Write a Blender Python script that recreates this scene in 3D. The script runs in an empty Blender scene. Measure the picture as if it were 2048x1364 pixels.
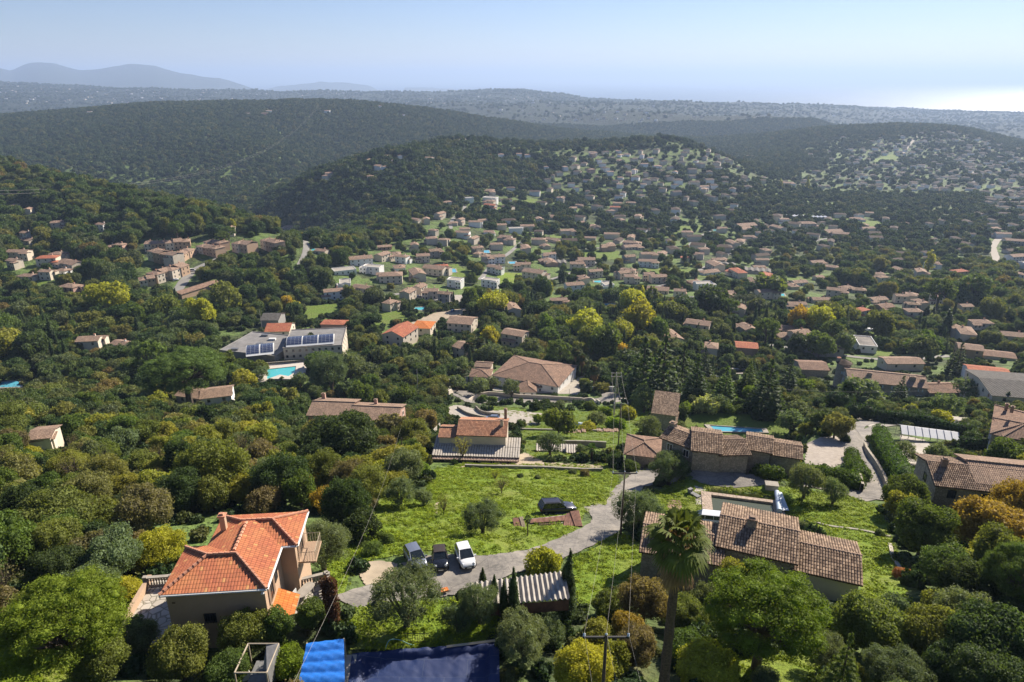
import bpy, bmesh, math, random, time
import numpy as np
T0 = time.time()
sc = bpy.context.scene
# ---------------------------------------------------------------- camera, sky, sun, exposure
cam_d = bpy.data.cameras.new("camera"); cam = bpy.data.objects.new("camera", cam_d); sc.collection.objects.link(cam); sc.camera = cam
cam_d.sensor_width = 36.0; cam_d.lens = 1365.0 / 2048.0 * 36.0; cam_d.clip_start = 0.5; cam_d.clip_end = 120000.0
cam.location = (0, 0, 330.0); cam.rotation_euler = (math.radians(90 - 21.1), 0, 0)
SUN_EL = math.radians(34.0); SUN_AZ = math.radians(43.0)       # azimuth clockwise from straight ahead
w = bpy.data.worlds.new("World"); sc.world = w; w.use_nodes = True
nt = w.node_tree; bg = nt.nodes["Background"]; sky = nt.nodes.new("ShaderNodeTexSky")
sky.sky_type = 'NISHITA'; sky.sun_disc = False; sky.sun_elevation = SUN_EL; sky.sun_rotation = SUN_AZ
sky.altitude = 300; sky.air_density = 1.0; sky.dust_density = 0.1; sky.ozone_density = 4.0
tint = nt.nodes.new('ShaderNodeVectorMath'); tint.operation = 'MULTIPLY'; tint.inputs[1].default_value = (1.0, .95, 1.10)
nt.links.new(sky.outputs[0], tint.inputs[0]); nt.links.new(tint.outputs[0], bg.inputs[0]); bg.inputs[1].default_value = 0.05
sd = bpy.data.lights.new("sun", 'SUN'); sd.energy = 5.0; sd.angle = math.radians(0.5); sd.color = (1, .90, .76)
sun = bpy.data.objects.new("sun", sd); sc.collection.objects.link(sun)
sun.rotation_euler = (math.radians(90) - SUN_EL, 0, math.radians(180) - SUN_AZ)
sun.rotation_euler = (math.pi / 2 - SUN_EL, 0, -SUN_AZ + math.pi); 
from mathutils import Vector, Matrix
_sdv = Vector((math.sin(SUN_AZ) * math.cos(SUN_EL), math.cos(SUN_AZ) * math.cos(SUN_EL), math.sin(SUN_EL)))
sun.rotation_euler = _sdv.to_track_quat('Z', 'Y').to_euler()
sc.view_settings.view_transform = 'Standard'; sc.view_settings.look = 'None'; sc.view_settings.gamma = 1.0
sc.view_settings.exposure = 1.06
cy = sc.cycles; cy.max_bounces = 5; cy.diffuse_bounces = 2; cy.glossy_bounces = 2; cy.transmission_bounces = 3; cy.volume_bounces = 0
cy.transparent_max_bounces = 6; cy.caustics_reflective = False; cy.caustics_refractive = False; cy.sample_clamp_indirect = 4.0
# ---------------------------------------------------------------- terrain (camera at the origin in x,y; z up; sea at z = 0)
F = 1365.0; PITCH = math.radians(21.1); CAMZ = 330.0
CP, SP = math.cos(PITCH), math.sin(PITCH)
def ray(px, py):
    u = (px - 1024.0) / F; v = (682.0 - py) / F
    return np.array([u, CP + v * SP, v * CP - SP])
def fromY(px, py, Y):
    d = ray(px, py); return d * (Y / d[1]) + np.array([0, 0, CAMZ])
# survey points of the slope, the valley and its hills: screen column, row, distance ahead
SURV = """0 700 300,0 600 400,0 520 490,0 450 600,0 400 680,0 335 800,0 450 1000,0 330 1400,0 290 1700,0 232 2300,0 250 2900
-400 700 300,-400 600 400,-400 450 600,-400 330 800,-400 420 1000,-400 290 1700,-400 230 2300,-400 250 2900
256 700 300,256 600 400,256 520 490,256 450 590,270 398 680,256 470 900,256 392 1200,256 300 1600,256 213 2300,256 232 2900
130 366 740,400 425 630
512 700 305,512 600 415,512 520 500,512 455 600,512 500 780,520 420 1050,512 300 1600,512 203 2400,512 225 2900
600 480 570,610 500 680
640 465 870,640 420 935,640 352 1030,640 372 1250,640 350 1500,640 300 1800,640 202 2500,640 225 2950
560 412 1000,575 440 950,700 460 800,700 400 940,700 334 1070
768 700 310,768 600 430,768 520 560,768 460 710,768 420 830,768 380 930,768 312 1120,768 335 1400,768 300 1800,768 206 2600,768 228 3000
1024 700 320,1024 640 380,1024 560 520,1024 500 650,1024 450 800,1024 400 960,1024 350 1130,1024 288 1400,1024 312 1750,1024 280 2200,1024 228 2800,1024 245 3200
900 280 1330,900 305 1650,900 218 2700
1160 288 1400,1160 315 1750,1180 258 2700
1280 700 320,1280 640 390,1280 560 540,1280 500 690,1280 450 850,1280 400 1020,1280 350 1180,1280 300 1350,1330 276 1430,1280 310 1800,1280 285 2300,1280 262 3100
1440 312 1400,1440 335 1700
1536 700 330,1536 640 400,1536 560 570,1536 500 740,1536 450 900,1536 400 1080,1536 350 1400,1536 320 1750,1536 295 2100,1560 268 2400,1536 285 3000
1670 255 2400
1792 700 335,1792 640 410,1792 560 590,1792 500 760,1792 450 930,1792 400 1200,1792 350 1550,1792 300 1950,1800 249 2400,1792 268 3000
1930 256 2400
2048 700 340,2048 640 420,2048 560 600,2048 500 750,2048 450 920,2048 400 1150,2048 350 1500,2048 310 1900,2048 288 2300,2048 300 2900
2450 700 340,2450 600 500,2450 500 750,2450 400 1150,2450 310 1900,2450 295 2300,2450 310 2900"""
def plane(x, y): return CAMZ - (27.0 + 0.37 * y)
_pts = []
for ln in SURV.split("\n"):
    for t in ln.split(","):
        a, b, Y = map(float, t.split()); p = fromY(a, b, Y); _pts.append((p[0] / Y, math.log(Y), p[2]))
for u in (-1.3, -.8, -.5, -.25, 0, .25, .5, .8, 1.3):
    for Y in (170, 205, 240): _pts.append((u, math.log(Y), plane(0, Y)))
_P = np.array(_pts); _S = np.array([1.0, 0.75])
_A = _P[:, :2] * _S
def _kern(r2): return 0.5 * r2 * np.log(r2 + 1e-9)
_n = len(_A)
_M = np.zeros((_n + 3, _n + 3)); _d = _A[:, None, :] - _A[None, :, :]
_M[:_n, :_n] = _kern((_d ** 2).sum(-1)) + np.eye(_n) * 2e-4
_M[:_n, _n] = 1; _M[:_n, _n + 1:] = _A; _M[_n, :_n] = 1; _M[_n + 1:, :_n] = _A.T
_W = np.linalg.solve(_M, np.concatenate([_P[:, 2], [0, 0, 0]]))
def tps(u, v):
    q = np.stack([u, v], -1) * _S; out = np.empty(len(q))
    for i in range(0, len(q), 20000):
        k = q[i:i + 20000]; r2 = ((k[:, None, :] - _A[None]) ** 2).sum(-1)
        out[i:i + 20000] = _kern(r2) @ _W[:_n] + _W[_n] + k @ _W[_n + 1:]
    return out
def sstep(a, b, x): t = np.clip((x - a) / (b - a), 0, 1); return t * t * (3 - 2 * t)
# value noise
_rs = np.random.RandomState(5); _G = _rs.rand(256, 256)
def vnoise(x, y):
    xi = np.floor(x).astype(int); yi = np.floor(y).astype(int); fx = x - xi; fy = y - yi
    fx = fx * fx * (3 - 2 * fx); fy = fy * fy * (3 - 2 * fy)
    g = lambda i, j: _G[i & 255, j & 255]
    return (g(xi, yi) * (1 - fx) + g(xi + 1, yi) * fx) * (1 - fy) + (g(xi, yi + 1) * (1 - fx) + g(xi + 1, yi + 1) * fx) * fy - .5
def fbm(x, y, o=4):
    s = 0; a = 1
    for k in range(o): s = s + a * vnoise(x * 2 ** k + 17 * k, y * 2 ** k + 31 * k); a *= .5
    return s
RIDGES = [  # crest as (column, row, distance), front slope, back slope
 ([(1080,262,3300),(1150,231,3600),(1224,221,3600),(1324,224,3500),(1424,229,3400),(1524,230,3300),(1624,236,3200),(1700,268,3100),(2300,300,3000)], .17, .2),
 ([(-600,205,5200),(0,218,5000),(300,212,5200),(700,208,5000),(900,205,4800),(1024,206,4700),(1200,204,5000),(1380,203,5400),(1500,206,5800),(1650,211,6000),(1760,219,6200),(1900,228,6300),(2048,236,6300),(2500,262,6300)], .03, .25),
 ([(-600,150,7500),(0,163,7000),(100,169,7000),(250,176,6900),(400,179,6800),(512,181,6800),(700,184,6800),(860,182,6800),(980,180,6800),(1060,181,6800),(1120,184,6800),(1170,194,6800),(1260,200,6800),(1400,209,7000),(1640,212,7500),(1660,226,7500),(2400,260,7500)], .045, .2),
 ([(-900,110,14500),(-300,125,14500),(0,135,14000),(20,138,14000),(48,127,14000),(72,122,14000),(108,125,14000),(130,131,14000),(160,138,14000),(230,134,14000),(310,134,14000),(350,144,14000),(400,152,14000),(440,158,14000),(480,170,14000),(520,184,14000),(600,200,14000),(2400,260,14000)], .16, .2),
 ([(480,186,18500),(520,178,18000),(560,170,18000),(640,167,18000),(700,169,18000),(740,175,18000),(770,186,18000),(2400,260,18000)], .1, .2)]
_RD = []
for pts, sf, sb in RIDGES:
    q = np.array([fromY(a, b, Y) for a, b, Y in pts]); _RD.append((q[:, 0] / q[:, 1], q[:, 1], q[:, 2], sf, sb))
def height_raw(x, y):
    """ground height from world x,y (y = distance ahead)"""
    x = np.atleast_1d(x).astype(float); y = np.atleast_1d(y).astype(float)
    Y = np.maximum(y, 20.0); u = np.clip(x / Y, -1.6, 1.6)
    z = plane(x, y)
    far = y > 180
    if far.any():
        zt = tps(u[far], np.log(np.clip(Y[far], 150, 3000)))
        w = sstep(190, 240, y[far]); z[far] = z[far] * (1 - w) + zt * w
        base = 42.0
        w2 = sstep(2450, 3300, y[far]); zz = z[far] * (1 - w2) + base * w2
        yy = y[far]
        for uu, Yc, Zc, sf, sb in _RD:
            yc = np.interp(u[far], uu, Yc); zc = np.interp(u[far], uu, Zc); dd = yy - yc
            w0 = 60 + np.minimum(yc * .02, 130)
            r = zc - np.where(dd < 0, sf, sb) * (np.sqrt(dd * dd + w0 * w0) - w0)
            zz = np.where((yy > 2600), np.maximum(zz, r), zz)
        # the coast: land sinks under the sea beyond it
        coast = np.interp(u[far], [-1.5, -.2, .05, .3, .45, .6, .75, 1.6], [30000, 30000, 9500, 8800, 8600, 7200, 6500, 5500])
        zz = np.where(yy > 9000, zz - 0, zz)
        sink = sstep(coast * .93, coast * 1.04, yy)
        isl = (yy > 12000) & (u[far] < -.15)
        sink = np.where(isl, 0, sink)
        zz = zz * (1 - sink) + (-12.0) * sink
        zz = np.where(isl & (zz < base + 1), -12.0, zz)
        am = np.clip((yy - 350) / 3000, 0, 1.4) * 26 + np.clip((yy-9000)/6000, 0, 1)*60
        nz = fbm(x[far] / 420 + 9, yy / 420) * am * .55 + fbm(x[far] / 110, yy / 110 + 5, 3) * am * .22
        nz = np.where(yy > 9000, fbm(x[far] / 900 + 9, yy / 1800, 5) * am * .9, nz)
        z[far] = np.where(zz > 4, zz + nz * (1 - sink), zz)
    z += fbm(x / 26, y / 26, 3) * 1.2 * sstep(20, 60, y) * (1 - sstep(150, 260, y))
    return z
# lookup grid in (u, log y)
GU = np.tan(np.linspace(math.radians(-57), math.radians(57), 561)); GV = np.concatenate([np.linspace(math.log(12), math.log(500), 520)[:-1], np.linspace(math.log(500), math.log(24000), 480)])
_gy = np.exp(GV)[:, None] * np.ones_like(GU)[None]; _gx = _gy * GU[None]
GZ = height_raw(_gx.ravel(), _gy.ravel()).reshape(_gx.shape)
_GA = np.arctan(GU)
def ground(x, y):
    x = np.asarray(x, float); y = np.asarray(y, float); sh = np.broadcast(x, y).shape
    x = np.broadcast_to(x, sh).ravel(); y = np.maximum(np.broadcast_to(y, sh).ravel(), 12.01)
    a = np.interp(np.arctan2(x, y), _GA, np.arange(len(_GA))); b = np.interp(np.log(y), GV, np.arange(len(GV)))
    i = np.clip(a.astype(int), 0, len(_GA) - 2); j = np.clip(b.astype(int), 0, len(GV) - 2); fa = a - i; fb = b - j
    z = (GZ[j, i] * (1 - fa) + GZ[j, i + 1] * fa) * (1 - fb) + (GZ[j + 1, i] * (1 - fa) + GZ[j + 1, i + 1] * fa) * fb
    return z.reshape(sh) if sh else float(z[0])
_tt = np.exp(np.linspace(math.log(20), math.log(23000), 2600))
def hit(px, py, h=0.0):
    """where the ray through a spot of the survey picture meets the ground raised by h"""
    d = ray(px, py); X = d[0] / d[1] * _tt; Z = CAMZ + d[2] / d[1] * _tt
    g = Z - ground(X, _tt) - h
    k = np.argmax(g < 0)
    if k == 0: k = len(_tt) - 1
    t0, t1 = _tt[k - 1], _tt[k]; f = g[k - 1] / (g[k - 1] - g[k] + 1e-12); t = t0 + (t1 - t0) * f
    return np.array([d[0] / d[1] * t, t, CAMZ + d[2] / d[1] * t])
def onplane(px, py, z):
    d = ray(px, py); t = (z - CAMZ) / d[2]; return np.array([d[0] * t, d[1] * t, z])
def pix(p):
    x, y, z = p[0], p[1], p[2] - CAMZ
    dep = y * CP - z * SP; upc = y * SP + z * CP
    return 1024 + F * x / dep, 682 - F * upc / dep

def inpoly(x, y, P):
    c = np.zeros(np.shape(x), bool); n = len(P)
    for i in range(n):
        x1, y1 = P[i]; x2, y2 = P[(i + 1) % n]
        k = ((y1 > y) != (y2 > y)); c ^= k & (x < (x2 - x1) * (y - y1) / ((y2 - y1) if y2 != y1 else 1e-9) + x1)
    return c
def pad(P, blend=5.0, dz=0.0, soft=0.0):
    """level the ground inside a yard, lawn or pool terrace and bank it off around"""
    global GZ
    W = np.array([hit(*p) for p in P]); c = hit(*np.mean(P, 0)); z = c[2] + dz; x0, y0 = W[:, :2].min(0) - blend - 2; x1, y1 = W[:, :2].max(0) + blend + 2
    m = (_gx > x0) & (_gx < x1) & (_gy > y0) & (_gy < y1); X, Y = _gx[m], _gy[m]; ins = inpoly(X, Y, W[:, :2]); d = np.full(len(X), 1e9)
    for i in range(len(W)):
        a = W[i, :2]; b = W[(i + 1) % len(W), :2]; ab = b - a; t = np.clip(((X - a[0]) * ab[0] + (Y - a[1]) * ab[1]) / max(1e-9, ab @ ab), 0, 1); d = np.minimum(d, np.hypot(X - a[0] - t * ab[0], Y - a[1] - t * ab[1]))
    w = np.where(ins, 1.0, 1 - sstep(.6, blend, d)) * (1 - soft); GZ[m] = GZ[m] * (1 - w) + z * w; return z
pad([(1385,972),(1560,985),(1575,1032),(1395,1020)], 4, .2)
pad([(810,1125),(955,1110),(960,1180),(870,1190)], 6, 0, .35)
pad([(1352,842),(1400,828),(1480,828),(1575,838),(1562,884),(1440,872)], 8, 1.0)
pad([(1612,888),(1650,872),(1690,874),(1700,895),(1690,925),(1640,940),(1608,936)], 4, 0, .5)
pad([(888,822),(905,810),(960,822),(1020,820),(1085,827),(1080,850),(1032,852),(1000,838),(905,838)], 5, 0, .6)
pad([(893,775),(895,750),(1000,745),(1160,745),(1190,760),(1165,800),(1040,795),(935,795)], 10, 0, .7)
pad([(505,765),(530,728),(622,724),(610,765)], 6, 1)
pad([(1458,732),(1500,732),(1498,750),(1458,750)], 6, 1)
pad([(-20,755),(50,755),(50,780),(-20,780)], 5, 1)
pad([(1424,987),(1546,1001),(1552,1034),(1424,1018)], 1.2, -1.3)
pad([(585,1290),(700,1285),(1000,1275),(1010,1500),(570,1500)], 4, .0)
# ---------------------------------------------------------------- helpers
R = random.Random(7)
COL = sc.collection
def link(o, parent=None):
    COL.objects.link(o)
    if parent is not None: o.parent = parent
    return o
def tag(o, label=None, cat=None, group=None, kind=None):
    if label: o['label'] = label
    if cat: o['category'] = cat
    if group: o['group'] = group
    if kind: o['kind'] = kind
    return o
def empty(name, loc, rz=0.0):
    o = bpy.data.objects.new(name, None); o.location = loc; o.rotation_euler = (0, 0, rz); o.empty_display_size = 0.3; return link(o)
class MB:
    """collects faces, then becomes ONE mesh object"""
    def __init__(s): s.v = []; s.f = []; s.m = []; s.uv = []
    def face(s, pts, mi=0, uv=None):
        n = len(s.v); s.v.extend([tuple(map(float, p)) for p in pts]); s.f.append(tuple(range(n, n + len(pts)))); s.m.append(mi)
        s.uv.extend(uv if uv is not None else [(0, 0)] * len(pts))
    def box(s, c, size, rz=0.0, mi=0, taper=1.0):
        a, b, h = size[0] / 2, size[1] / 2, size[2]; cs, sn = math.cos(rz), math.sin(rz)
        P = []
        for z, k in ((0, 1.0), (h, taper)):
            for x, y in ((-a, -b), (a, -b), (a, b), (-a, b)):
                x *= k; y *= k; P.append((c[0] + x * cs - y * sn, c[1] + x * sn + y * cs, c[2] + z))
        L = (2 * a, 2 * b, 2 * a, 2 * b)
        for i in range(4):
            j = (i + 1) % 4; s.face([P[i], P[j], P[4 + j], P[4 + i]], mi, [(0, 0), (L[i], 0), (L[i], h), (0, h)])
        s.face([P[4], P[5], P[6], P[7]], mi, [(0, 0), (2 * a, 0), (2 * a, 2 * b), (0, 2 * b)]); s.face([P[3], P[2], P[1], P[0]], mi)
    def tube(s, pts, r, n=6, mi=0):
        pts = [Vector(p) for p in pts]; rr = r if isinstance(r, (list, tuple)) else [r] * len(pts); rings = []
        for i, p in enumerate(pts):
            d = (pts[min(i + 1, len(pts) - 1)] - pts[max(i - 1, 0)]).normalized()
            a = d.orthogonal().normalized() if abs(d.z) > .95 else d.cross(Vector((0, 0, 1))).normalized(); b = d.cross(a)
            rings.append([p + (a * math.cos(2 * math.pi * k / n) + b * math.sin(2 * math.pi * k / n)) * rr[i] for k in range(n)])
        for i in range(len(rings) - 1):
            for k in range(n):
                j = (k + 1) % n; s.face([rings[i][k], rings[i][j], rings[i + 1][j], rings[i + 1][k]], mi)
        s.face(rings[0][::-1], mi); s.face(rings[-1], mi)
    def lathe(s, c, prof, n=10, mi=0):
        for (r0, z0), (r1, z1) in zip(prof[:-1], prof[1:]):
            for k in range(n):
                a, b = 2 * math.pi * k / n, 2 * math.pi * (k + 1) / n
                q = [(c[0] + r0 * math.cos(a), c[1] + r0 * math.sin(a), c[2] + z0), (c[0] + r0 * math.cos(b), c[1] + r0 * math.sin(b), c[2] + z0),
                     (c[0] + r1 * math.cos(b), c[1] + r1 * math.sin(b), c[2] + z1), (c[0] + r1 * math.cos(a), c[1] + r1 * math.sin(a), c[2] + z1)]
                if r0 < 1e-5: q = [q[0], q[2], q[3]]
                elif r1 < 1e-5: q = q[:3]
                s.face(q, mi)
    def mesh(s, name, mats, weld=True, smooth=False):
        me = bpy.data.meshes.new(name); me.from_pydata(s.v, [], s.f)
        for m in (mats if isinstance(mats, (list, tuple)) else [mats]): me.materials.append(m)
        me.polygons.foreach_set('material_index', s.m)
        l = me.uv_layers.new(name='uv'); l.data.foreach_set('uv', np.array(s.uv, dtype=np.float32).ravel())
        if weld:
            bm = bmesh.new(); bm.from_mesh(me); bmesh.ops.remove_doubles(bm, verts=bm.verts, dist=1e-4)
            bm.to_mesh(me); bm.free()
        if smooth: me.shade_smooth()
        me.update(); return me
    def build(s, name, mats, parent=None, loc=(0, 0, 0), rz=0.0, weld=True, smooth=False):
        o = bpy.data.objects.new(name, s.mesh(name, mats, weld, smooth)); o.location = loc; o.rotation_euler = (0, 0, rz); return link(o, parent)
def npmesh(name, V, Fq, mats, smooth=False, mi=None, uv=None):
    """V (n,3); Fq (m,4) quads with vertex ids"""
    me = bpy.data.meshes.new(name); V = np.asarray(V, np.float32); Fq = np.asarray(Fq, np.int32); k = Fq.shape[1]
    me.vertices.add(len(V)); me.vertices.foreach_set('co', V.ravel())
    me.loops.add(Fq.size); me.loops.foreach_set('vertex_index', Fq.ravel())
    me.polygons.add(len(Fq)); me.polygons.foreach_set('loop_start', np.arange(0, Fq.size, k, dtype=np.int32)); me.polygons.foreach_set('loop_total', np.full(len(Fq), k, np.int32))
    for m in (mats if isinstance(mats, (list, tuple)) else [mats]): me.materials.append(m)
    if mi is not None: me.polygons.foreach_set('material_index', np.asarray(mi, np.int32))
    if uv is not None:
        l = me.uv_layers.new(name='uv'); l.data.foreach_set('uv', np.asarray(uv, np.float32).ravel())
    me.update(calc_edges=True)
    if smooth: me.shade_smooth()
    return me
# ---------------------------------------------------------------- materials
class NT:
    def __init__(s, name):
        s.m = bpy.data.materials.new(name); s.m.use_nodes = True; s.t = s.m.node_tree; s.b = s.t.nodes["Principled BSDF"]; s.out = s.t.nodes["Material Output"]
        s.b.inputs['Roughness'].default_value = .9; s.b.inputs['Specular IOR Level'].default_value = .2
    def n(s, ty, ins=None, **kw):
        x = s.t.nodes.new(ty)
        for k, v in kw.items(): setattr(x, k, v)
        for k, v in (ins or {}).items():
            if isinstance(v, bpy.types.NodeSocket): s.t.links.new(v, x.inputs[k])
            else: x.inputs[k].default_value = v
        return x
    def l(s, a, b): s.t.links.new(a, b)
    def math(s, op, a, b=None, c=None):
        x = s.n('ShaderNodeMath', operation=op)
        for i, v in enumerate((a, b, c)):
            if v is None: continue
            if isinstance(v, bpy.types.NodeSocket): s.l(v, x.inputs[i])
            else: x.inputs[i].default_value = v
        return x.outputs[0]
    def mix(s, f, a, b, mode='MIX'):
        x = s.n('ShaderNodeMix', data_type='RGBA', blend_type=mode)
        for k, v in ((0, f), (6, a), (7, b)):
            if isinstance(v, bpy.types.NodeSocket): s.l(v, x.inputs[k])
            else: x.inputs[k].default_value = v if k == 0 else (*v[:3], 1)
        return x.outputs[2]
    def ramp(s, f, stops, interp='LINEAR'):
        x = s.n('ShaderNodeValToRGB'); s.l(f, x.inputs[0]); cr = x.color_ramp; cr.interpolation = interp
        while len(cr.elements) < len(stops): cr.elements.new(.5)
        for e, (p, c) in zip(cr.elements, stops): e.position = p; e.color = (*c, 1)
        return x.outputs[0]
    def noise(s, scale, detail=3, vec=None, rough=.6):
        x = s.n('ShaderNodeTexNoise', {'Scale': scale, 'Detail': detail, 'Roughness': rough})
        s.l(vec if vec is not None else s.pos(), x.inputs['Vector']); return x.outputs[0]
    def pos(s):
        if not hasattr(s, '_p'): s._p = s.n('ShaderNodeNewGeometry').outputs['Position']
        return s._p
    def obj(s):
        if not hasattr(s, '_o'): s._o = s.n('ShaderNodeTexCoord').outputs['Object']
        return s._o
    def color(s, c):
        if isinstance(c, bpy.types.NodeSocket): s.l(c, s.b.inputs['Base Color'])
        else: s.b.inputs['Base Color'].default_value = (*c, 1)
    def bump(s, h, dist=.05, strength=1.0):
        x = s.n('ShaderNodeBump', {'Strength': strength, 'Distance': dist, 'Height': h}); s.l(x.outputs[0], s.b.inputs['Normal']); return x.outputs[0]
def plain(name, c, rough=.8, metal=0.0, var=.25, scale=1.5, bump=0.0, spec=.25, c2=None):
    a = NT(name); a.b.inputs['Roughness'].default_value = rough; a.b.inputs['Metallic'].default_value = metal; a.b.inputs['Specular IOR Level'].default_value = spec
    d = tuple(x * (1 - var) for x in c) if c2 is None else c2; h = a.noise(scale, 5, a.obj())
    a.color(a.ramp(h, [(.3, d), (.7, c)]))
    if bump: a.bump(a.noise(scale * 8, 4, a.obj()), bump)
    return a.m
def foliage(name, ca, cb, trans=.42, var=.5, useobj=False, cc=None, ramp=None):
    """leaf material: colour differs leaf by leaf, limb by limb and tree by tree; light passes through the leaf"""
    a = NT(name); t = a.t
    info = a.n('ShaderNodeObjectInfo'); geo = a.n('ShaderNodeNewGeometry')
    base = a.mix(info.outputs['Random'], ca, cb)
    if cc is not None:
        base = a.mix(a.ramp(info.outputs['Random'], [(.78, (0, 0, 0)), (.86, (1, 1, 1))]), base, cc)
    if ramp is not None: base = a.ramp(info.outputs['Random'], ramp)
    if useobj: base = info.outputs['Color']
    n1 = a.noise(.8, 3, a.pos())
    k = a.math('MULTIPLY', a.math('ADD', a.math('MULTIPLY', geo.outputs['Random Per Island'], var), 1 - var * .5), a.math('ADD', a.math('MULTIPLY', n1, 1.5), .3))
    col = a.n('ShaderNodeVectorMath', {0: base, 1: (1, 1, 1)}, operation='SCALE'); a.l(k, col.inputs['Scale']); c = col.outputs[0]
    a.l(c, a.b.inputs['Base Color']); a.b.inputs['Roughness'].default_value = .6; a.b.inputs['Specular IOR Level'].default_value = .12
    tr = a.n('ShaderNodeBsdfTranslucent'); c2 = a.n('ShaderNodeVectorMath', {0: c, 1: (1.3, 1.28, .55)}, operation='MULTIPLY'); a.l(c2.outputs[0], tr.inputs[0])
    ms = a.n('ShaderNodeMixShader', {0: trans}); a.l(a.b.outputs[0], ms.inputs[1]); a.l(tr.outputs[0], ms.inputs[2]); a.l(ms.outputs[0], a.out.inputs[0])
    return a.m
def tilemat(name, ca, cb, cdark, pu=.25, pv=.36, flat=False, relief=.07):
    """roof tiles in the roof's own metres: u along the eave, v up the slope"""
    a = NT(name); uv = a.n('ShaderNodeUVMap').outputs[0]; sp = a.n('ShaderNodeSeparateXYZ', {0: uv})
    u = a.math('DIVIDE', sp.outputs[0], pu); v = a.math('DIVIDE', sp.outputs[1], pv)
    fu, fv = a.math('FRACT', u), a.math('FRACT', v)
    cb_ = a.n('ShaderNodeCombineXYZ', {0: a.math('FLOOR', u), 1: a.math('FLOOR', v)}); wn = a.n('ShaderNodeTexWhiteNoise', {'Vector': cb_.outputs[0]}, noise_dimensions='2D')
    big = a.noise(.35, 4, uv)
    c = a.mix(wn.outputs[0], ca, cb)
    c = a.mix(a.ramp(big, [(.42, (0, 0, 0)), (.72, (.8, .8, .8))]), c, cdark)
    h = a.math('SINE', a.math('MULTIPLY', fu, math.pi))
    if flat: h = a.math('POWER', h, .35)
    if flat: c = a.mix(a.ramp(wn.outputs[0], [(.93, (0, 0, 0)), (.95, (.75, .75, .75))]), c, (.62, .33, .13)); c = a.mix(a.ramp(a.noise(1.3, 5, uv, .75), [(.55, (0, 0, 0)), (.8, (.7, .7, .7))]), c, (.17, .085, .06))
    gap = a.ramp(fu, [(0, ((.7 if flat else .3),) * 3), (.14, (1,) * 3), (.86, (1,) * 3), (1, ((.7 if flat else .3),) * 3)])
    c = a.mix(1.0, c, gap, 'MULTIPLY')
    if flat: c = a.mix(1.0, c, a.ramp(fv, [(0, (.45,) * 3), (.16, (1,) * 3), (1, (1,) * 3)]), 'MULTIPLY')  # dark band per course: shade cast by the tile steps, put into the colour
    a.color(c); hh = a.math('ADD', a.math('MULTIPLY', h, .4 if flat else 1.0), a.math('MULTIPLY', a.math('SUBTRACT', 1, fv), 1.2 if flat else .6))
    a.bump(hh, relief); return a.m
def stonemat(name, ca, cb, mortar, scale=2.2, bump=.04):
    a = NT(name); v = a.n('ShaderNodeTexVoronoi', {'Scale': scale}, feature='DISTANCE_TO_EDGE'); a.l(a.obj(), v.inputs['Vector'])
    v2 = a.n('ShaderNodeTexVoronoi', {'Scale': scale}); a.l(a.obj(), v2.inputs['Vector'])
    c = a.mix(a.n('ShaderNodeSeparateColor', {0: v2.outputs['Color']}).outputs[0], ca, cb)
    e = a.ramp(v.outputs[0], [(0, (0, 0, 0)), (.09, (1, 1, 1))]); a.color(a.mix(e, mortar, c)); a.bump(e, bump); return a.m
M = {}
M['rendered_wall'] = plain('beige_render', (.50, .41, .30), .9, var=.18, scale=.8, bump=.01)
M['salmon'] = plain('salmon_render', (.47, .33, .225), .9, var=.1, scale=.8, bump=.02)
M['cream'] = plain('cream_render', (.64, .56, .45), .9, var=.15, scale=.6)
M['white'] = plain('white_render', (.80, .79, .76), .8, var=.1, scale=.6)
M['pinkwall'] = plain('pink_render', (.50, .32, .25), .9, var=.15, scale=.6)
M['ochre'] = plain('ochre_render', (.48, .34, .19), .9, var=.15, scale=.6)
M['greywall'] = plain('grey_render', (.33, .32, .30), .9, var=.25, scale=.6)
M['stone'] = stonemat('field_stone', (.40, .35, .28), (.28, .25, .20), (.19, .17, .14), 2.6)
M['paving'] = stonemat('crazy_paving', (.50, .46, .40), (.38, .34, .29), (.17, .16, .12), 1.5, .02)
M['concrete'] = plain('pale_concrete', (.41, .37, .315), .9, var=.38, scale=.9, bump=.01)
M['roof_grey'] = plain('grey_roof_felt', (.26, .25, .24), .9, var=.4, scale=.25)
M['dirt'] = plain('bare_dirt', (.40, .33, .24), .95, var=.35, scale=.5, bump=.02)
def asphaltmat():
    a = NT('worn_asphalt'); n1 = a.noise(.22, 6, rough=.7); n2 = a.noise(2.5, 4); v = a.n('ShaderNodeTexVoronoi', {'Scale': .45}, feature='DISTANCE_TO_EDGE'); a.l(a.n('ShaderNodeVectorMath', {0: a.pos(), 1: a.n('ShaderNodeTexNoise', {'Scale': .8}).outputs[1]}, operation='ADD').outputs[0], v.inputs['Vector'])
    c = a.ramp(n1, [(.32, (.10, .095, .09)), (.5, (.19, .175, .16)), (.7, (.30, .27, .23))]); c = a.mix(a.ramp(n2, [(.4, (0, 0, 0)), (.75, (.5, .5, .5))]), c, (.33, .30, .25))
    a.color(a.mix(a.ramp(v.outputs[0], [(0, (.7, .7, .7)), (.012, (0, 0, 0))]), c, (.06, .055, .05))); a.bump(n2, .02); a.b.inputs['Roughness'].default_value = .95; return a.m
M['asphalt'] = asphaltmat()
M['roadfar'] = plain('road_far', (.26, .25, .23), .9, var=.3, scale=.1)
M['tile_old'] = tilemat('old_canal_tiles', (.44, .315, .215), (.15, .10, .07), (.11, .08, .06))
M['greenmesh'] = plain('green_mesh', (.02, .20, .14), .7, var=.2)
M['pinkstone'] = stonemat('pink_stone_surround', (.46, .36, .28), (.38, .30, .24), (.25, .2, .16), 1.8, .02)
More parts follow.
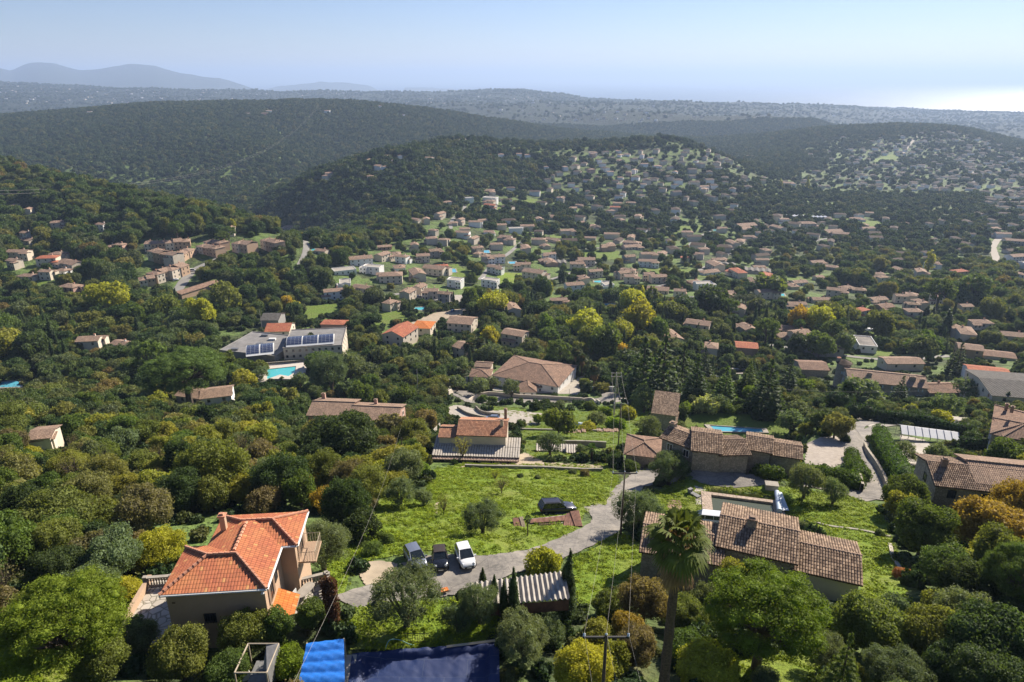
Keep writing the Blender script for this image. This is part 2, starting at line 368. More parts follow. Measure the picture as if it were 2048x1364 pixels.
M['tile_brown'] = tilemat('brown_canal_tiles', (.38, .245, .17), (.22, .135, .095), (.15, .105, .08))
M['tile_pink'] = tilemat('pink_canal_tiles', (.43, .295, .21), (.26, .175, .125), (.19, .14, .105))
M['tile_terracotta'] = tilemat('terracotta_tiles', (.52, .27, .16), (.33, .16, .10), (.24, .14, .10))
M['tile_red'] = tilemat('red_clay_tiles', (.46, .16, .09), (.36, .12, .07), (.28, .10, .06), .3, .38, True)
M['tile_salmon'] = tilemat('salmon_flat_tiles', (.50, .17, .085), (.36, .115, .065), (.55, .24, .10), .24, .36, True, .09)
M['tile_orange'] = tilemat('orange_tiles', (.60, .20, .05), (.50, .15, .04), (.45, .15, .05), .25, .38, True)
M['ridge'] = plain('ridge_tile', (.62, .30, .19), .9, var=.35, scale=3)
M['ridge_old'] = plain('old_ridge_tile', (.36, .25, .18), .9, var=.5, scale=3)
def corr(name, ca, cb, p=.18, rust=None):
    a = NT(name); uv = a.n('ShaderNodeUVMap').outputs[0]; sp = a.n('ShaderNodeSeparateXYZ', {0: uv})
    h = a.math('SINE', a.math('MULTIPLY', sp.outputs[0], 2 * math.pi / p)); c = a.mix(a.ramp(a.noise(.7, 5, uv), [(.35, (0, 0, 0)), (.65, (1, 1, 1))]), ca, cb)
    a.color(c); a.bump(h, p * .3); a.b.inputs['Roughness'].default_value = .9; return a.m
M['corr_grey'] = corr('grey_corrugated', (.20, .185, .165), (.13, .12, .105), .5)
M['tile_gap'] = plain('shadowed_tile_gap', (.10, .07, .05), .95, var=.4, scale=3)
M['gravel'] = plain('pinkish_gravel', (.38, .33, .28), .95, var=.3, scale=1.2, bump=.02)
M['corr_pink'] = corr('pink_corrugated', (.50, .36, .28), (.38, .27, .21), .3)
M['rust'] = plain('rusty_sheet', (.24, .12, .08), .8, c2=(.11, .055, .04), scale=1.5)
M['oldmetal'] = plain('dull_metal_sheet', (.36, .36, .36), .6, .3, c2=(.2, .13, .1), scale=1.2)
M['metal'] = plain('grey_metal', (.3, .3, .3), .5, .7)
M['darkmetal'] = plain('dark_iron', (.05, .05, .05), .6, .4)
M['wood'] = plain('brown_wood', (.20, .13, .08), .8, scale=4)
M['palewood'] = plain('pale_timber', (.45, .38, .28), .8, scale=3)
M['timberpole'] = plain('weathered_pole', (.12, .09, .07), .9, scale=3)
M['concpole'] = plain('concrete_pole', (.40, .37, .32), .9, scale=3)
M['tarp_blue'] = plain('bright_blue_tarpaulin', (.015, .17, .62), .45, var=.3, scale=3, bump=.02, spec=.5)
def netmat():
    a = NT('navy_pool_net'); ch = a.n('ShaderNodeTexBrick', {'Scale': 1.0, 'Mortar Size': .012, 'Color1': (.003, .017, .085, 1), 'Color2': (.004, .022, .10, 1), 'Mortar': (.05, .07, .12, 1), 'Brick Width': 3.2, 'Row Height': 1.6})
    a.l(a.obj(), ch.inputs['Vector']); a.color(ch.outputs[0]); a.b.inputs['Roughness'].default_value = .55; a.b.inputs['Specular IOR Level'].default_value = .4; a.bump(a.noise(30, 2, a.obj()), .02); return a.m
M['net'] = netmat()
M['white_plastic'] = plain('white_plastic', (.7, .7, .68), .5, var=.1)
M['pale_tarp'] = plain('pale_blue_tarp', (.50, .60, .72), .4, var=.25, scale=2, spec=.5)
M['grey_tarp'] = plain('grey_tarp', (.22, .22, .22), .6, var=.4, scale=2)
M['trunk'] = plain('bark', (.13, .10, .075), .95, var=.5, scale=6, bump=.03)
M['palm_trunk'] = plain('palm_bark', (.17, .12, .085), .95, var=.6, scale=7, bump=.05)
def glassmat(name, c, r=.08):
    a = NT(name); a.color(c); a.b.inputs['Roughness'].default_value = r; a.b.inputs['Specular IOR Level'].default_value = .8; return a.m
M['glass'] = glassmat('window_glass', (.03, .035, .04))
M['carglass'] = glassmat('car_glass', (.015, .02, .022), .05)
M['solar'] = None
def solarmat():
    a = NT('solar_panel'); uv = a.n('ShaderNodeUVMap').outputs[0]
    ch = a.n('ShaderNodeTexBrick', {'Scale': 1.0, 'Mortar Size': .04, 'Color1': (.02, .03, .07, 1), 'Color2': (.03, .04, .09, 1), 'Mortar': (.35, .37, .4, 1), 'Brick Width': 1.7, 'Row Height': 1.0}, offset=0.0)
    a.l(uv, ch.inputs['Vector']); a.color(ch.outputs[0]); a.b.inputs['Roughness'].default_value = .25; a.b.inputs['Specular IOR Level'].default_value = .7; return a.m
M['solar'] = solarmat()
def watermat(name, c, r=.06, bs=.02, sc_=2.0):
    a = NT(name); a.color(c); a.b.inputs['Roughness'].default_value = r; a.b.inputs['Specular IOR Level'].default_value = .5
    a.bump(a.noise(sc_, 4, a.pos()), bs); return a.m
M['pool'] = watermat('turquoise_pool_water', (.08, .42, .45)); M['pool_blue'] = watermat('blue_pool_water', (.10, .38, .50)); M['pool_green'] = watermat('murky_pool_water', (.085, .095, .06), .1)
def paint(name, c, metal=.4, r=.3):
    a = NT(name); a.color(c); a.b.inputs['Metallic'].default_value = metal; a.b.inputs['Roughness'].default_value = r; a.b.inputs['Specular IOR Level'].default_value = .5
    a.b.inputs['Coat Weight'].default_value = .6; a.b.inputs['Coat Roughness'].default_value = .08; return a.m
M['rubber'] = plain('tyre_rubber', (.02, .02, .02), .8); M['shutter'] = plain('shutter', (.25, .17, .12), .8); M['shutter_pale'] = plain('pale_shutter', (.45, .52, .58), .8)
def grassmat(name, ca, cb, cc, s=1.0):
    a = NT(name); n1 = a.noise(.12 * s, 5); n2 = a.noise(1.1 * s, 5, rough=.75); n3 = a.noise(5.0 * s, 3)
    c = a.mix(a.ramp(n2, [(.35, (0, 0, 0)), (.65, (1, 1, 1))]), ca, cb); c = a.mix(a.ramp(n1, [(.45, (0, 0, 0)), (.7, (.8, .8, .8))]), c, cc)
    a.color(c); a.bump(a.math('ADD', a.math('MULTIPLY', n2, 1.2), a.math('MULTIPLY', n3, .4)), .55, 1.0); return a.m
M['meadow'] = grassmat('meadow_green', (.12, .195, .016), (.205, .285, .026), (.22, .225, .06))
M['lawn'] = grassmat('mown_lawn', (.095, .155, .02), (.14, .20, .03), (.15, .17, .045), 1.0)
def groundmat():
    a = NT('ground_soil_and_scrub'); n1 = a.noise(.03, 6, rough=.7); n2 = a.noise(.25, 5, rough=.7); n3 = a.noise(.004, 4)
    c = a.ramp(n2, [(.3, (.022, .030, .014)), (.5, (.045, .062, .022)), (.62, (.085, .10, .035)), (.78, (.17, .15, .09))])
    c = a.mix(a.ramp(n1, [(.44, (0, 0, 0)), (.56, (.85, .85, .85))]), c, (.12, .18, .045))
    # far off, seen at a glance angle, the ground is wooded throughout
    a.color(c); a.bump(a.math('ADD', a.math('MULTIPLY', n2, 1.0), a.math('MULTIPLY', n1, 6.0)), 1.2); return a.m
M['ground'] = groundmat()
def farmat():
    a = NT('far_wooded_land'); n2 = a.noise(.012, 8, rough=.8); v = a.n('ShaderNodeTexVoronoi', {'Scale': .012}); a.l(a.pos(), v.inputs['Vector'])
    c = a.ramp(n2, [(.3, (.018, .026, .016)), (.55, (.04, .055, .025)), (.70, (.07, .085, .04))])
    w2 = a.n('ShaderNodeTexWhiteNoise', {'Vector': a.n('ShaderNodeVectorMath', {0: a.n('ShaderNodeVectorMath', {0: a.pos(), 1: (.03, .03, .0)}, operation='MULTIPLY').outputs[0]}, operation='FLOOR').outputs[0]})
    a.color(c); a.bump(n2, 60.0); return a.m
M['far'] = farmat()
M['leaf_oak'] = foliage('leaf_green', (.050, .082, .018), (.095, .115, .024), useobj=True)
M['leaf_far'] = foliage('leaf_distant', (.050, .085, .028), (.115, .145, .042), .32, .4, ramp=[(0, (.050, .086, .030)), (.3, (.072, .112, .034)), (.5, (.100, .142, .042)), (.68, (.105, .125, .060)), (.80, (.145, .165, .045)), (.92, (.19, .19, .048)), (.97, (.20, .185, .055)), (1, (.20, .15, .06))])
M['leaf_ridge'] = foliage('leaf_ridge', (.04, .07, .024), (.088, .115, .036), .28, .4, ramp=[(0, (.034, .062, .026)), (.4, (.052, .086, .032)), (.75, (.075, .105, .042)), (.92, (.11, .125, .045)), (1, (.14, .14, .05))])
# ---------------------------------------------------------------- the setting: ground, sea
def grid_faces(nj, ni):
    i = np.arange(ni - 1); j = np.arange(nj - 1); J, I = np.meshgrid(j, i, indexing='ij'); a = (J * ni + I).ravel()
    return np.stack([a, a + 1, a + ni + 1, a + ni], 1)
GF = grid_faces(len(GV), len(GU))
V = np.stack([_gx, _gy, GZ], -1).reshape(-1, 3)
far_idx = (_gy.ravel()[GF[:, 0]] > 2600).astype(int)
o = bpy.data.objects.new('ground', npmesh('ground', V, GF, [M['ground'], M['far']], True, far_idx)); link(o); tag(o, kind='structure')
# land behind and beside the camera, so that the sheet reaches all round
nb = 41; XX, YY = np.meshgrid(np.linspace(-160, 160, nb), np.linspace(-120, 30, 21)); ZZ = plane(XX, np.maximum(YY, -60)) - .6 - sstep(0, 25, YY) * 2
o = bpy.data.objects.new('hillside_ground', npmesh('hillside_ground', np.stack([XX, YY, ZZ], -1).reshape(-1, 3), grid_faces(21, nb), [M['ground']], True)); link(o); tag(o, kind='structure')
def seamat():
    a = NT('sea_water'); a.color((.02, .06, .10)); a.b.inputs['Roughness'].default_value = .46; a.b.inputs['Specular IOR Level'].default_value = .6
    n = a.noise(.02, 4); a.bump(n, 9.0, 1.0); return a.m
th = np.linspace(math.radians(-60), math.radians(60), 61); rr = np.exp(np.linspace(math.log(2500), math.log(64000), 30))
sx = rr[:, None] * np.sin(th)[None]; sy = rr[:, None] * np.cos(th)[None]
o = bpy.data.objects.new('sea', npmesh('sea', np.stack([sx, sy, sx * 0], -1).reshape(-1, 3), grid_faces(30, 61), [seamat()], True)); link(o); tag(o, kind='structure')
# ---------------------------------------------------------------- trees: unit meshes (crown radius 1, foot at z = 0)
def leafcloud(rs, lobes, n, size, asp=1.0, out=.55, shell=.78, core=.72, up=0.0, bottomcut=None, fold=.25):
    L = np.array([l[:6] for l in lobes], float); wgt = (L[:, 3] * L[:, 4] + L[:, 4] * L[:, 5]) ; wgt /= wgt.sum()
    k = rs.choice(len(L), n * 2, p=wgt); d = rs.normal(size=(n * 2, 3)); d /= np.linalg.norm(d, axis=1)[:, None]
    rad = shell + (1.08 - shell) * rs.rand(n * 2) ** .6 + .32 * (rs.rand(n * 2) < .14) * rs.rand(n * 2)
    p = L[k, :3] + L[k, 3:6] * d * rad[:, None]
    inside = np.zeros(n * 2, bool)
    for j in range(len(L)):
        q = (p - L[j, :3]) / L[j, 3:6]; inside |= ((q ** 2).sum(1) < .52) & (k != j)
    if bottomcut is not None: inside |= p[:, 2] < bottomcut
    p = p[~inside][:n]; d = d[~inside][:n]; m = len(p)
    nn = d * out + rs.normal(size=(m, 3)) * .55 + np.array([0, 0, up]); nn /= np.linalg.norm(nn, axis=1)[:, None]
    a = np.cross(nn, rs.normal(size=(m, 3))); a /= np.linalg.norm(a, axis=1)[:, None]; b = np.cross(nn, a)
    s = (size * (.6 + .8 * rs.rand(m)))[:, None] * .5; sb = s * asp
    f = (nn * s * fold)
    V = np.stack([p - a * s - b * sb * .35, p + b * -sb + f, p + a * s + b * sb * .35, p + b * sb - f * .3], 1).reshape(-1, 3)
    Fq = np.arange(m * 4).reshape(-1, 4)
    if core:
        for l in L:
            nu, nv = 8, 6; vs = []
            for j in range(nv + 1):
                t = math.pi * j / nv
                for i in range(nu): 
                    ph = 2 * math.pi * i / nu; q = core * (1 + .12 * math.sin(3 * ph + 5 * t)); vs.append(l[:3] + l[3:6] * q * np.array([math.sin(t) * math.cos(ph), math.sin(t) * math.sin(ph), math.cos(t)]))
            o0 = len(V); V = np.concatenate([V, np.array(vs)]); fs = []
            for j in range(nv):
                for i in range(nu): fs.append((o0 + j * nu + i, o0 + (j + 1) * nu + i, o0 + (j + 1) * nu + (i + 1) % nu, o0 + j * nu + (i + 1) % nu))
            Fq = np.concatenate([Fq, np.array(fs)])
    return V, Fq
def tubes(list_):
    mb = MB()
    for pts, r, n in list_: mb.tube(pts, r, n)
    return mb
def lobes_round(rs, n, cz, flat=.85, lr=.42, spread=.66, low=-.55):
    L = [(0, 0, cz, .62, .62, .62 * flat)]
    for i in range(n):
        t = (i + .5) / n; z = 1 - (1 - low) * t; rr = math.sqrt(max(0, 1 - z * z)); a = i * 2.4 + rs.rand() * .8; q = lr * (17.0 / max(n, 12)) ** .35 * (.6 + .75 * rs.rand()); s = spread * (.78 + .45 * rs.rand())
        L.append((rr * math.cos(a) * s, rr * math.sin(a) * s, cz + z * s * flat, q, q, q * .9))
    return L
KIND = {}
LEAFM = M['leaf_oak']
def reg(kind, crownVF, trunkmb, centre, trunkmat='trunk'):
    c = npmesh(kind + '_crown', crownVF[0], crownVF[1], [LEAFM]); t = trunkmb.mesh(kind + '_trunk', [M[trunkmat]]) if trunkmb else None
    KIND.setdefault(kind, []).append((c, t, centre))
def trunk_round(rs, lobes, top, r=.09, n=6, forks=5, start=.35):
    T = [([(0, 0, -.25), (rs.normal() * .03, rs.normal() * .03, top * .5), (rs.normal() * .05, rs.normal() * .05, top)], [r, r * .75, r * .4], n)]
    for l in lobes[1:1 + forks]:
        a = np.array(l[:3]); s = np.array([0, 0, top * start]); m = (a + s) / 2 + np.array([0, 0, -.05]); T.append(([s, m, a], [r * .5, r * .33, r * .1], 5))
    return tubes(T)
for lod, nl, sz, nlob, nv in (('xl', 15000, .055, 30, 3), ('hi', 5000, .092, 20, 4), ('mid', 2400, .135, 15, 4), ('far', 620, .25, 9, 3)):
    for k in range(nv):
        rs = np.random.RandomState(100 + k * 7 + len(lod)); L = lobes_round(rs, nlob, 1.05, .82 + .1 * (k % 2))
        loose = k in (1, 3) and lod != 'far'
        if loose: L = [(x * 1.12, y * 1.12, z + .05 * rs.normal(), a * .78, b * .78, c * .85) for x, y, z, a, b, c in L]
        reg('oak_' + lod, leafcloud(rs, L, nl, sz, 1.0, .4 if loose else .55, .5 if loose else .75, .45 if loose else .7), None if lod == 'far' else trunk_round(rs, L, .9, forks=9 if loose else 5), 1.05)
    for k in range(3):     # low bushy shrub, foliage to the ground
        rs = np.random.RandomState(300 + k * 7 + len(lod)); L = lobes_round(rs, max(6, nlob - 4), .5, .72, .40, .62, -.3)
        reg('shrub_' + lod, leafcloud(rs, L, int(nl * .7), sz * 1.05, bottomcut=0), None, .5)
for lod, nl, sz, nlob in (('xl', 17000, .048, 34), ('hi', 6000, .078, 22), ('mid', 1300, .17, 12)):
    for k in range(3):     # olive: finer, airier, narrow leaves, forked low trunk
        rs = np.random.RandomState(500 + k * 5 + len(lod)); L = lobes_round(rs, nlob, 1.12, .80, .34, .72, -.5)[1:]
        reg('olive_' + lod, leafcloud(rs, L, nl, sz, .45, .2, .55, .45, .25), trunk_round(rs, L, .62, .12, 7, 7, .3), 1.12)
for lod, nl, sz in (('xl', 34000, .034), ('hi', 6500, .075), ('mid', 1500, .15)):
    for k in range(2):     # umbrella pine: a wide dome of needle pads over bare forking limbs
        rs = np.random.RandomState(700 + k * 5 + len(lod)); L = []
        for i in range(70 if lod == 'xl' else 34 if lod == 'hi' else 20):
            q = math.sqrt((i + .5) / (70 if lod == 'xl' else 34 if lod == 'hi' else 20)); a = i * 2.39996 + .4 * rs.rand(); r = .80 * q
            h = .62 * math.sqrt(max(0, 1 - (q * .95) ** 2)); lr = (.155 if lod == 'xl' else .22) * (.8 + .45 * rs.rand()); L.append((r * math.cos(a), r * math.sin(a), 1.28 + h + .07 * rs.normal(), lr, lr, lr * .75))
            if q > .72: L.append((r * 1.02 * math.cos(a + .3), r * 1.02 * math.sin(a + .3), 1.16 + .14 * rs.rand(), .17, .17, .13))
        T = [([(0, 0, -.3), (.02, 0, .6), (.0, .02, 1.0)], [.085, .07, .06], 8)]
        for l in L[::3]:
            T.append(([(0, 0, .75 + .2 * rs.rand()), (l[0] * .45, l[1] * .45, 1.18), (l[0], l[1], l[2] - .05)], [.04, .028, .01], 5))
        reg('pine_' + lod, leafcloud(rs, L, nl, sz, .4, .5, .6, .55, .3), tubes(T), 1.55)
for lod, nl, sz in (('hi', 2600, .2), ('mid', 520, .42)):
    for k in range(2):     # cypress: radius 1, height 9
        rs = np.random.RandomState(800 + k + len(lod)); L = [(.08 * rs.normal(), .08 * rs.normal(), z, r, r, .95) for z, r in zip(np.linspace(.9, 8.3, 11), (.6, .8, .85, .85, .82, .78, .7, .6, .48, .34, .2))]
        reg('cypress_' + lod, leafcloud(rs, L, nl, sz, .5, .7, .85, .86, .5), tubes([([(0, 0, -.6), (0, 0, .9)], [.22, .2], 6)]), 4.5)
    for k in range(2):     # poplar: looser column
        rs = np.random.RandomState(820 + k + len(lod)); L = [(.18 * rs.normal(), .18 * rs.normal(), z, r, r, .9) for z, r in zip(np.linspace(1.4, 7.6, 9), (.6, .85, .95, .95, .9, .8, .65, .5, .3))]
        reg('poplar_' + lod, leafcloud(rs, L, nl, sz * 1.15, .8, .3, .7, .6, .2), tubes([([(0, 0, -.6), (0, 0, 2)], [.22, .15], 6)]), 4.3)
    for k in range(2):     # dark conifer: drooping tiers, radius 1, height ~3.4
        rs = np.random.RandomState(840 + k + len(lod)); L = []
        for j in range(9):
            z = .45 + j * .33; r = 1.0 - j * .105
            for i in range(7 - j // 2):
                a = i * 2 * math.pi / (7 - j // 2) + j; L.append((math.cos(a) * r * .6, math.sin(a) * r * .6, z - .05 * rs.rand(), r * .42, r * .42, .12))
        L.append((0, 0, 3.3, .12, .12, .3))
        reg('conifer_' + lod, leafcloud(rs, L, int(nl * 1.6), sz * .45, .4, .3, .6, .6, .2), tubes([([(0, 0, -.3), (0, 0, 3.3)], [.09, .02], 6)]), 1.7)
# bare or half-bare tree: twigs with few leaves
for k in range(2):
    rs = np.random.RandomState(900 + k); T = [([(0, 0, -.2), (.02, 0, .6)], [.06, .045], 6)]; ends = []
    for i in range(26):
        a = rs.rand() * 6.28; e = np.array([math.cos(a) * .25, math.sin(a) * .25, 1.0 + .3 * rs.rand()]); f = e + np.array([math.cos(a) * .45 * rs.rand(), math.sin(a) * .45 * rs.rand(), .35 + .75 * rs.rand()])
        T.append(([(0, 0, .45 + .15 * rs.rand()), e, f], [.03, .018, .006], 4)); ends.append(f)
        for _ in range(3):
            g = e + (f - e) * rs.rand() + rs.normal(size=3) * .2; T.append(([e + (f - e) * .3, g], [.008, .004], 3)); ends.append(g)
    L = [(*e, .22, .22, .25) for e in ends]
    reg('sparse_hi', leafcloud(rs, L, 900, .07, .6, .2, .2, 0), tubes(T), 1.3)
# palms
def palm_mesh(rs, nf, skirt, fr=1.0, fan=True):
    V = []; Fq = []
    def quad(a, b, c, d): n = len(V); V.extend([a, b, c, d]); Fq.append((n, n + 1, n + 2, n + 3))
    for i in range(nf):
        az = i * 2.39996 + rs.rand() * .3; t = i / nf; el = 1.35 - t * (2.1 + .0 * skirt); 
        if skirt and t > .55: el = -.5 - rs.rand() * .9
        ln = fr * (.75 + .3 * rs.rand()); base = np.array([0, 0, .0 - (.55 * (t - .5) if t > .5 else 0) * (1.6 if skirt else 0)])
        dr = np.array([math.cos(az) * math.cos(el), math.sin(az) * math.cos(el), math.sin(el)]); side = np.array([-math.sin(az), math.cos(az), 0]); up = np.cross(dr, side)
        pet = base + dr * ln * .5
        quad(base - side * .015, base + side * .015, pet + side * .012, pet - side * .012)
        nb = 15 if fan else 18
        for j in range(nb):
            if fan:
                q = (j / (nb - 1) - .5) * 2.5; d2 = dr * math.cos(q) + side * math.sin(q); L2 = ln * .62 * (1 - .25 * abs(q) / 1.25)
                m = pet + d2 * L2 * .6; e = pet + d2 * L2 + np.array([0, 0, -.16 * ln - .12 * rs.rand()]); w_ = np.cross(d2, up) * .045 * ln
                quad(pet, m - w_, e, m + w_)
            else:
                s = j / nb; c0 = base + dr * ln * (.15 + .85 * s) + np.array([0, 0, -.5 * s * s * ln]); 
                for sg in (-1, 1):
                    e = c0 + side * sg * .28 * ln * (1 - s * .6) + dr * .12 * ln - np.array([0, 0, .08]); quad(c0, c0 + dr * .05, e, e - dr * .02)
    return np.array(V), np.array(Fq)
def trunkmb(h, r0, r1, lean=.0):
    mb = MB(); pts = []; rr = []
    for i in range(15): t = i / 14; pts.append((lean * math.sin(t * 2.2) , lean * .4 * t, -.5 + (h + .5) * t)); rr.append((r0 + (r1 - r0) * t) * (1.08 if i % 2 else .94))
    mb.tube(pts, rr, 9); return mb
# ---------------------------------------------------------------- houses
M['fibro'] = plain('fibre_cement_sheet', (.47, .43, .38), .85, c2=(.30, .27, .23), scale=2)
FOOT = []      # (x, y, radius) of everything trees must not grow through
KEEP = []      # discs/boxes in the survey picture that random trees must not cover
def keep_box(x0, y0, x1, y1): KEEP.append((min(x0, x1), min(y0, y1), max(x0, x1), max(y0, y1)))
def slope_face(mb, pts, e, mi=0):
    """roof plane with uv in metres: u along the eave e, v up the slope"""
    P = [np.array(p, float) for p in pts]; e = np.array([e[0], e[1], 0.0]); e /= np.linalg.norm(e)
    n = np.cross(P[1] - P[0], P[2] - P[0]); n /= np.linalg.norm(n) + 1e-9; n = n if n[2] > 0 else -n; v = np.cross(n, e); v = v if v[2] > 0 else -v
    mb.face(P, mi, [(float(p @ e), float((p - P[0]) @ v)) for p in P])
def tile_grid(mb, P0, eu, ev, L, W, pu=.25, pv=.36):
    """real relief of canal tiles on a rectangular slope: P0 eave corner, eu along eave, ev up the slope (unit 3-vectors)"""
    n = np.cross(eu, ev); n = n if n[2] > 0 else -n; nc = max(2, int(L / pu)); nr = max(2, int(W / pv)); du, dv = L / nc, W / nr
    rs = np.random.RandomState(int(abs(P0[0] * 10)) % 999)
    for j in range(nr):
        for i in range(nc):
            dz = rs.rand() * .02; sh = (rs.rand() - .5) * .03; q = []
            for (a, h0) in ((0.06, .02), (.3, .085), (.7, .085), (.94, .02)):
                q.append((P0 + eu * (i + a) * du + ev * (j * dv - .03 + sh) + n * (h0 + .035 + dz), P0 + eu * (i + a) * du + ev * ((j + 1) * dv + .02) + n * (h0 + dz)))
            uvb = [((i + .5) * pu, (j + .5) * pv)] * 4
            for k in range(3): mb.face([q[k][0], q[k + 1][0], q[k + 1][1], q[k][1]], 0, uvb)
            mb.face([q[0][0], q[1][0], q[2][0], q[3][0]], 1)
def frame_of(e1):
    e1 = np.array(e1[:2], float); e1 /= np.linalg.norm(e1); return e1, np.array([-e1[1], e1[0]])
def roof_mesh(mb, o, e1, L, W, ze, kind, pitch, oh=.4, ridge='x', geo=False, th=.14):
    """o = near-left eave corner (2d, wall line), L along e1, W along e2"""
    e1, e2 = frame_of(e1); rz = lambda a, b, z: np.array([o[0] + e1[0] * a + e2[0] * b, o[1] + e1[1] * a + e2[1] * b, z])
    t = math.tan(math.radians(pitch)); a0, a1, b0, b1 = -oh, L + oh, -oh, W + oh; zl = ze - oh * t * .6
    E1 = np.array([*e1, 0]); E2 = np.array([*e2, 0]); info = []
    def edge(p, q):     # fascia: the roof's thickness at the eave
        mb.face([p, q, q - [0, 0, th], p - [0, 0, th]], 1)
    if kind == 'gable':
        if ridge == 'x':
            h = (b1 - b0) / 2 * t; bm = (b0 + b1) / 2; zr = zl + h
            A, B, C, D = rz(a0, b0, zl), rz(a1, b0, zl), rz(a1, b1, zl), rz(a0, b1, zl); P, Q = rz(a0, bm, zr), rz(a1, bm, zr)
            if geo:
                for s, X0, sg in ((E1, A, 1), (E1, D, -1)):
                    ev = (P - A) if sg == 1 else (P - D); Ls = np.linalg.norm(ev); tile_grid(mb, X0, E1, ev / Ls, a1 - a0, Ls)
                mb.face([A, B, Q, P], 1); mb.face([D, C, Q, P], 1)
            else: slope_face(mb, [A, B, Q, P], e1); slope_face(mb, [C, D, P, Q], e1)
            edge(A, B); edge(C, D); edge(B, Q); edge(Q, C); edge(D, P); edge(P, A); info.append((P, Q))
        else:
            h = (a1 - a0) / 2 * t; am = (a0 + a1) / 2; zr = zl + h
            A, B, C, D = rz(a0, b0, zl), rz(a1, b0, zl), rz(a1, b1, zl), rz(a0, b1, zl); P, Q = rz(am, b0, zr), rz(am, b1, zr)
            slope_face(mb, [A, P, Q, D], e2); slope_face(mb, [B, C, Q, P], e2)
            edge(A, P); edge(P, B); edge(B, C); edge(C, Q); edge(Q, D); edge(D, A); info.append((P, Q))
    elif kind == 'hip':
        A, B, C, D = rz(a0, b0, zl), rz(a1, b0, zl), rz(a1, b1, zl), rz(a0, b1, zl); l, w_ = a1 - a0, b1 - b0; m = min(l, w_) / 2; zr = zl + m * t
        if l >= w_: P, Q = rz(a0 + m, (b0 + b1) / 2, zr), rz(a1 - m, (b0 + b1) / 2, zr)
        else: P, Q = rz((a0 + a1) / 2, b0 + m, zr), rz((a0 + a1) / 2, b1 - m, zr)
        if l >= w_:
            slope_face(mb, [A, B, Q, P], e1); slope_face(mb, [C, D, P, Q], e1); slope_face(mb, [B, C, Q], e2); slope_face(mb, [D, A, P], e2); info += [(A, P), (B, Q), (C, Q), (D, P)]
        else:
            slope_face(mb, [A, B, P], e1); slope_face(mb, [C, D, Q], e1); slope_face(mb, [B, C, Q, P], e2); slope_face(mb, [D, A, P, Q], e2); info += [(A, P), (B, P), (C, Q), (D, Q)]
        info.append((P, Q))
        for p, q in ((A, B), (B, C), (C, D), (D, A)): edge(p, q)
    elif kind == 'shed':      # rises towards the back
        zr = zl + (b1 - b0) * t; A, B, C, D = rz(a0, b0, zl), rz(a1, b0, zl), rz(a1, b1, zr), rz(a0, b1, zr)
        if geo: ev = (D - A) / np.linalg.norm(D - A); tile_grid(mb, A, E1, ev, a1 - a0, float(np.linalg.norm(D - A)), .5, 2.4); mb.face([A, B, C, D], 1)
        else: slope_face(mb, [A, B, C, D], e1)
        [edge(p, q) for p, q in ((A, B), (B, C), (C, D), (D, A))]
    elif kind == 'shedf':     # falls towards the back
        zr = zl - (b1 - b0) * t; A, B, C, D = rz(a0, b0, zl), rz(a1, b0, zl), rz(a1, b1, zr), rz(a0, b1, zr)
        slope_face(mb, [A, B, C, D], e1); [edge(p, q) for p, q in ((A, B), (B, C), (C, D), (D, A))]
    elif kind == 'flat':
        z = ze; a = rz((a0 + a1) / 2, (b0 + b1) / 2, z - .1); an = math.atan2(e1[1], e1[0]); mb.box(a, (L, W, .16), an, 0)
        for q, sz in (((L / 2, 0), (L + .3, .25)), ((L / 2, W), (L + .3, .25)), ((0, W / 2), (.25, W - .27)), ((L, W / 2), (.25, W - .27))): mb.box(rz(q[0], q[1], z), (sz[0], sz[1], .4), an, 1)
    return info
def window(parent, p, ang, wd, ht, frame='white', shut=None, pane='glass', lod=1):
    """p = centre of the opening's foot on the wall face, ang = direction the wall runs (local x), outward is -y"""
    fr = MB(); t = .07
    fr.box((0, -.03, -t), (wd + .16, .1, t)); fr.box((0, -.03, ht), (wd + .16, .1, t))
    for s in (-1, 1): fr.box((s * (wd + t) / 2, -.03, 0), (t, .1, ht))
    fr.box((0, -.035, 0), (.05, .05, ht))
    o = fr.build('window', [M[frame]], parent, p, ang)
    g = MB(); g.box((0, -.012, 0), (wd, .03, ht)); g.build('pane', [M[pane]], o)
    if shut:
        for s in (-1, 1):
            q = MB(); q.box((s * (wd * .75 + t + .03), -.05, -.02), (wd * .5, .05, ht + .04)); q.build('shutter', [M[shut]], o)
    return o
_unitwin = {}
def small_window(parent, p, ang, wd, ht, mat='glass', name='window'):
    k = (mat,)
    if k not in _unitwin: m = MB(); m.box((0, -.02, 0), (1, .06, 1)); _unitwin[k] = m.mesh('window_small', [M[mat]])
    o = bpy.data.objects.new(name, _unitwin[k]); o.location = p; o.rotation_euler = (0, 0, ang); o.scale = (wd, 1, ht); return link(o, parent)
def chimney(parent, p, ang=0, s=(.6, .6), h=1.6, mat='cream', pot='ridge'):
    m = MB(); m.box((0, 0, 0), (s[0], s[1], h)); c = m.build('chimney', [M[mat]], parent, p, ang)
    m = MB(); m.box((0, 0, h), (s[0] + .2, s[1] + .2, .1)); m.box((0, 0, h + .1), (s[0] * .8, s[1] * .8, .16), 0, 0, .7); m.build('chimney_cap', [M[pot]], c); return c
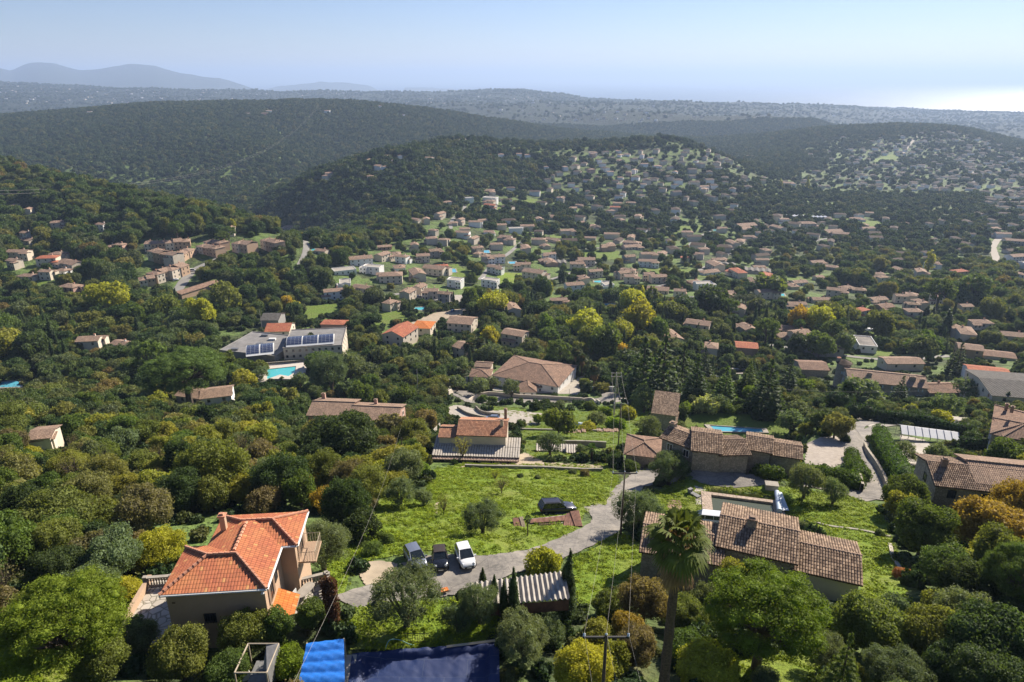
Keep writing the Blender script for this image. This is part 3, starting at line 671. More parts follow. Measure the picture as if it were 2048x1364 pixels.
def house(label, vols, cat='house', name='house', lod=1, group=None, wins=True):
    """vols: dicts with A,B,C eave corners in the survey picture (near-left, near-right, far-right), h eave height, roof, pitch, materials"""
    root = None; base = None; out = []
    for v in vols:
        v = dict(v); A0 = hit(*v['A'], v.get('h', 4)) if base is None else onplane(*v['A'], base + v.get('dz', 0))
        if base is None: base = float(A0[2])
        ze = base + v.get('dz', 0); A = onplane(*v['A'], ze); B = onplane(*v['B'], ze)
        e1 = (B - A)[:2]; L = float(np.linalg.norm(e1)); e1, e2 = frame_of(e1) if 'ang' not in v else frame_of((math.cos(math.radians(v['ang'])), math.sin(math.radians(v['ang']))))
        if 'C' in v: W = float(((onplane(*v['C'], ze) - A)[:2]) @ e2)
        elif 'D' in v: W = float(((onplane(*v['D'], ze) - A)[:2]) @ e2)
        else: W = v['W']
        L = v.get('L', L); W = max(W, 2.0)
        cx = A[:2] + e1 * L / 2 + e2 * W / 2; cs = [A[:2] + e1 * a + e2 * b for a in (0, L) for b in (0, W)]
        gmin = min(ground(c[0], c[1]) for c in cs) - .8; gnear = ground(A[0], A[1])
        if v.get('post'): gmin = ze - .3
        if root is None:
            root = empty(name, (float(cx[0]), float(cx[1]), float(ground(cx[0], cx[1])))); tag(root, label, cat, group); RL = np.array(root.location)
        o2 = A[:2] - RL[:2]; an = math.atan2(e1[1], e1[0]); pitch = v.get('pitch', 17); rk = v.get('roof', 'gable'); rd = v.get('ridge', 'x')
        wm = M[v.get('wall', 'cream')]; rm = M[v.get('mat', 'tile_brown')]; ed = M[v.get('edge', 'tile_gap' if v.get('geo') else 'ridge_old' if rk != 'flat' else 'white')]
        wl = MB(); zt = ze - RL[2] - .06; zb = gmin - RL[2]; c2 = o2 + e1 * L / 2 + e2 * W / 2; wl.box((c2[0], c2[1], zb), (L, W, zt - zb), an)
        t = math.tan(math.radians(pitch)); oh = v.get('oh', .4)
        q = lambda a, b, z: (o2[0] + e1[0] * a + e2[0] * b, o2[1] + e1[1] * a + e2[1] * b, z)
        if rk == 'gable':
            k = (W if rd == 'x' else L) / 2 * t + oh * t * .4 - .05
            if rd == 'x':
                for a in (.002, L - .002): wl.face([q(a, 0, zt), q(a, W, zt), q(a, W / 2, zt + k)])
            else:
                for b in (.002, W - .002): wl.face([q(0, b, zt), q(L, b, zt), q(L / 2, b, zt + k)])
        if rk in ('shed', 'shedf'):
            k = W * t * (1 if rk == 'shed' else -1)
            if rk == 'shed': 
                for a in (.002, L - .002): wl.face([q(a, 0, zt), q(a, W, zt), q(a, W, zt + k)])
                wl.face([q(0, W - .002, zt), q(L, W - .002, zt), q(L, W - .002, zt + k), q(0, W - .002, zt + k)])
            else: wl.v = [(x, y, min(z, zt + k)) if z > zt - .01 else (x, y, z) for x, y, z in wl.v]
        if not v.get('post'): wl.build('wall', [wm], root)
        rb = MB(); info = roof_mesh(rb, o2, e1, L, W, ze - RL[2], rk, pitch, oh, rd, v.get('geo', False)); 
        ro = rb.build('roof', [rm, ed], root, weld=not v.get('geo'))
        if lod >= 2 and info:
            rt = MB()
            for p, r in [q_ for i_, q_ in enumerate(info) if i_ not in v.get('skip', ())]: 
                p = np.array(p); r = np.array(r); n = max(2, int(np.linalg.norm(r - p) / .42)); d = (r - p) / n
                for i in range(n): rt.tube([p + d * i + [0, 0, .03], p + d * (i + 1.12) + [0, 0, .0]], [.15, .11], 6)
            rt.build('ridge_tiles', [M[v.get('ridgemat', 'ridge_old')]], ro, weld=False)
        if v.get('gutter'):
            gt = MB(); z = ze - RL[2] - oh * t * .6 - .1; gt.tube([q(-oh, -oh - .06, z), q(L + oh, -oh - .06, z)], .07, 6); gt.tube([q(L + oh + .06, -oh, z), q(L + oh + .06, W + oh, z)], .07, 6); gt.build('gutter', [M['white_plastic']], ro)
        # openings
        if wins and not v.get('post') and v.get('nw', 1):
            hgt = ze - gnear; nf = v.get('nw') if isinstance(v.get('nw'), int) and v.get('nw') is not True else max(1, int(L / 3.4))
            fl = [ze - 1.9] + ([ze - 4.6] if hgt > 4.9 else [])
            for fz in fl:
                for i in range(nf):
                    a = L * (i + .5) / nf; p = q(a, -.0, fz - RL[2])
                    if lod >= 2: window(root, p, an, .9, 1.15, v.get('frame', 'white'), v.get('shut'))
                    else: small_window(root, p, an, 1.0, 1.2)
                for side, aa, sgn in ((0, an - math.pi / 2, 0), (1, an + math.pi / 2, 1)):
                    nx = (-e1[0], -e1[1]) if side == 0 else (e1[0], e1[1]); px_, py_ = (cx[0]), (cx[1])
                    if nx[0] * px_ + nx[1] * py_ < 0:      # this end wall faces the camera side
                        for i in range(max(1, int(W / 4.5))):
                            b = W * (i + .5) / max(1, int(W / 4.5)); p = q(L * side, b, fz - RL[2])
                            if lod >= 2: window(root, p, aa, .9, 1.15, v.get('frame', 'white'), v.get('shut'))
                            else: small_window(root, p, aa, 1.0, 1.2)
        FOOT.append((float(cx[0]), float(cx[1]), math.hypot(L, W) / 2 + .5)); out.append((A, e1, e2, L, W, ze, RL))
        for ch in v.get('ch', []):      # chimneys at a fraction along L, W
            a, b = ch[0] * L, ch[1] * W; zz = ze - RL[2] + (min(b, W - b) * t if rk != 'flat' else 0) - .3
            chimney(root, q(a, b, zz), an, ch[2] if len(ch) > 2 else (.6, .6), ch[3] if len(ch) > 3 else 1.3, ch[4] if len(ch) > 4 else 'ridge_old', 'ridge_old')
        xs = [v['A'][0], v['B'][0]] + ([v['C'][0]] if 'C' in v else []); ys = [v['A'][1], v['B'][1]] + ([v['C'][1]] if 'C' in v else [])
        if not v.get('nokeep'): keep_box(min(xs), min(ys) - 4, max(xs), max(ys) + v.get('kd', 10))
    return root, out
# --- the houses of the near slope
salmon, so = house('salmon rendered house with a bright red hipped tile roof, left of the parked cars', [
    dict(A=(328.7,1182.7), B=(526.9,1170.4), h=5.8, W=5.2, skip=(2,), roof='hip', pitch=24, wall='salmon', mat='tile_salmon', edge='white', ridgemat='ridge', gutter=True, nw=0, kd=40, oh=.3),
    dict(A=(420,1094.4), B=(600.8,1025.7), h=5.8, ang=5.3, L=6.9, W=4.3, skip=(0,), roof='hip', pitch=24, wall='salmon', mat='tile_salmon', edge='white', ridgemat='ridge', gutter=True, nw=0, oh=.3),
    dict(A=(377,1180), B=(526.9,1170.4), dz=-.015, skip=(0, 1, 2, 3), roof='hip', ang=5.3, L=5.6, W=9.4, pitch=24, wall='salmon', mat='tile_salmon', edge='white', ridgemat='ridge', nw=0, oh=.3)], lod=2)
A, e1, e2, L, W, ze, RL = so[0]
Q = lambda a, b, z: (A[0] - RL[0] + e1[0] * a + e2[0] * b, A[1] - RL[1] + e1[1] * a + e2[1] * b, ze - RL[2] + z)
an = math.atan2(e1[1], e1[0])
window(salmon, Q(3.0, 0, -3.2), an, .75, .75, 'darkmetal'); 
g = MB(); [g.tube([(x, -.12, -.1), (x, -.12, .85)], .02, 4) for x in np.linspace(-.4, .4, 5)]; g.tube([(-.45, -.12, .1), (.45, -.12, .1)], .02, 4); g.tube([(-.45, -.12, .7), (.45, -.12, .7)], .02, 4); g.build('window_grille', [M['darkmetal']], salmon, Q(3.0, 0, -3.2), an)
for a, z in ((.5, -1.2), (.6, -4.3), (2.6, -4.6)): small_window(salmon, Q(a, 0, z), an, .22, .14, 'wood', 'air_vent')
window(salmon, Q(L, 1.6, -2.6), an + math.pi / 2, .8, 1.9, 'wood', 'shutter')
small_window(salmon, Q(L, 3.2, -2.2), an + math.pi / 2, .8, 1.2)
m = MB(); m.tube([(0, 0, 0), (0, .25, .05)], .03, 5); m.lathe((0, .3, -.12), [(.16, 0), (.02, .2)], 8); m.build('wall_lamp', [M['white_plastic']], salmon, Q(L - .15, -.35, -.6), an)
# porch awning of orange tiles
p = MB(); slope_face(p, [Q(L + 1.7, .2, -4.0), Q(L + 1.7, 3.4, -4.0), Q(L, 3.4, -3.2), Q(L, .2, -3.2)], e2); p.face([Q(L + 1.7, .2, -4.0), Q(L + 1.7, 3.4, -4.0), Q(L + 1.7, 3.4, -4.15), Q(L + 1.7, .2, -4.15)], 1); p.face([Q(L + 1.7, .2, -4.0), Q(L, .2, -3.2), Q(L, .2, -3.35), Q(L + 1.7, .2, -4.15)], 1); p.build('porch_roof', [M['tile_orange'], M['palewood']], salmon)
chimney(salmon, Q(2.5, 7.0, .1), an, (.45, .45), 1.7, 'salmon', 'ridge')
# balcony on the right hand wall of the back block
A2, _, _, L2, W2, _, _ = so[1]; q2 = lambda a, b, z: (A2[0] - RL[0] + e1[0] * a + e2[0] * b, A2[1] - RL[1] + e1[1] * a + e2[1] * b, ze - RL[2] + z)
b_ = MB(); c_ = q2(L2 + .75, 1.9, -2.6); b_.box(c_, (1.5, 2.8, .16), an); bo = b_.build('balcony', [M['salmon']], salmon)
b_ = MB(); 
for t_ in np.linspace(.55, 3.25, 13): b_.tube([q2(L2 + 1.45, t_, -2.45), q2(L2 + 1.45, t_, -1.5)], .018, 4)
for t_ in np.linspace(0.1, 1.45, 7): b_.tube([q2(L2 + t_, .55, -2.45), q2(L2 + t_, .55, -1.5)], .018, 4); b_.tube([q2(L2 + t_, 3.25, -2.45), q2(L2 + t_, 3.25, -1.5)], .018, 4)
b_.tube([q2(L2, .55, -1.5), q2(L2 + 1.45, .55, -1.5), q2(L2 + 1.45, 3.25, -1.5), q2(L2, 3.25, -1.5)], .03, 5); b_.build('balcony_railing', [M['palewood']], bo)
window(salmon, q2(L2, 1.9, -2.4), an + math.pi / 2, 1.1, 1.9, 'wood', 'shutter')
keep_box(300, 1020, 640, 1290)
house('long low house with weathered brown canal tiles behind the big umbrella pine', [
    dict(A=(1588,1136), B=(1719,1165.5), C=(1711.7,1087.4), h=3.4, pitch=15, wall='cream', mat='tile_old', geo=True, nw=0, oh=.3),
    dict(A=(1588,1136), B=(1719,1165.5), dz=.9, ang=-21.1, L=.1, W=.1, nw=0, post=True, oh=0, nokeep=True)][:1] + [
    dict(A=(1436,1089), B=(1590,1124), C=(1587.2,1037.4), dz=.8, pitch=15, wall='stone', mat='tile_old', geo=True, nw=0, oh=.3, ch=[(.40, .42, (.9, .7), 1.3, 'stone')]),
    dict(A=(1284,1100), B=(1443,1128), C=(1440,1051), dz=0, pitch=15, wall='stone', mat='tile_old', geo=True, nw=0, oh=.3, ch=[(.14, .3, (.9, .5), .9, 'stone')])], lod=2, name='stone_house')
house('tile roofed house with a wide grey corrugated lean-to along its front, above the meadow', [
    dict(A=(914.9,869), B=(1011.3,872), C=(1019.4,838), h=5.2, pitch=20, wall='cream', mat='tile_terracotta', nw=0, ch=[(.95, .9, (.55, .55), 2.6, 'ridge_old'), (.9, .35, (.6, .5), 1.4, 'cream')], geo=True, oh=.25, kd=0),
    dict(A=(878,873), B=(914,874), C=(914.5,850), dz=-.6, pitch=18, wall='cream', mat='tile_terracotta', nw=0, oh=.2, kd=0),
    dict(A=(866.6,909), B=(1036,914), C=(1030,884), dz=-2.6, roof='shed', pitch=7, wall='cream', mat='fibro', geo=True, nw=5, oh=.3, kd=10),
    dict(A=(866,917), B=(1037,922), C=(1037,912), dz=-2.9, roof='shed', pitch=12, wall='cream', mat='corr_pink', post=True, oh=.1, nw=0, kd=10)], lod=2)
house('large low villa with sprawling hipped brown roofs, behind the walled road', [
    dict(A=(985,750), B=(1116,773), C=(1148,730), h=4.6, roof='hip', pitch=15, wall='white', mat='tile_brown', nw=6, kd=16),
    dict(A=(939,752), B=(979,754), C=(981,738), dz=-1, roof='hip', pitch=17, wall='cream', mat='tile_brown', nw=0),
    dict(A=(1040,783), B=(1072,783), D=(1030,760), dz=-.9, roof='hip', pitch=20, wall='white', mat='tile_brown', nw=2),
    dict(A=(1070,776), B=(1090,772), D=(1066,762), dz=-1.4, roof='gable', pitch=20, wall='white', mat='tile_brown', nw=1),
    dict(A=(950,732), B=(981,734), C=(980,724), dz=-.3, roof='gable', pitch=17, wall='cream', mat='tile_pink', nw=0)], cat='villa', name='villa', lod=2)
house('beige two storey house with a low annex, behind the large hipped villa', [
    dict(A=(1003,666), B=(1044,673), C=(1055,662), h=6, pitch=15, wall='cream', mat='tile_pink', nw=2), dict(A=(1003,680), B=(1027,685), C=(1034,676), dz=-3, pitch=14, wall='cream', mat='tile_pink', nw=2)])
house('small square beige house among palms, left of the large villa', [dict(A=(905,692), B=(925,698), C=(930,682), h=5, pitch=16, wall='cream', mat='tile_pink', nw=1)])
house('tall narrow stone hut with a single pitched tile roof, beside the bright lawn', [
    dict(A=(1306,824), B=(1352,830), C=(1352,806), h=6.5, roof='shed', pitch=20, wall='stone', mat='tile_old', nw=0, kd=22), dict(A=(1304,843), B=(1350,850), C=(1352,834), dz=-3.4, roof='shed', pitch=16, wall='stone', mat='tile_old', nw=0)], cat='hut', name='stone_hut', lod=2)
house('rambling stone farmhouse with stepped brown roofs, in front of the blue pool and lawn', [
    dict(A=(1386,898.4), B=(1441,905), C=(1441,862), h=3.8, pitch=18, wall='stone', mat='tile_old', geo=True, nw=0, kd=8),
    dict(A=(1325,874), B=(1390,898), C=(1392,866), dz=-.3, pitch=18, wall='stone', mat='tile_old', geo=True, nw=2, ch=[(.04, .6, (.9, .9), 1.2, 'stone')]),
    dict(A=(1441,908), B=(1497,907), C=(1497,872), dz=-.4, pitch=18, wall='stone', mat='tile_old', geo=True, nw=0, ch=[(.0, .7, (.6, .6), .9, 'ridge_old')]),
    dict(A=(1494,896), B=(1541,904), C=(1541,873), dz=-.8, pitch=18, wall='stone', mat='tile_old', geo=True, nw=0),
    dict(A=(1543,907), B=(1601,916), C=(1598,886), dz=-1.6, pitch=16, wall='stone', mat='tile_old', geo=True, nw=0)], cat='farmhouse', name='farmhouse', lod=2)
house('low outbuilding with a purplish brown hipped tile roof, left of the stone farmhouse', [dict(A=(1252,906), B=(1321,914), C=(1318,876), h=3, roof='hip', pitch=15, wall='stone', mat='tile_brown', nw=0)], cat='outbuilding', name='outbuilding', lod=2)
house('gabled stone house cut by the right edge, just above the orange tree', [
    dict(A=(1873.5,968.2), B=(2048,987.7), D=(1838.5,910), h=4.6, pitch=17, wall='stone', mat='tile_old', geo=True, nw=4, frame='darkmetal', ch=[(.10, .42, (.8, .6), 1.5, 'ridge_old'), (.93, .35, (.9, .9), 2.0, 'stone')], L=17, kd=20),
    dict(A=(1955,962), B=(2048,972), D=(1946,912), dz=.5, pitch=17, wall='stone', mat='tile_pink', nw=0, L=12)], name='stone_house', lod=2)
house('pale stone villa with brown hipped roofs, cut by the right edge above the greenhouse', [
    dict(A=(1985,866), B=(2060,884), D=(1957,803), h=5.5, roof='hip', pitch=18, wall='stone', mat='tile_brown', nw=3, shut='shutter_pale', ch=[(.1, .8), (.15, .5)], L=16),
    dict(A=(2010,872), B=(2060,880), D=(2000,838), dz=.2, roof='hip', pitch=20, wall='stone', mat='tile_brown', nw=2, L=12)], cat='villa', name='villa', lod=2)
tower, to = house('long stone manor with a round tower at its left end and several chimneys', [
    dict(A=(1698,760), B=(1856,776), C=(1860,752), h=6, pitch=18, wall='stone', mat='tile_pink', nw=6, shut='shutter_pale', ch=[(.28, .3, (1.6, 1.2), 1.4, 'stone'), (.83, .3, (2, 1.4), 1.6, 'stone'), (.95, .25, (1.4, 1.2), 1.4, 'stone')]),
    dict(A=(1860,785), B=(1926,784), C=(1924,764), dz=-1.6, pitch=18, wall='stone', mat='tile_brown', nw=2, ch=[(.55, .7)])], cat='manor', name='manor_house', lod=2)
pt = hit(1680, 770, 1); m = MB(); m.lathe((0, 0, -2), [(2.9, 0), (2.6, 12.2)], 20); rt_ = tower.location
m.build('tower_wall', [M['stone']], tower, (pt[0] - rt_.x, pt[1] - rt_.y, pt[2] - rt_.z), smooth=False)
m = MB(); m.lathe((0, 0, 10.1), [(3.2, 0), (3.1, .15), (0, 1.6)], 20); m.build('tower_roof', [M['tile_pink']], tower, (pt[0] - rt_.x, pt[1] - rt_.y, pt[2] - rt_.z))
chimney(tower, (pt[0] - rt_.x - 2, pt[1] - rt_.y + 1, pt[2] - rt_.z + 10.2), 0, (1.2, 1.2), 1.8, 'stone')
for z, a in ((6, -.5), (6, .4), (2, -.3)): small_window(tower, (pt[0] - rt_.x + 2.72 * math.sin(a), pt[1] - rt_.y - 2.72 * math.cos(a), pt[2] - rt_.z + z), a, .9, 1.2, 'shutter_pale')
keep_box(1655, 705, 1930, 800)
house('brown roofed stone range just left of the round tower', [dict(A=(1603,738), B=(1658,740), C=(1658,722), h=3.5, pitch=15, wall='stone', mat='tile_brown', nw=0)])
house('big grey shallow roofed building with white end wall, at the right edge', [dict(A=(1985,790), B=(2060,796), D=(1964,741), h=3.6, roof='gable', pitch=8, wall='cream', mat='corr_grey', nw=3, L=24)], cat='building', name='building')
house('red roofed house behind the big grey roof at the right edge', [dict(A=(1940,744), B=(2022,752), C=(2010,736), h=4.5, pitch=14, wall='white', mat='tile_red', nw=0)])
house('grey stone house with dull grey roof, behind the round tower', [dict(A=(1621,696), B=(1689,698), C=(1686,684), h=4.5, pitch=13, wall='greywall', mat='tile_old', nw=3)])
house('white modern house with a dark flat roof', [dict(A=(1719,691), B=(1755,694), C=(1742,674), h=4, roof='flat', wall='white', mat='asphalt', nw=2)])
house('low brown roofed house directly behind the long stone manor', [dict(A=(1775,727), B=(1849,727), C=(1844,713), h=3.6, pitch=14, wall='cream', mat='tile_pink', nw=2)])
house('ochre walled house with brown roof and a stepped lower wing, far right', [dict(A=(1918,696), B=(1968,702), C=(1962,690), h=5, pitch=15, wall='ochre', mat='tile_pink', nw=2), dict(A=(1968,710), B=(2033,717), C=(2030,705), dz=-3, pitch=13, wall='cream', mat='tile_brown', nw=0)])
house('small house with orange red roof among dark conifers, right of centre', [dict(A=(1473,694), B=(1516,697), C=(1512,685), h=4, pitch=16, wall='pinkwall', mat='tile_red', nw=0)])
house('L shaped single storey house with light brown roof, beside the big umbrella pines', [
    dict(A=(351,790), B=(401,797), C=(404,777), h=3.6, pitch=17, wall='cream', mat='tile_pink', nw=2), dict(A=(401,797), B=(462,790), C=(464,770), dz=.0, pitch=17, wall='white', mat='tile_pink', nw=2)])
house('pink house with two chimneys, half hidden behind a dark round oak', [
    dict(A=(616,829), B=(697,832), C=(699,798), h=4.5, pitch=17, wall='pinkwall', mat='tile_pink', nw=3, ch=[(.12, .9, (.9, .7), 1.8, 'pinkwall')]),
    dict(A=(697,838), B=(792,842), C=(796,808), dz=-.3, pitch=17, wall='pinkwall', mat='tile_pink', nw=3, ch=[(.4, .85, (.8, .7), 1.6, 'pinkwall')])], lod=2)
house('small ruined beige building with a sagging tile roof, far left edge', [dict(A=(56,878), B=(99,874), C=(101,852), h=3, pitch=14, wall='cream', mat='tile_pink', nw=0), dict(A=(50,884), B=(106,876), C=(108,868), dz=-.6, roof='shed', pitch=8, wall='cream', mat='tile_pink', nw=0)], cat='shed', name='ruined_shed')
house('dark red gabled villa with roof windows, right of the solar panel building', [dict(A=(764,668), B=(806,674), C=(827,653), h=6, pitch=22, wall='cream', mat='tile_red', nw=2, ridge='y')])
house('bright orange red roofed house right behind the dark red gabled villa', [dict(A=(823,655), B=(860,657), C=(873,643), h=4, roof='hip', pitch=18, wall='cream', mat='tile_orange', nw=1)])
house('long beige house with a pinkish roof and wide front, behind the orange red roof', [dict(A=(894,645), B=(942,649), C=(953,634), h=5, pitch=15, wall='cream', mat='tile_pink', nw=4)])
house('red roofed cottage beside a pole, left behind the solar panel building', [dict(A=(530,663), B=(578,662), C=(576,646), h=4.5, pitch=20, wall='cream', mat='tile_red', nw=2)])
house('grey sheet roofed shed beside a bright yellow shrub', [dict(A=(521,640), B=(556,640), C=(552,626), h=4, pitch=18, wall='greywall', mat='corr_grey', nw=0)], cat='shed', name='shed')
house('small hipped pavilion with brick red roof in the left middle meadow', [dict(A=(641,648), B=(689,649), C=(685,640), h=3.2, roof='hip', pitch=16, wall='pinkwall', mat='tile_red', nw=0)])
# the institution with barrel solar roofs
inst, io = house('large flat roofed complex with curved solar panel roofs, left of centre', [
    dict(A=(566,697), B=(684,691), C=(680,656), h=5.5, roof='flat', wall='cream', mat='roof_grey', edge='concrete', nw=9, kd=0),
    dict(A=(440,701), B=(550,713), C=(566,670), dz=-3, roof='flat', wall='greywall', mat='roof_grey', edge='greywall', nw=0)], cat='building', name='institution')
def barrel(px0, py0, px1, py1, depth, dz, rise=2.2):
    ze_ = io[0][5] + dz; a = onplane(px0, py0, ze_); b = onplane(px1, py1, ze_); e, f = frame_of((b - a)); L = float(np.linalg.norm((b - a)[:2])); rl = io[0][6]; m = MB(); n = 12
    P = [[(a[0] - rl[0] + e[0] * s + f[0] * depth * t, a[1] - rl[1] + e[1] * s + f[1] * depth * t, ze_ - rl[2] + rise * math.sin(math.pi * (t * .85 + .02))) for t in np.linspace(0, 1, n)] for s in (0, L)]
    for i in range(n - 1): m.face([P[0][i], P[1][i], P[1][i + 1], P[0][i + 1]], 0)
    m.face(P[0], 0); m.face(P[1][::-1], 0); bo = m.build('barrel_roof', [M['white_plastic']], inst)
    m = MB(); w_ = L / max(1, round(L / 6)) 
    for k in range(max(1, round(L / 6))):
        m = MB()
        for i in range(1, n - 3):
            q = [];
            for s, t_ in ((k * w_ + .3, i), (k * w_ + w_ - .3, i), (k * w_ + w_ - .3, i + 1), (k * w_ + .3, i + 1)):
                t = t_ / (n - 1); q.append((a[0] - rl[0] + e[0] * s + f[0] * depth * t, a[1] - rl[1] + e[1] * s + f[1] * depth * t, ze_ - rl[2] + rise * math.sin(math.pi * (t * .85 + .02)) + .12))
            m.face(q, 0, [(k * w_, i * 1.0), (k * w_ + w_ - .6, i * 1.0), (k * w_ + w_ - .6, i + 1.0), (k * w_, i + 1.0)])
        m.build('solar_panel', [M['solar']], bo, weld=False)
barrel(572, 695, 668, 688, 11, .4); barrel(492, 714, 548, 708, 12, -.8)
for k, (x_, y_) in enumerate(((520, 690), (545, 680), (470, 700), (590, 672), (530, 672), (610, 668))):
    z_ = io[1][5]; p = onplane(x_, y_, z_); m = MB(); m.box((0, 0, 0), (3.2, 1.6, .9)); m.build('roof_light', [M['white_plastic'] if k % 2 else M['metal']], inst, (p[0] - io[0][6][0], p[1] - io[0][6][1], z_ - io[0][6][2]))
keep_box(437, 652, 688, 706); keep_box(505, 722, 624, 768)
# ---------------------------------------------------------------- lawns, roads, yards: sheets draped on the ground
_bb = {}
def inp1(x, y, P):
    k = id(P); b = _bb.get(k)
    if b is None: b = _bb[k] = (min(p[0] for p in P), max(p[0] for p in P), min(p[1] for p in P), max(p[1] for p in P), P)
    if x < b[0] or x > b[1] or y < b[2] or y > b[3]: return False
    c = False; x1, y1 = P[-1]
    for x2, y2 in P:
        if (y1 > y) != (y2 > y) and x < (x2 - x1) * (y - y1) / (y2 - y1) + x1: c = not c
        x1, y1 = x2, y2
    return c
def nearest_on(P, q):
    best = None
    for i in range(len(P)):
        a = np.array(P[i]); b = np.array(P[(i + 1) % len(P)]); t = np.clip(((q - a) @ (b - a)) / max(1e-9, (b - a) @ (b - a)), 0, 1); r = a + (b - a) * t; d = ((r - q) ** 2).sum()
        if best is None or d < best[0]: best = (d, r)
    return best[1]
M['pale_deck'] = plain('pale_stone_deck', (.56, .50, .44), .9, var=.15, scale=.6)
OPEN = []   # open ground (survey picture polygons) where no random tree stands
def dens(P, step=14):
    o = []
    for i in range(len(P)):
        a, b = P[i], P[(i + 1) % len(P)]; n = max(1, int(math.dist(a, b) / step)); o += [(a[0] + (b[0] - a[0]) * k / n, a[1] + (b[1] - a[1]) * k / n) for k in range(n)]
    return o
def sheet(name, P, mat, lift=.05, kind='structure', open_=True, label=None, cat=None):
    W = [hit(*p)[:2] for p in dens(P)]; W = np.array(W); ym = W[:, 1].mean(); c = max(.35, ym / 170)
    x0, y0 = W.min(0); x1, y1 = W.max(0); c = max(c, math.sqrt((x1 - x0) * (y1 - y0) / 60000)); nx = int((x1 - x0) / c) + 2; ny = int((y1 - y0) / c) + 2
    X, Y = np.meshgrid(x0 + np.arange(nx) * c, y0 + np.arange(ny) * c); Fq = grid_faces(ny, nx)
    cx = X.ravel()[Fq].mean(1); cyy = Y.ravel()[Fq].mean(1); Fq = Fq[inpoly(cx, cyy, W)]
    if len(Fq) == 0: return None
    used, inv = np.unique(Fq, return_inverse=True); Fq = inv.reshape(Fq.shape); vx = X.ravel()[used].copy(); vy = Y.ravel()[used].copy()
    out = ~inpoly(vx, vy, W)
    for i in np.nonzero(out)[0]: vx[i], vy[i] = nearest_on(W, np.array([vx[i], vy[i]]))
    z = ground(vx, vy) + lift + ym * .0002
    o = bpy.data.objects.new(name, npmesh(name, np.stack([vx, vy, z], 1), Fq, [M[mat]], True)); link(o); tag(o, label, cat, None, kind)
    if open_: OPEN.append(P)
    return o
def smooth_path(P, n=6):
    P = [np.array(p, float) for p in P]; Q = [2 * P[0] - P[1]] + P + [2 * P[-1] - P[-2]]; o = []
    for i in range(1, len(Q) - 2):
        for k in range(n):
            t = k / n; o.append(.5 * ((2 * Q[i]) + (-Q[i - 1] + Q[i + 1]) * t + (2 * Q[i - 1] - 5 * Q[i] + 4 * Q[i + 1] - Q[i + 2]) * t * t + (-Q[i - 1] + 3 * Q[i] - 3 * Q[i + 1] + Q[i + 2]) * t ** 3))
    o.append(P[-1]); return o
ROADS = []
def road(name, P, width, mat='asphalt', lift=.09, kind='structure'):
    W = smooth_path([hit(*p)[:2] for p in P], 8); V = []; nc = 5
    for i, p in enumerate(W):
        d = W[min(i + 1, len(W) - 1)] - W[max(i - 1, 0)]; d /= np.linalg.norm(d) + 1e-9; s = np.array([-d[1], d[0]]); ROADS.append((p[0], p[1], width / 2 + .6))
        ww = width * (1 + .05 * math.sin(i * 1.7))
        for k in range(nc): q = p + s * ww * (k / (nc - 1) - .5); V.append((q[0], q[1], float(ground(q[0], q[1])) + lift + p[1] * .0003))
    o = bpy.data.objects.new(name, npmesh(name, np.array(V), grid_faces(len(W), nc), [M[mat]], True)); link(o); tag(o, kind=kind); return o
sheet('meadow', [(862,940),(930,928),(1000,932),(1215,943),(1238,952),(1228,1012),(1190,1010),(1168,1030),(1160,1052),(1110,1092),(960,1115),(880,1100),(800,1110),(720,1125),(700,1150),(690,1185),(640,1215),(655,1120),(720,1045),(760,1000),(790,985),(850,990)], 'meadow')
sheet('grass_bank', [(1140,1118),(1200,1090),(1250,1065),(1290,1100),(1285,1175),(1160,1215)], 'meadow')
sheet('garden_grass', [(1310,985),(1345,968),(1400,958),(1500,966),(1600,978),(1700,995),(1760,1010),(1790,1090),(1815,1180),(1800,1235),(1700,1240),(1722,1190),(1720,1110),(1590,1045),(1440,1030),(1320,1040)], 'meadow')
sheet('verge_grass', [(1240,935),(1300,925),(1320,935),(1270,948)], 'meadow')
sheet('lower_grass', [(695,1215),(880,1200),(1000,1235),(960,1300),(700,1300)], 'meadow')
sheet('left_grass', [(-40,1290),(60,1290),(170,1330),(180,1400),(-40,1400)], 'meadow')
sheet('bottom_grass', [(1470,1310),(1650,1310),(1660,1400),(1450,1400)], 'meadow')
sheet('farmhouse_lawn', [(1352,842),(1400,826),(1480,828),(1575,838),(1590,860),(1562,888),(1500,893),(1440,870),(1380,856)], 'lawn')
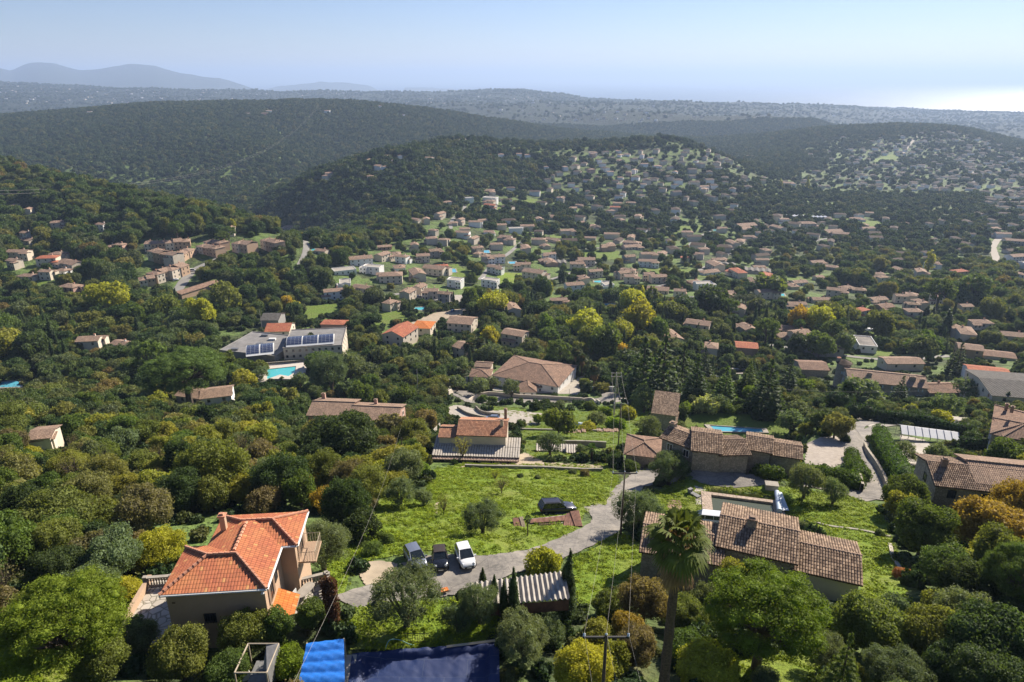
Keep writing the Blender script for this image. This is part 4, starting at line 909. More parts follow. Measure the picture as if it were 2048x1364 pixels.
for i, P in enumerate([
    [(840,832),(868,765),(905,722),(935,718),(925,745),(890,780),(862,830)], [(975,812),(1060,818),(1110,826),(1085,838),(1000,832)], [(1120,824),(1290,806),(1305,850),(1240,905),(1060,920),(1040,880),(1045,850)],
    [(900,926),(1220,930),(1235,943),(1000,932)], [(700,790),(760,768),(860,755),(845,835),(800,820),(700,800)], [(993,545),(1070,548),(1078,568),(1045,570),(1000,582)], [(888,530),(915,528),(940,545),(948,562),(915,566),(900,552)],
    [(925,573),(965,578),(960,602),(932,600)], [(603,613),(678,606),(682,625),(610,642)], [(748,625),(800,618),(822,640),(748,657)], [(1160,503),(1240,501),(1238,520),(1165,520)], [(1283,535),(1400,538),(1432,556),(1300,550)],
    [(1658,434),(1772,444),(1765,458),(1665,442)], [(1355,452),(1410,450),(1400,462),(1360,462)], [(1540,548),(1600,555),(1640,560),(1540,562)], [(268,505),(290,510),(285,530),(262,535)], [(75,560),(98,555),(92,595),(70,590)], [(1100,470),(1130,466),(1125,476),(1100,478)],
    [(1040,400),(1075,398),(1070,410),(1038,410)], [(1690,690),(1760,700),(1790,705),(1780,715),(1700,705)], [(1520,700),(1600,700),(1590,708),(1520,708)], [(980,415),(1010,413),(1010,420),(980,422)], [(1700,652),(1760,650),(1760,668),(1710,668)], [(1745,318),(1790,306),(1800,318),(1750,328)], [(1330,466),(1360,462),(1380,470),(1335,476)]]):
    sheet('field', P, 'lawn' if i != 5 else 'meadow', open_=i not in (0, 4))
# driveway and lanes
road('driveway', [(690,1207),(760,1187),(850,1168),(930,1152),(1000,1133),(1080,1112),(1150,1085),(1200,1060),(1235,1030),(1245,1000),(1262,972),(1300,952),(1400,950),(1500,958),(1600,968),(1700,985),(1752,1000)], 4.2)
sheet('parking_yard', [(800,1128),(870,1108),(960,1112),(1060,1105),(1000,1150),(950,1185),(880,1195),(855,1160)], 'asphalt', .075)
sheet('turning_patch', [(1165,1015),(1195,1008),(1240,1020),(1245,1060),(1180,1090),(1120,1105),(1175,1060),(1185,1035)], 'asphalt', .075)
sheet('junction', [(1255,960),(1262,940),(1300,930),(1350,945),(1340,962),(1290,975)], 'asphalt', .12)
road('lane', [(1752,1000),(1748,965),(1735,930),(1712,900),(1700,870),(1712,852),(1745,845)], 4.6, lift=.12)
road('side_lane', [(1712,900),(1725,880),(1745,860),(1780,850)], 3.5, lift=.14)
sheet('gravel_court', [(1612,888),(1650,872),(1688,872),(1700,895),(1690,925),(1660,940),(1608,936)], 'gravel', .07)
sheet('courtyard', [(1330,900),(1360,890),(1440,915),(1430,925),(1380,925),(1335,915)], 'paving', .07)
sheet('villa_road', [(882,785),(905,790),(935,806),(1040,806),(1165,806),(1215,808),(1262,800),(1268,785),(1240,772),(1200,778),(1205,795),(1165,800),(1040,790),(950,785),(893,775)], 'asphalt', .07)
sheet('villa_yard', [(893,775),(885,765),(895,750),(935,752),(940,775),(1000,783),(1160,790),(1160,770),(1190,760),(1170,748),(1120,775),(1040,782),(960,772)], 'concrete', .06)
sheet('house_parking', [(888,822),(905,810),(930,812),(960,822),(1020,820),(1085,827),(1080,850),(1032,852),(1000,838),(905,838)], 'concrete', .07)
sheet('dirt_terrace', [(905,938),(1000,928),(1050,905),(1090,925),(1210,932),(1208,940),(1050,935),(930,932)], 'dirt', .10, open_=True)
sheet('gravel_path', [(880,1000),(870,1010),(865,1020),(875,1030)], 'dirt', .1)
sheet('dirt_patch', [(712,1128),(760,1122),(795,1128),(800,1150),(785,1165),(730,1172),(718,1150)], 'dirt', .10)
sheet('gravel_garden', [(1800,870),(1850,880),(1880,905),(1870,925),(1820,945),(1795,910)], 'concrete', .06)
sheet('pale_yard', [(1880,830),(1940,835),(1935,852),(1890,850)], 'concrete', .06)
sheet('stone_garden', [(1700,835),(1752,825),(1760,845),(1740,855)], 'paving', .06)
sheet('car_park', [(800,585),(850,590),(945,590),(965,605),(880,608),(810,600)], 'concrete', .06)
sheet('dirt_track', [(800,655),(870,625),(955,612),(960,620),(885,640),(850,660)], 'dirt', .08)
sheet('ruin_yard', [(100,870),(150,850),(185,852),(150,868),(110,880)], 'asphalt', .06)
road('village_road', [(352,585),(376,552),(400,535),(430,522),(443,512),(446,495),(450,486)], 6.5, 'roadfar')
road('left_road', [(590,548),(600,530),(610,510),(613,492),(610,482)], 5, 'roadfar')
for P in ([(960,620),(1000,608),(1060,590),(1100,585)], [(1075,510),(1120,505),(1170,498),(1220,495)], [(1480,770),(1400,745),(1330,735)], [(1370,500),(1390,480),(1420,462)], [(1440,520),(1480,490)], [(1540,690),(1640,705),(1780,720),(1900,712)], [(900,470),(905,440),(925,425),(930,412)], [(700,600),(760,600),(800,588),(860,600),(960,606)], [(1100,560),(1160,540),(1200,520)], [(1250,580),(1330,570),(1400,540),(1450,510)], [(1560,500),(1640,480),(1700,470)], [(1480,640),(1560,640),(1660,640)], [(960,560),(985,530),(1020,505),(1060,470)], [(1300,480),(1340,450),(1360,420)], [(1600,620),(1700,625),(1800,640),(1900,640)]): road('valley_road', P, 4, 'roadfar')
for P in ([(1985,495),(1995,480),(2010,472)], [(1982,530),(1992,520),(1988,505),(1985,495)], [(1805,308),(1815,295),(1840,268)], [(1945,372),(1948,345),(1942,328)]): road('bright_road', P, 7, 'concrete')
keep_box(890, 782, 1262, 808); keep_box(1690, 905, 1745, 990); keep_box(1180, 935, 1300, 1010); keep_box(1742, 850, 1806, 978)
# ---------------------------------------------------------------- walls, pools, yards
def wallstrip(name, label, P, h, th=.3, mat='cream', top=None, cat='wall'):
    W = smooth_path([hit(*p)[:2] for p in P], 4) if len(P) > 2 else [hit(*p)[:2] for p in P]; o = W[0]; z0 = float(ground(*o)); m = MB()
    for a, b in zip(W[:-1], W[1:]):
        n = max(1, int(np.linalg.norm(b - a) / 3))
        for k in range(n):
            p = a + (b - a) * k / n; q = a + (b - a) * (k + 1) / n; d = (q - p) / np.linalg.norm(q - p); s = np.array([-d[1], d[0]]) * th / 2; zp, zq = float(ground(*p)), float(ground(*q))
            c = lambda v, s_, z: (v[0] + s_[0] - o[0], v[1] + s_[1] - o[1], z - z0)
            A = [c(p, -s, zp - .8), c(q, -s, zq - .8), c(q, -s, zq + h), c(p, -s, zp + h)]; B = [c(p, s, zp - .8), c(q, s, zq - .8), c(q, s, zq + h), c(p, s, zp + h)]
            m.face(A); m.face(B[::-1]); m.face([A[3], A[2], B[2], B[3]]); 
    r = m.build(name, [M[mat]], None, (o[0], o[1], z0)); tag(r, label, cat); return r
wallstrip('boundary_wall', 'long cream roadside wall in front of the large villa', [(897,790),(960,793),(1040,796),(1165,803)], 1.6)
wallstrip('boundary_wall', 'curved pale wall around the road turning, behind the concrete power pole', [(1168,782),(1200,783),(1240,785),(1262,795)], 2.2, mat='white')
wallstrip('boundary_wall', 'short curved cream wall beside the villa gate, left of the concrete pole', [(1165,803),(1185,803),(1200,810)], 1.4)
wallstrip('screen_fence', 'green mesh screen on a low white wall, left of the large villa', [(880,765),(883,752),(895,742),(908,735)], 2.0, .08, 'greenmesh' if 'greenmesh' in M else 'white', cat='fence')
wallstrip('gate_wall', 'low curved stone wall by the iron gate, above the parked silver car', [(915,818),(935,830),(965,838),(985,840)], 1.0, .3, 'stone')
wallstrip('gate_wall', 'short stone wall under the round shrubs, right of the iron gate', [(952,818),(965,828),(1000,833)], 1.1, .3, 'stone')
wallstrip('roadside_wall', 'dry stone wall along the lane, under the tall clipped hedge', [(1728,895),(1745,925),(1765,960),(1775,990)], 1.3, .5, 'stone')
wallstrip('lane_wall', 'pale wall end beside the left gate post of the lane', [(1722,985),(1716,960)], 1.6, .4, 'stone')
wallstrip('garden_wall', 'low pale retaining wall across the sunny grass, right of the long stone house', [(1590,1040),(1650,1052),(1720,1062),(1780,1075)], .25, .3, 'concrete')
wallstrip('garden_wall', 'low stone edging on the right border of the sunny grass', [(1779,1090),(1785,1115),(1800,1140)], .3, .4, 'concrete')
wallstrip('path_wall', 'pale sloping wall of the footpath left of the corrugated fronted house', [(868,868),(880,850),(893,835)], 1.2, .3, 'concrete')
wallstrip('terrace_wall', 'long pale retaining wall under the bare terrace above the meadow', [(930,935),(1050,938),(1205,943)], .7, .3, 'concrete')
wallstrip('pool_garden_wall', 'brick topped wall behind the dry garden of the corrugated fronted house', [(1075,893),(1140,893),(1212,896)], 1.5, .3, 'concrete')
wallstrip('yard_wall', 'low wall with square stubs above the dry garden', [(1022,860),(1100,862),(1215,864)], .6, .3, 'concrete')
# salmon house terrace: paving, parapet, balustrades
def prism_on_plane(name, P, z, h, mats, label=None, cat=None, kind=None, parent=None):
    W = [onplane(*p, z) for p in P]; o = W[0]; m = MB(); T = [(w[0] - o[0], w[1] - o[1], 0) for w in W]; Bm = [(a, b, -h) for a, b, _ in T]; m.face(T)
    for i in range(len(T)): j = (i + 1) % len(T); m.face([T[i], Bm[i], Bm[j], T[j]])
    loc = (o[0], o[1], z) if parent is None else (o[0] - parent.location.x, o[1] - parent.location.y, z - parent.location.z)
    r = m.build(name, mats, parent, loc); tag(r, label, cat, None, kind); return r
zt = float(so[0][5]) - 5.5
terr = prism_on_plane('terrace', [(235,1262),(300,1160),(345,1160),(360,1262),(372,1300),(290,1300)], zt, 4, [M['paving']], 'crazy paved terrace left of the salmon house', 'terrace')
zt2 = zt + .1
prism_on_plane('terrace', [(520,1270),(560,1200),(660,1160),(672,1190),(665,1240),(600,1275)], zt2, 4, [M['paving']], 'crazy paved patio with garden table, right of the salmon house', 'terrace')
def balustrade(label, a, b, z, n):
    A = onplane(*a, z); B = onplane(*b, z); r = empty('balustrade', tuple(A)); tag(r, label, 'balustrade'); L = float(np.linalg.norm(B - A)); an = math.atan2(B[1] - A[1], B[0] - A[0]); r.rotation_euler = (0, 0, an)
    m = MB(); m.box((L / 2, 0, .0), (L, .3, .12)); m.build('base_rail', [M['concrete']], r); m = MB(); m.box((L / 2, 0, .85), (L + .3, .34, .12)); m.build('top_rail', [M['concrete']], r)
    m = MB(); m.lathe((0, 0, .12), [(.05, 0), (.09, .12), (.05, .3), (.11, .5), (.05, .62), (.08, .73)], 8); me = m.mesh('baluster', [M['concrete']], smooth=True)
    for k in range(n): o = bpy.data.objects.new('baluster', me); o.location = (L * (k + .5) / n, 0, 0); link(o, r)
    for x in (-.1, L + .1): m = MB(); m.box((x, 0, 0), (.34, .34, 1.05)); m.build('pier', [M['concrete']], r)
    return r
balustrade('pale stone balustrade at the back of the left terrace of the salmon house', (296,1172), (345,1168), zt, 9)
balustrade('pale stone balustrade at the back of the patio, right of the salmon house', (592,1178), (652,1163), zt2, 11)
balustrade('white balustrade with pots along the right side of the patio', (658,1166), (664,1215), zt2, 9)
balustrade('long balustrade behind the turquoise pool', (535,729), (624,722), float(hit(580,726)[2]) + .3, 34)
A_ = onplane(243,1262,zt); B_ = onplane(302,1162,zt); m = MB(); L_ = float(np.linalg.norm(B_ - A_)); m.box((L_ / 2, 0, -3), (L_, .35, 3.7)); o = m.build('terrace_parapet', [M['salmon']], None, tuple(A_), math.atan2(B_[1] - A_[1], B_[0] - A_[0])); tag(o, 'sloping cream parapet on the left edge of the paved terrace', 'wall')
def table(loc, rz, label, l=1.6, w_=.9, mat='concrete'):
    r = empty('garden_table', loc, rz); tag(r, label, 'table'); m = MB()
    P = [(l / 2 * math.copysign(abs(math.cos(a)) ** .6, math.cos(a)), w_ / 2 * math.copysign(abs(math.sin(a)) ** .6, math.sin(a))) for a in np.linspace(0, 2 * math.pi, 20, endpoint=False)]
    m.face([(x, y, .76) for x, y in P]); m.face([(x, y, .71) for x, y in P][::-1])
    for i in range(20): j = (i + 1) % 20; m.face([(*P[i], .76), (*P[i], .71), (*P[j], .71), (*P[j], .76)])
    m.build('tabletop', [M[mat]], r)
    for sx in (-1, 1):
        for sy in (-1, 1): m = MB(); m.tube([(sx * l * .35, sy * w_ * .3, 0), (sx * l * .33, sy * w_ * .28, .71)], .035, 5); m.build('leg', [M[mat]], r)
    return r
def gchair(loc, rz, label, mat='white_plastic'):
    r = empty('garden_chair', loc, rz); tag(r, label, 'chair'); m = MB(); m.box((0, 0, .42), (.5, .48, .04)); m.build('seat', [M[mat]], r); m = MB(); m.box((0, .24, .46), (.5, .05, .48)); m.build('backrest', [M[mat]], r)
    for sx in (-1, 1):
        for sy in (-1, 1): m = MB(); m.tube([(sx * .23, sy * .22, 0), (sx * .2, sy * .2, .42)], .025, 4); m.build('leg', [M[mat]], r)
p = onplane(612,1193,zt2); table(tuple(p), 1.2, 'oval pale garden table on the patio of the salmon house', 2.0, 1.0)
p = onplane(596,1198,zt2); gchair(tuple(p), 1.3, 'white garden chair left of the oval table')
p = onplane(650,1190,zt2); gchair(tuple(p), -1.4, 'white garden chair by the potted balustrade')
p = onplane(568,1224,zt2); m = MB(); m.lathe((0, 0, 0), [(.75, 0), (.8, .35), (.72, .35), (.7, .12), (0, .1)], 20); o = m.build('paddling_pool', [M['tarp_blue']], None, tuple(p)); tag(o, 'small bright blue paddling pool beside the orange porch roof', 'paddling pool')
# pools
def pool(label, P, z=None, water='pool', deck=None, depth=.35, frame=1.5, name='swimming_pool', lift=.35):
    c = np.mean(P, 0); z = float(hit(*c)[2]) + lift if z is None else z; W = [onplane(*p, z) for p in P]; cc = np.mean(W, 0); r = empty(name, tuple(cc)); tag(r, label, 'swimming pool'); n = len(W); inn = [w_[:2] - cc[:2] for w_ in W]; out = [v * (1 + frame / max(.5, np.linalg.norm(v))) for v in inn]
    m = MB()
    for i in range(n):
        j = (i + 1) % n; m.face([(*inn[i], 0), (*inn[j], 0), (*out[j], 0), (*out[i], 0)]); m.face([(*out[i], 0), (*out[j], 0), (*out[j], -3.5), (*out[i], -3.5)]); m.face([(*inn[i], 0), (*inn[j], 0), (*inn[j], -depth - .3), (*inn[i], -depth - .3)])
    m.build('deck', [M[deck or 'concrete']], r); m = MB(); m.face([(*v, -depth) for v in inn]); m.build('water', [M[water]], r); FOOT.append((cc[0], cc[1], 3)); xs = [p[0] for p in P]; ys = [p[1] for p in P]; keep_box(min(xs) - 2, min(ys) - 2, max(xs) + 2, max(ys) + 2); return r
pool('murky rectangular pool with a pink stone surround behind the long stone house', [(1422,989),(1546,1005),(1551,1038),(1426,1021)], None, 'pool_green', 'pinkstone', .3, 1.6, lift=1.5)
z_ = float(hit(1485,1005)[2]) + 1.42
m = MB(); a, b = onplane(1553,988,z_), onplane(1558,1026,z_); m.tube([tuple(a - a + [0, 0, .35]), tuple((b - a) + [0, 0, .35])], .38, 14); m.face([(0, -.1, .5), (b - a) + [0, 0, .5], (b - a) + [1.6, .4, .12], (.9, .3, .12)]); o = m.build('rolled_pool_cover', [M['pale_tarp']], None, tuple(a)); tag(o, 'pale blue rolled pool cover at the right end of the murky pool', 'pool cover')
p = hit(1542,978); m = MB(); m.box((0, 0, -.3), (1.8, 1.2, 1.2)); m.box((0, 0, .92), (1.95, 1.35, .08)); o = m.build('pool_pump_box', [M['concrete']], None, tuple(p), -.2); tag(o, 'grey box hut behind the rolled pool cover', 'utility box')
for k, (x_, y_) in enumerate(((1388,990),)):
    p = hit(x_, y_); m = MB(); m.box((0, 0, 0), (.7, 1.9, .25)); m.box((0, .8, .25), (.7, .5, .45)); o = m.build('sun_lounger', [M['grey_tarp']], None, tuple(p), .6); tag(o, 'dark sun lounger at the left end of the murky pool', 'sun lounger')
sheet('pool_terrace', [(1388,972),(1412,976),(1412,1020),(1392,1010)], 'paving', .06)
sheet('wood_path', [(1334,1000),(1362,1002),(1365,1028),(1336,1024)], 'wood', .1)
pool('blue rectangular pool on the farmhouse lawn', [(1419,850),(1523,857),(1527,864),(1432,862)], None, 'pool_blue', 'concrete', .2, 1.4)
pool('turquoise pool with a curved step end, above the L shaped house', [(535,738),(592,732),(590,744),(577,752),(560,749),(534,758)], None, 'pool', 'pale_deck', .25, 4.5, lift=1.0)
sheet('pool_terrace', [(506,768),(516,735),(536,728),(622,722),(610,745),(560,760)], 'pale_deck', .05)
pool('pale pool behind the round tower house, among dark conifers', [(1469,738),(1490,738),(1488,745),(1468,746)], None, 'pool', 'concrete')
for i, (x_, y_, w_, mt, lb) in enumerate([(184,586,12,'pool','small turquoise pool beside the house left of the village terraces'), (20,768,22,'pool_blue','bright blue pool at the far left edge'), (900,541,13,'pool_blue','round blue pool on the bright green mound'), (840,617,11,'pool','turquoise pool just below the grey roofed houses'),
    (970,503,10,'pool_blue','kidney pool right of the beige house row, left of centre'), (1025,525,8,'pool_blue','pool beside the white winged villa in mid valley'), (1020,417,7,'pool_blue','pool below the white modern villas on the valley rim'), (1000,434,6,'pool','pale pool below the white modern villas'), (1048,444,6,'pool','pool in the upper middle of the valley suburb'), (1220,609,10,'pool_blue','pool behind the long house, right of centre'), (1196,563,8,'pool','long pool beside the low white house'),
    (1092,443,5,'pool','tiny pool in the middle of the upper suburb'), (1237,476,5,'pool','tiny pool right of the pink house'), (993,436,4,'pool','tiny pool left in the upper suburb'), (1560,590,10,'pool','dim pool behind the palm row'), (1145,365,5,'pool','far pool under the dark grove'), (628,499,6,'pool','tiny pool beside the cottage by the left road'), (758,513,6,'pool','pool right of the white topped villa'), (1430,460,4,'pool','tiny pool in the right suburb'), (872,462,4,'pool','tiny pool among grove houses')]):
    pool(lb, [(x_ - w_, y_ - w_ * .22), (x_ + w_ * .8, y_ - w_ * .3), (x_ + w_, y_ + w_ * .25), (x_ - w_ * .9, y_ + w_ * .3)], None, mt, 'concrete', .15, 1.2, lift=.5)
# near foreground: tarpaulin lean-to, net covered pool, shed frame
def hz_pt(px, py, h): return hit(px, py, h)
r = empty('tarpaulin_shelter', tuple(hit(640,1330))); tag(r, 'bright blue tarpaulin lean-to roof at the bottom edge, left of the navy net', 'shelter'); rl = np.array(r.location); zt3 = rl[2] + 2.3
c4 = [onplane(597,1368,zt3), onplane(690,1368,zt3), onplane(688,1277,zt3 + .35), onplane(614,1286,zt3 + .35)]
m = MB(); nu, nv = 10, 36; G_ = [[None] * (nu + 1) for _ in range(nv + 1)]
for j in range(nv + 1):
    for i in range(nu + 1):
        a = c4[0] * (1 - i / nu) + c4[1] * (i / nu); b = c4[3] * (1 - i / nu) + c4[2] * (i / nu); q = a * (1 - j / nv) + b * (j / nv); q = q + [0, 0, .13 * abs(math.sin(j / nv * math.pi * 4)) + .03 * math.sin(i * 1.9 + j)]; G_[j][i] = q - rl
for j in range(nv):
    for i in range(nu): m.face([G_[j][i], G_[j][i + 1], G_[j + 1][i + 1], G_[j + 1][i]])
m.build('tarpaulin', [M['tarp_blue']], r, smooth=True)
for q in c4: m = MB(); q2_ = q - rl; m.tube([(q2_[0], q2_[1], -.6), tuple(q2_)], .06, 5); m.build('post', [M['palewood']], r)
keep_box(590, 1275, 700, 1364)
r = empty('net_covered_pool', tuple(hit(850,1330))); tag(r, 'large pool covered with a wrinkled navy blue net at the bottom edge', 'covered pool'); rl = np.array(r.location); zn = rl[2] + .9
c4 = [onplane(690,1420,zn), onplane(1000,1420,zn), onplane(998,1283,zn), onplane(704,1307,zn)]
m = MB(); nu, nv = 70, 34
def nz(s, t):
    e = min(s, 1 - s, (1 - t) * 1.0); h = .0 if e > .09 else -.0; 
    return -.22 * (1 - sstep(.05, .075, np.array([e]))[0]) * 0 + (-.35 if e > .1 else -.35 * max(0, (e - .06) / .04)) + .16 * vnoise(np.array([s * 22.]), np.array([t * 7.]))[0] * (1.0 if e < .12 else .35) + .06 * vnoise(np.array([s * 60 + t * 30]), np.array([t * 12.]))[0]
P_ = [[None] * (nu + 1) for _ in range(nv + 1)]
for j in range(nv + 1):
    for i in range(nu + 1):
        s, t = i / nu, j / nv; q = (c4[0] * (1 - s) + c4[1] * s) * (1 - t) + (c4[3] * (1 - s) + c4[2] * s) * t; P_[j][i] = q - rl + [0, 0, nz(s, t)]
for j in range(nv):
    for i in range(nu): m.face([P_[j][i], P_[j][i + 1], P_[j + 1][i + 1], P_[j + 1][i]])
for a, b in ((0, 1), (1, 2), (2, 3), (3, 0)):
    p_, q_ = c4[a] - rl, c4[b] - rl; m.face([p_, q_, q_ - [0, 0, 3], p_ - [0, 0, 3]])
m.build('net', [M['net']], r, smooth=True)
a, b = onplane(893,1293,zn + .1) - rl, onplane(990,1281,zn + .1) - rl; m = MB(); m.tube([tuple(a), tuple(b)], .12, 4); m.build('timber_edge', [M['palewood']], r)
keep_box(700, 1285, 1000, 1364); OPEN.append([(690,1300),(1000,1280),(1005,1420),(680,1420)]); OPEN.append([(590,1275),(690,1270),(690,1420),(590,1420)])
p = hit(697,1350); m = MB(); m.box((0, 0, -1), (1.2, 5, 1.9)); o = m.build('side_slab', [M['concrete']], None, (p[0] - .0, p[1] - 1.5, p[2]), .05); tag(o, 'pale grey slab between the blue tarpaulin and the navy net', 'slab')
p = hit(520,1350, .8); r = empty('timber_shelter', tuple(p)); tag(r, 'open timber shelter frame with a grey cloth, bottom edge left of the blue tarpaulin', 'shelter')
m = MB(); 
for x in (-1.1, 1.1):
    for y in (-1.3, 1.3): m.tube([(x, y, -1.5), (x, y, 1.6)], .06, 5)
for a, b in (((-1.1, -1.3), (1.1, -1.3)), ((1.1, -1.3), (1.1, 1.3)), ((1.1, 1.3), (-1.1, 1.3)), ((-1.1, 1.3), (-1.1, -1.3))): m.tube([(*a, 1.6), (*b, 1.6)], .06, 5)
m.build('frame', [M['palewood']], r); m = MB(); m.face([(1.1, -1.2, 1.66), (1.1, 1.3, 1.66), (.2, 1.3, 1.5), (.5, -.4, 1.1)]); m.face([(1.15, -1.2, 1.6), (1.15, 1.3, 1.6), (1.2, 1.3, .2), (1.2, -1.2, .2)]); m.build('cloth', [M['grey_tarp']], r)
m = MB(); m.box((.2, 0, -.6), (1.6, 2.2, .8)); m.build('bench_box', [M['grey_tarp']], r); keep_box(482, 1290, 552, 1364)
p = hit(490,1358, .3); m = MB(); m.lathe((0, 0, 0), [(.42, -.04), (.45, 0), (.42, .04), (0, .06)], 16); o = m.build('cable_reel', [M['white_plastic']], None, (p[0], p[1], p[2] + .4)); o.rotation_euler = (1.0, 0, 0); tag(o, 'round white cable reel leaning on the shed frame', 'reel')
p = hit(833,1285); m = MB(); [m.tube([(x, 0, 0), (x, 0, .9)], .015, 4) for x in np.linspace(-1, 1, 12)]; m.tube([(-1, 0, .9), (1, 0, .9)], .03, 4); m.tube([(-1, 0, .1), (1, 0, .1)], .03, 4); o = m.build('metal_gate', [M['darkmetal']], None, tuple(p)); tag(o, 'small dark iron gate under the big olive, above the navy net', 'gate')
m = MB(); pts = [hit(x, y) + [0, 0, .15 + .5 * math.sin(k)] for k, (x, y) in enumerate(((770,1302),(780,1292),(800,1292),(820,1293),(845,1288),(860,1292)))]; o0 = pts[0]; m.tube([tuple(q - o0) for q in smooth_path(pts, 5)], .03, 5); o = m.build('garden_hose', [plain('pale_green_hose', (.25, .5, .45), .5)], None, tuple(o0)); tag(o, 'pale green hose looping beside the navy net', 'hose')
# corrugated shed roof by the cypresses
def corrugated(label, name, P, h, mat, pitchdz=0.0, wave=.5, amp=.09, cat='shed roof', wall='rust', drop=2.2):
    z = float(hit(*P[0])[2]) + h; c = [onplane(*P[0], z), onplane(*P[1], z), onplane(*P[2], z + pitchdz), onplane(*P[3], z + pitchdz)]; r = empty(name, tuple(c[0])); tag(r, label, cat); o_ = c[0]; L = float(np.linalg.norm(c[1] - c[0])); n = int(L / wave * 6); m = MB()
    for i in range(n):
        q = []
        for k, e in ((i, 0), (i + 1, 0), (i + 1, 1), (i, 1)):
            t = k / n; b = (c[0] * (1 - t) + c[1] * t) if e == 0 else (c[3] * (1 - t) + c[2] * t); q.append(b - o_ + [0, 0, amp * math.sin(2 * math.pi * k / 6)])
        m.face(q, 0, [(0, 0)] * 4)
    m.build('corrugated_sheet', [M[mat]], r, smooth=True); m = MB()
    for a, b in ((0, 1), (1, 2), (2, 3), (3, 0)): p_, q_ = (c[a] - o_) * .99, (c[b] - o_) * .99; m.face([p_ - [0, 0, .15], q_ - [0, 0, .15], q_ - [0, 0, drop], p_ - [0, 0, drop]])
    m.build('wall', [M[wall]], r); return r
corrugated('long grey corrugated roof behind the row of cypresses, below the driveway', 'corrugated_shed', [(940,1212),(1140,1197),(1128,1142),(940,1166)], 1.2, 'fibro', .5, .42, .10, drop=1.2)
keep_box(930, 1135, 1140, 1205)
corrugated('white grey corrugated panels in the dry garden, left part', 'corrugated_cover', [(1072,901),(1135,903),(1135,888),(1072,886)], 1.0, 'fibro', .3, .5, .08, 'cover'); corrugated('white grey corrugated panels in the dry garden, right part', 'corrugated_cover', [(1132,905),(1160,906),(1160,889),(1132,888)], 1.0, 'fibro', .3, .5, .08, 'cover')
# pile of rusty sheets beside the pickup
r = empty('rusty_sheet_pile', tuple(hit(1095,1045))); tag(r, 'pile of rusty corrugated sheets and planks in the grass in front of the black pickup', 'scrap pile'); rl = np.array(r.location); rs = np.random.RandomState(3)
def slab(nm, P, h, mat):
    z = rl[2] + h + .25; c = [onplane(*p, z) - rl for p in P]; m = MB(); n = 14
    for i in range(n):
        q = []
        for k, e in ((i, 0), (i + 1, 0), (i + 1, 1), (i, 1)):
            t = k / n; b = (c[0] * (1 - t) + c[1] * t) if e == 0 else (c[3] * (1 - t) + c[2] * t); q.append(b + [0, 0, .035 * (k % 2)])
        m.face(q)
    for a, b in ((0, 1), (1, 2), (2, 3), (3, 0)): m.face([c[a], c[b], c[b] - [0, 0, .25 + h], c[a] - [0, 0, .25 + h]])
    m.build(nm, [M[mat]], r)
slab('sheet', [(1030,1065),(1046,1065),(1040,1035),(1025,1036)], .1, 'rust'); slab('plank', [(1047,1065),(1054,1065),(1046,1033),(1038,1034)], .2, 'dirt'); slab('sheet', [(1056,1064),(1165,1050),(1150,1028),(1058,1038)], .0, 'oldmetal')
slab('sheet', [(1060,1046),(1148,1040),(1140,1030),(1062,1038)], .15, 'rust'); slab('sheet', [(1075,1065),(1120,1058),(1110,1046),(1078,1048)], .12, 'rust'); slab('sheet', [(1150,1052),(1165,1052),(1158,1020),(1140,1023)], .35, 'rust'); slab('sheet', [(1125,1056),(1152,1050),(1142,1024),(1132,1028)], .22, 'rust')
for k in range(7): x = 1082 + k * 3.6; slab('plank', [(x, 1062 - k * .5), (x + 1.6, 1062 - k * .5), (x - 2, 1046), (x - 4, 1046)], .28, 'palewood')
FOOT.append((rl[0], rl[1], 5)); keep_box(1020, 1015, 1170, 1070)
for x_, y_, lb in ((1206,863,'right part of'),): pass
for k, (x_, y_) in enumerate(((1150,866),(1215,864))):
    p = hit(x_, y_); r = empty('tile_stack', tuple(p)); tag(r, ('pile of salvaged pink tiles in the garden, left one by the upturned boat', 'pile of salvaged pink tiles in the garden, right one near the pole')[k], 'tile pile')
    for i in range(10): m = MB(); m.box((-2.5 + i * .55, R.uniform(-.3, .3), 0), (.5, 1.6, .5 + R.random() * .3)); m.build('tile_row', [M['tile_pink']], r)
p = hit(1158,852); m = MB(); m.tube([(-2, 0, .2), (-1.2, 0, .4), (0, 0, .45), (1.2, 0, .4), (2, 0, .2)], [.05, .5, .65, .5, .05], 10); o = m.build('upturned_boat', [M['pale_tarp']], None, tuple(p)); tag(o, 'pale upturned boat beside the salvaged tiles', 'boat')
# greenhouse
p = hit(1852,882); r = empty('greenhouse', tuple(p), -.30); tag(r, 'greenhouse with a shiny pale sheet roof right of the tall clipped hedge', 'greenhouse'); m = MB(); L_, W_ = 12, 5
m.face([(-L_ / 2, -W_ / 2, 2.2), (L_ / 2, -W_ / 2, 2.2), (L_ / 2, 0, 3.3), (-L_ / 2, 0, 3.3)]); m.face([(-L_ / 2, W_ / 2, 2.2), (L_ / 2, W_ / 2, 2.2), (L_ / 2, 0, 3.3), (-L_ / 2, 0, 3.3)]); gm = plain('shiny_sheet', (.75, .75, .74), .35, .2, .1); m.build('roof', [gm], r)
m = MB(); [m.tube([(x, y, -1), (x, y, 2.2)], .05, 4) for x in np.linspace(-L_ / 2, L_ / 2, 9) for y in (-W_ / 2, W_ / 2)]; [m.tube([(x, -W_ / 2, 2.24), (x, 0, 3.34)], .05, 4) for x in np.linspace(-L_ / 2, L_ / 2, 9)]; m.tube([(-L_ / 2, -W_ / 2, 1), (L_ / 2, -W_ / 2, 1)], .04, 4); m.build('frame', [M['metal']], r); FOOT.append((p[0], p[1], 7)); keep_box(1812, 845, 1895, 892)
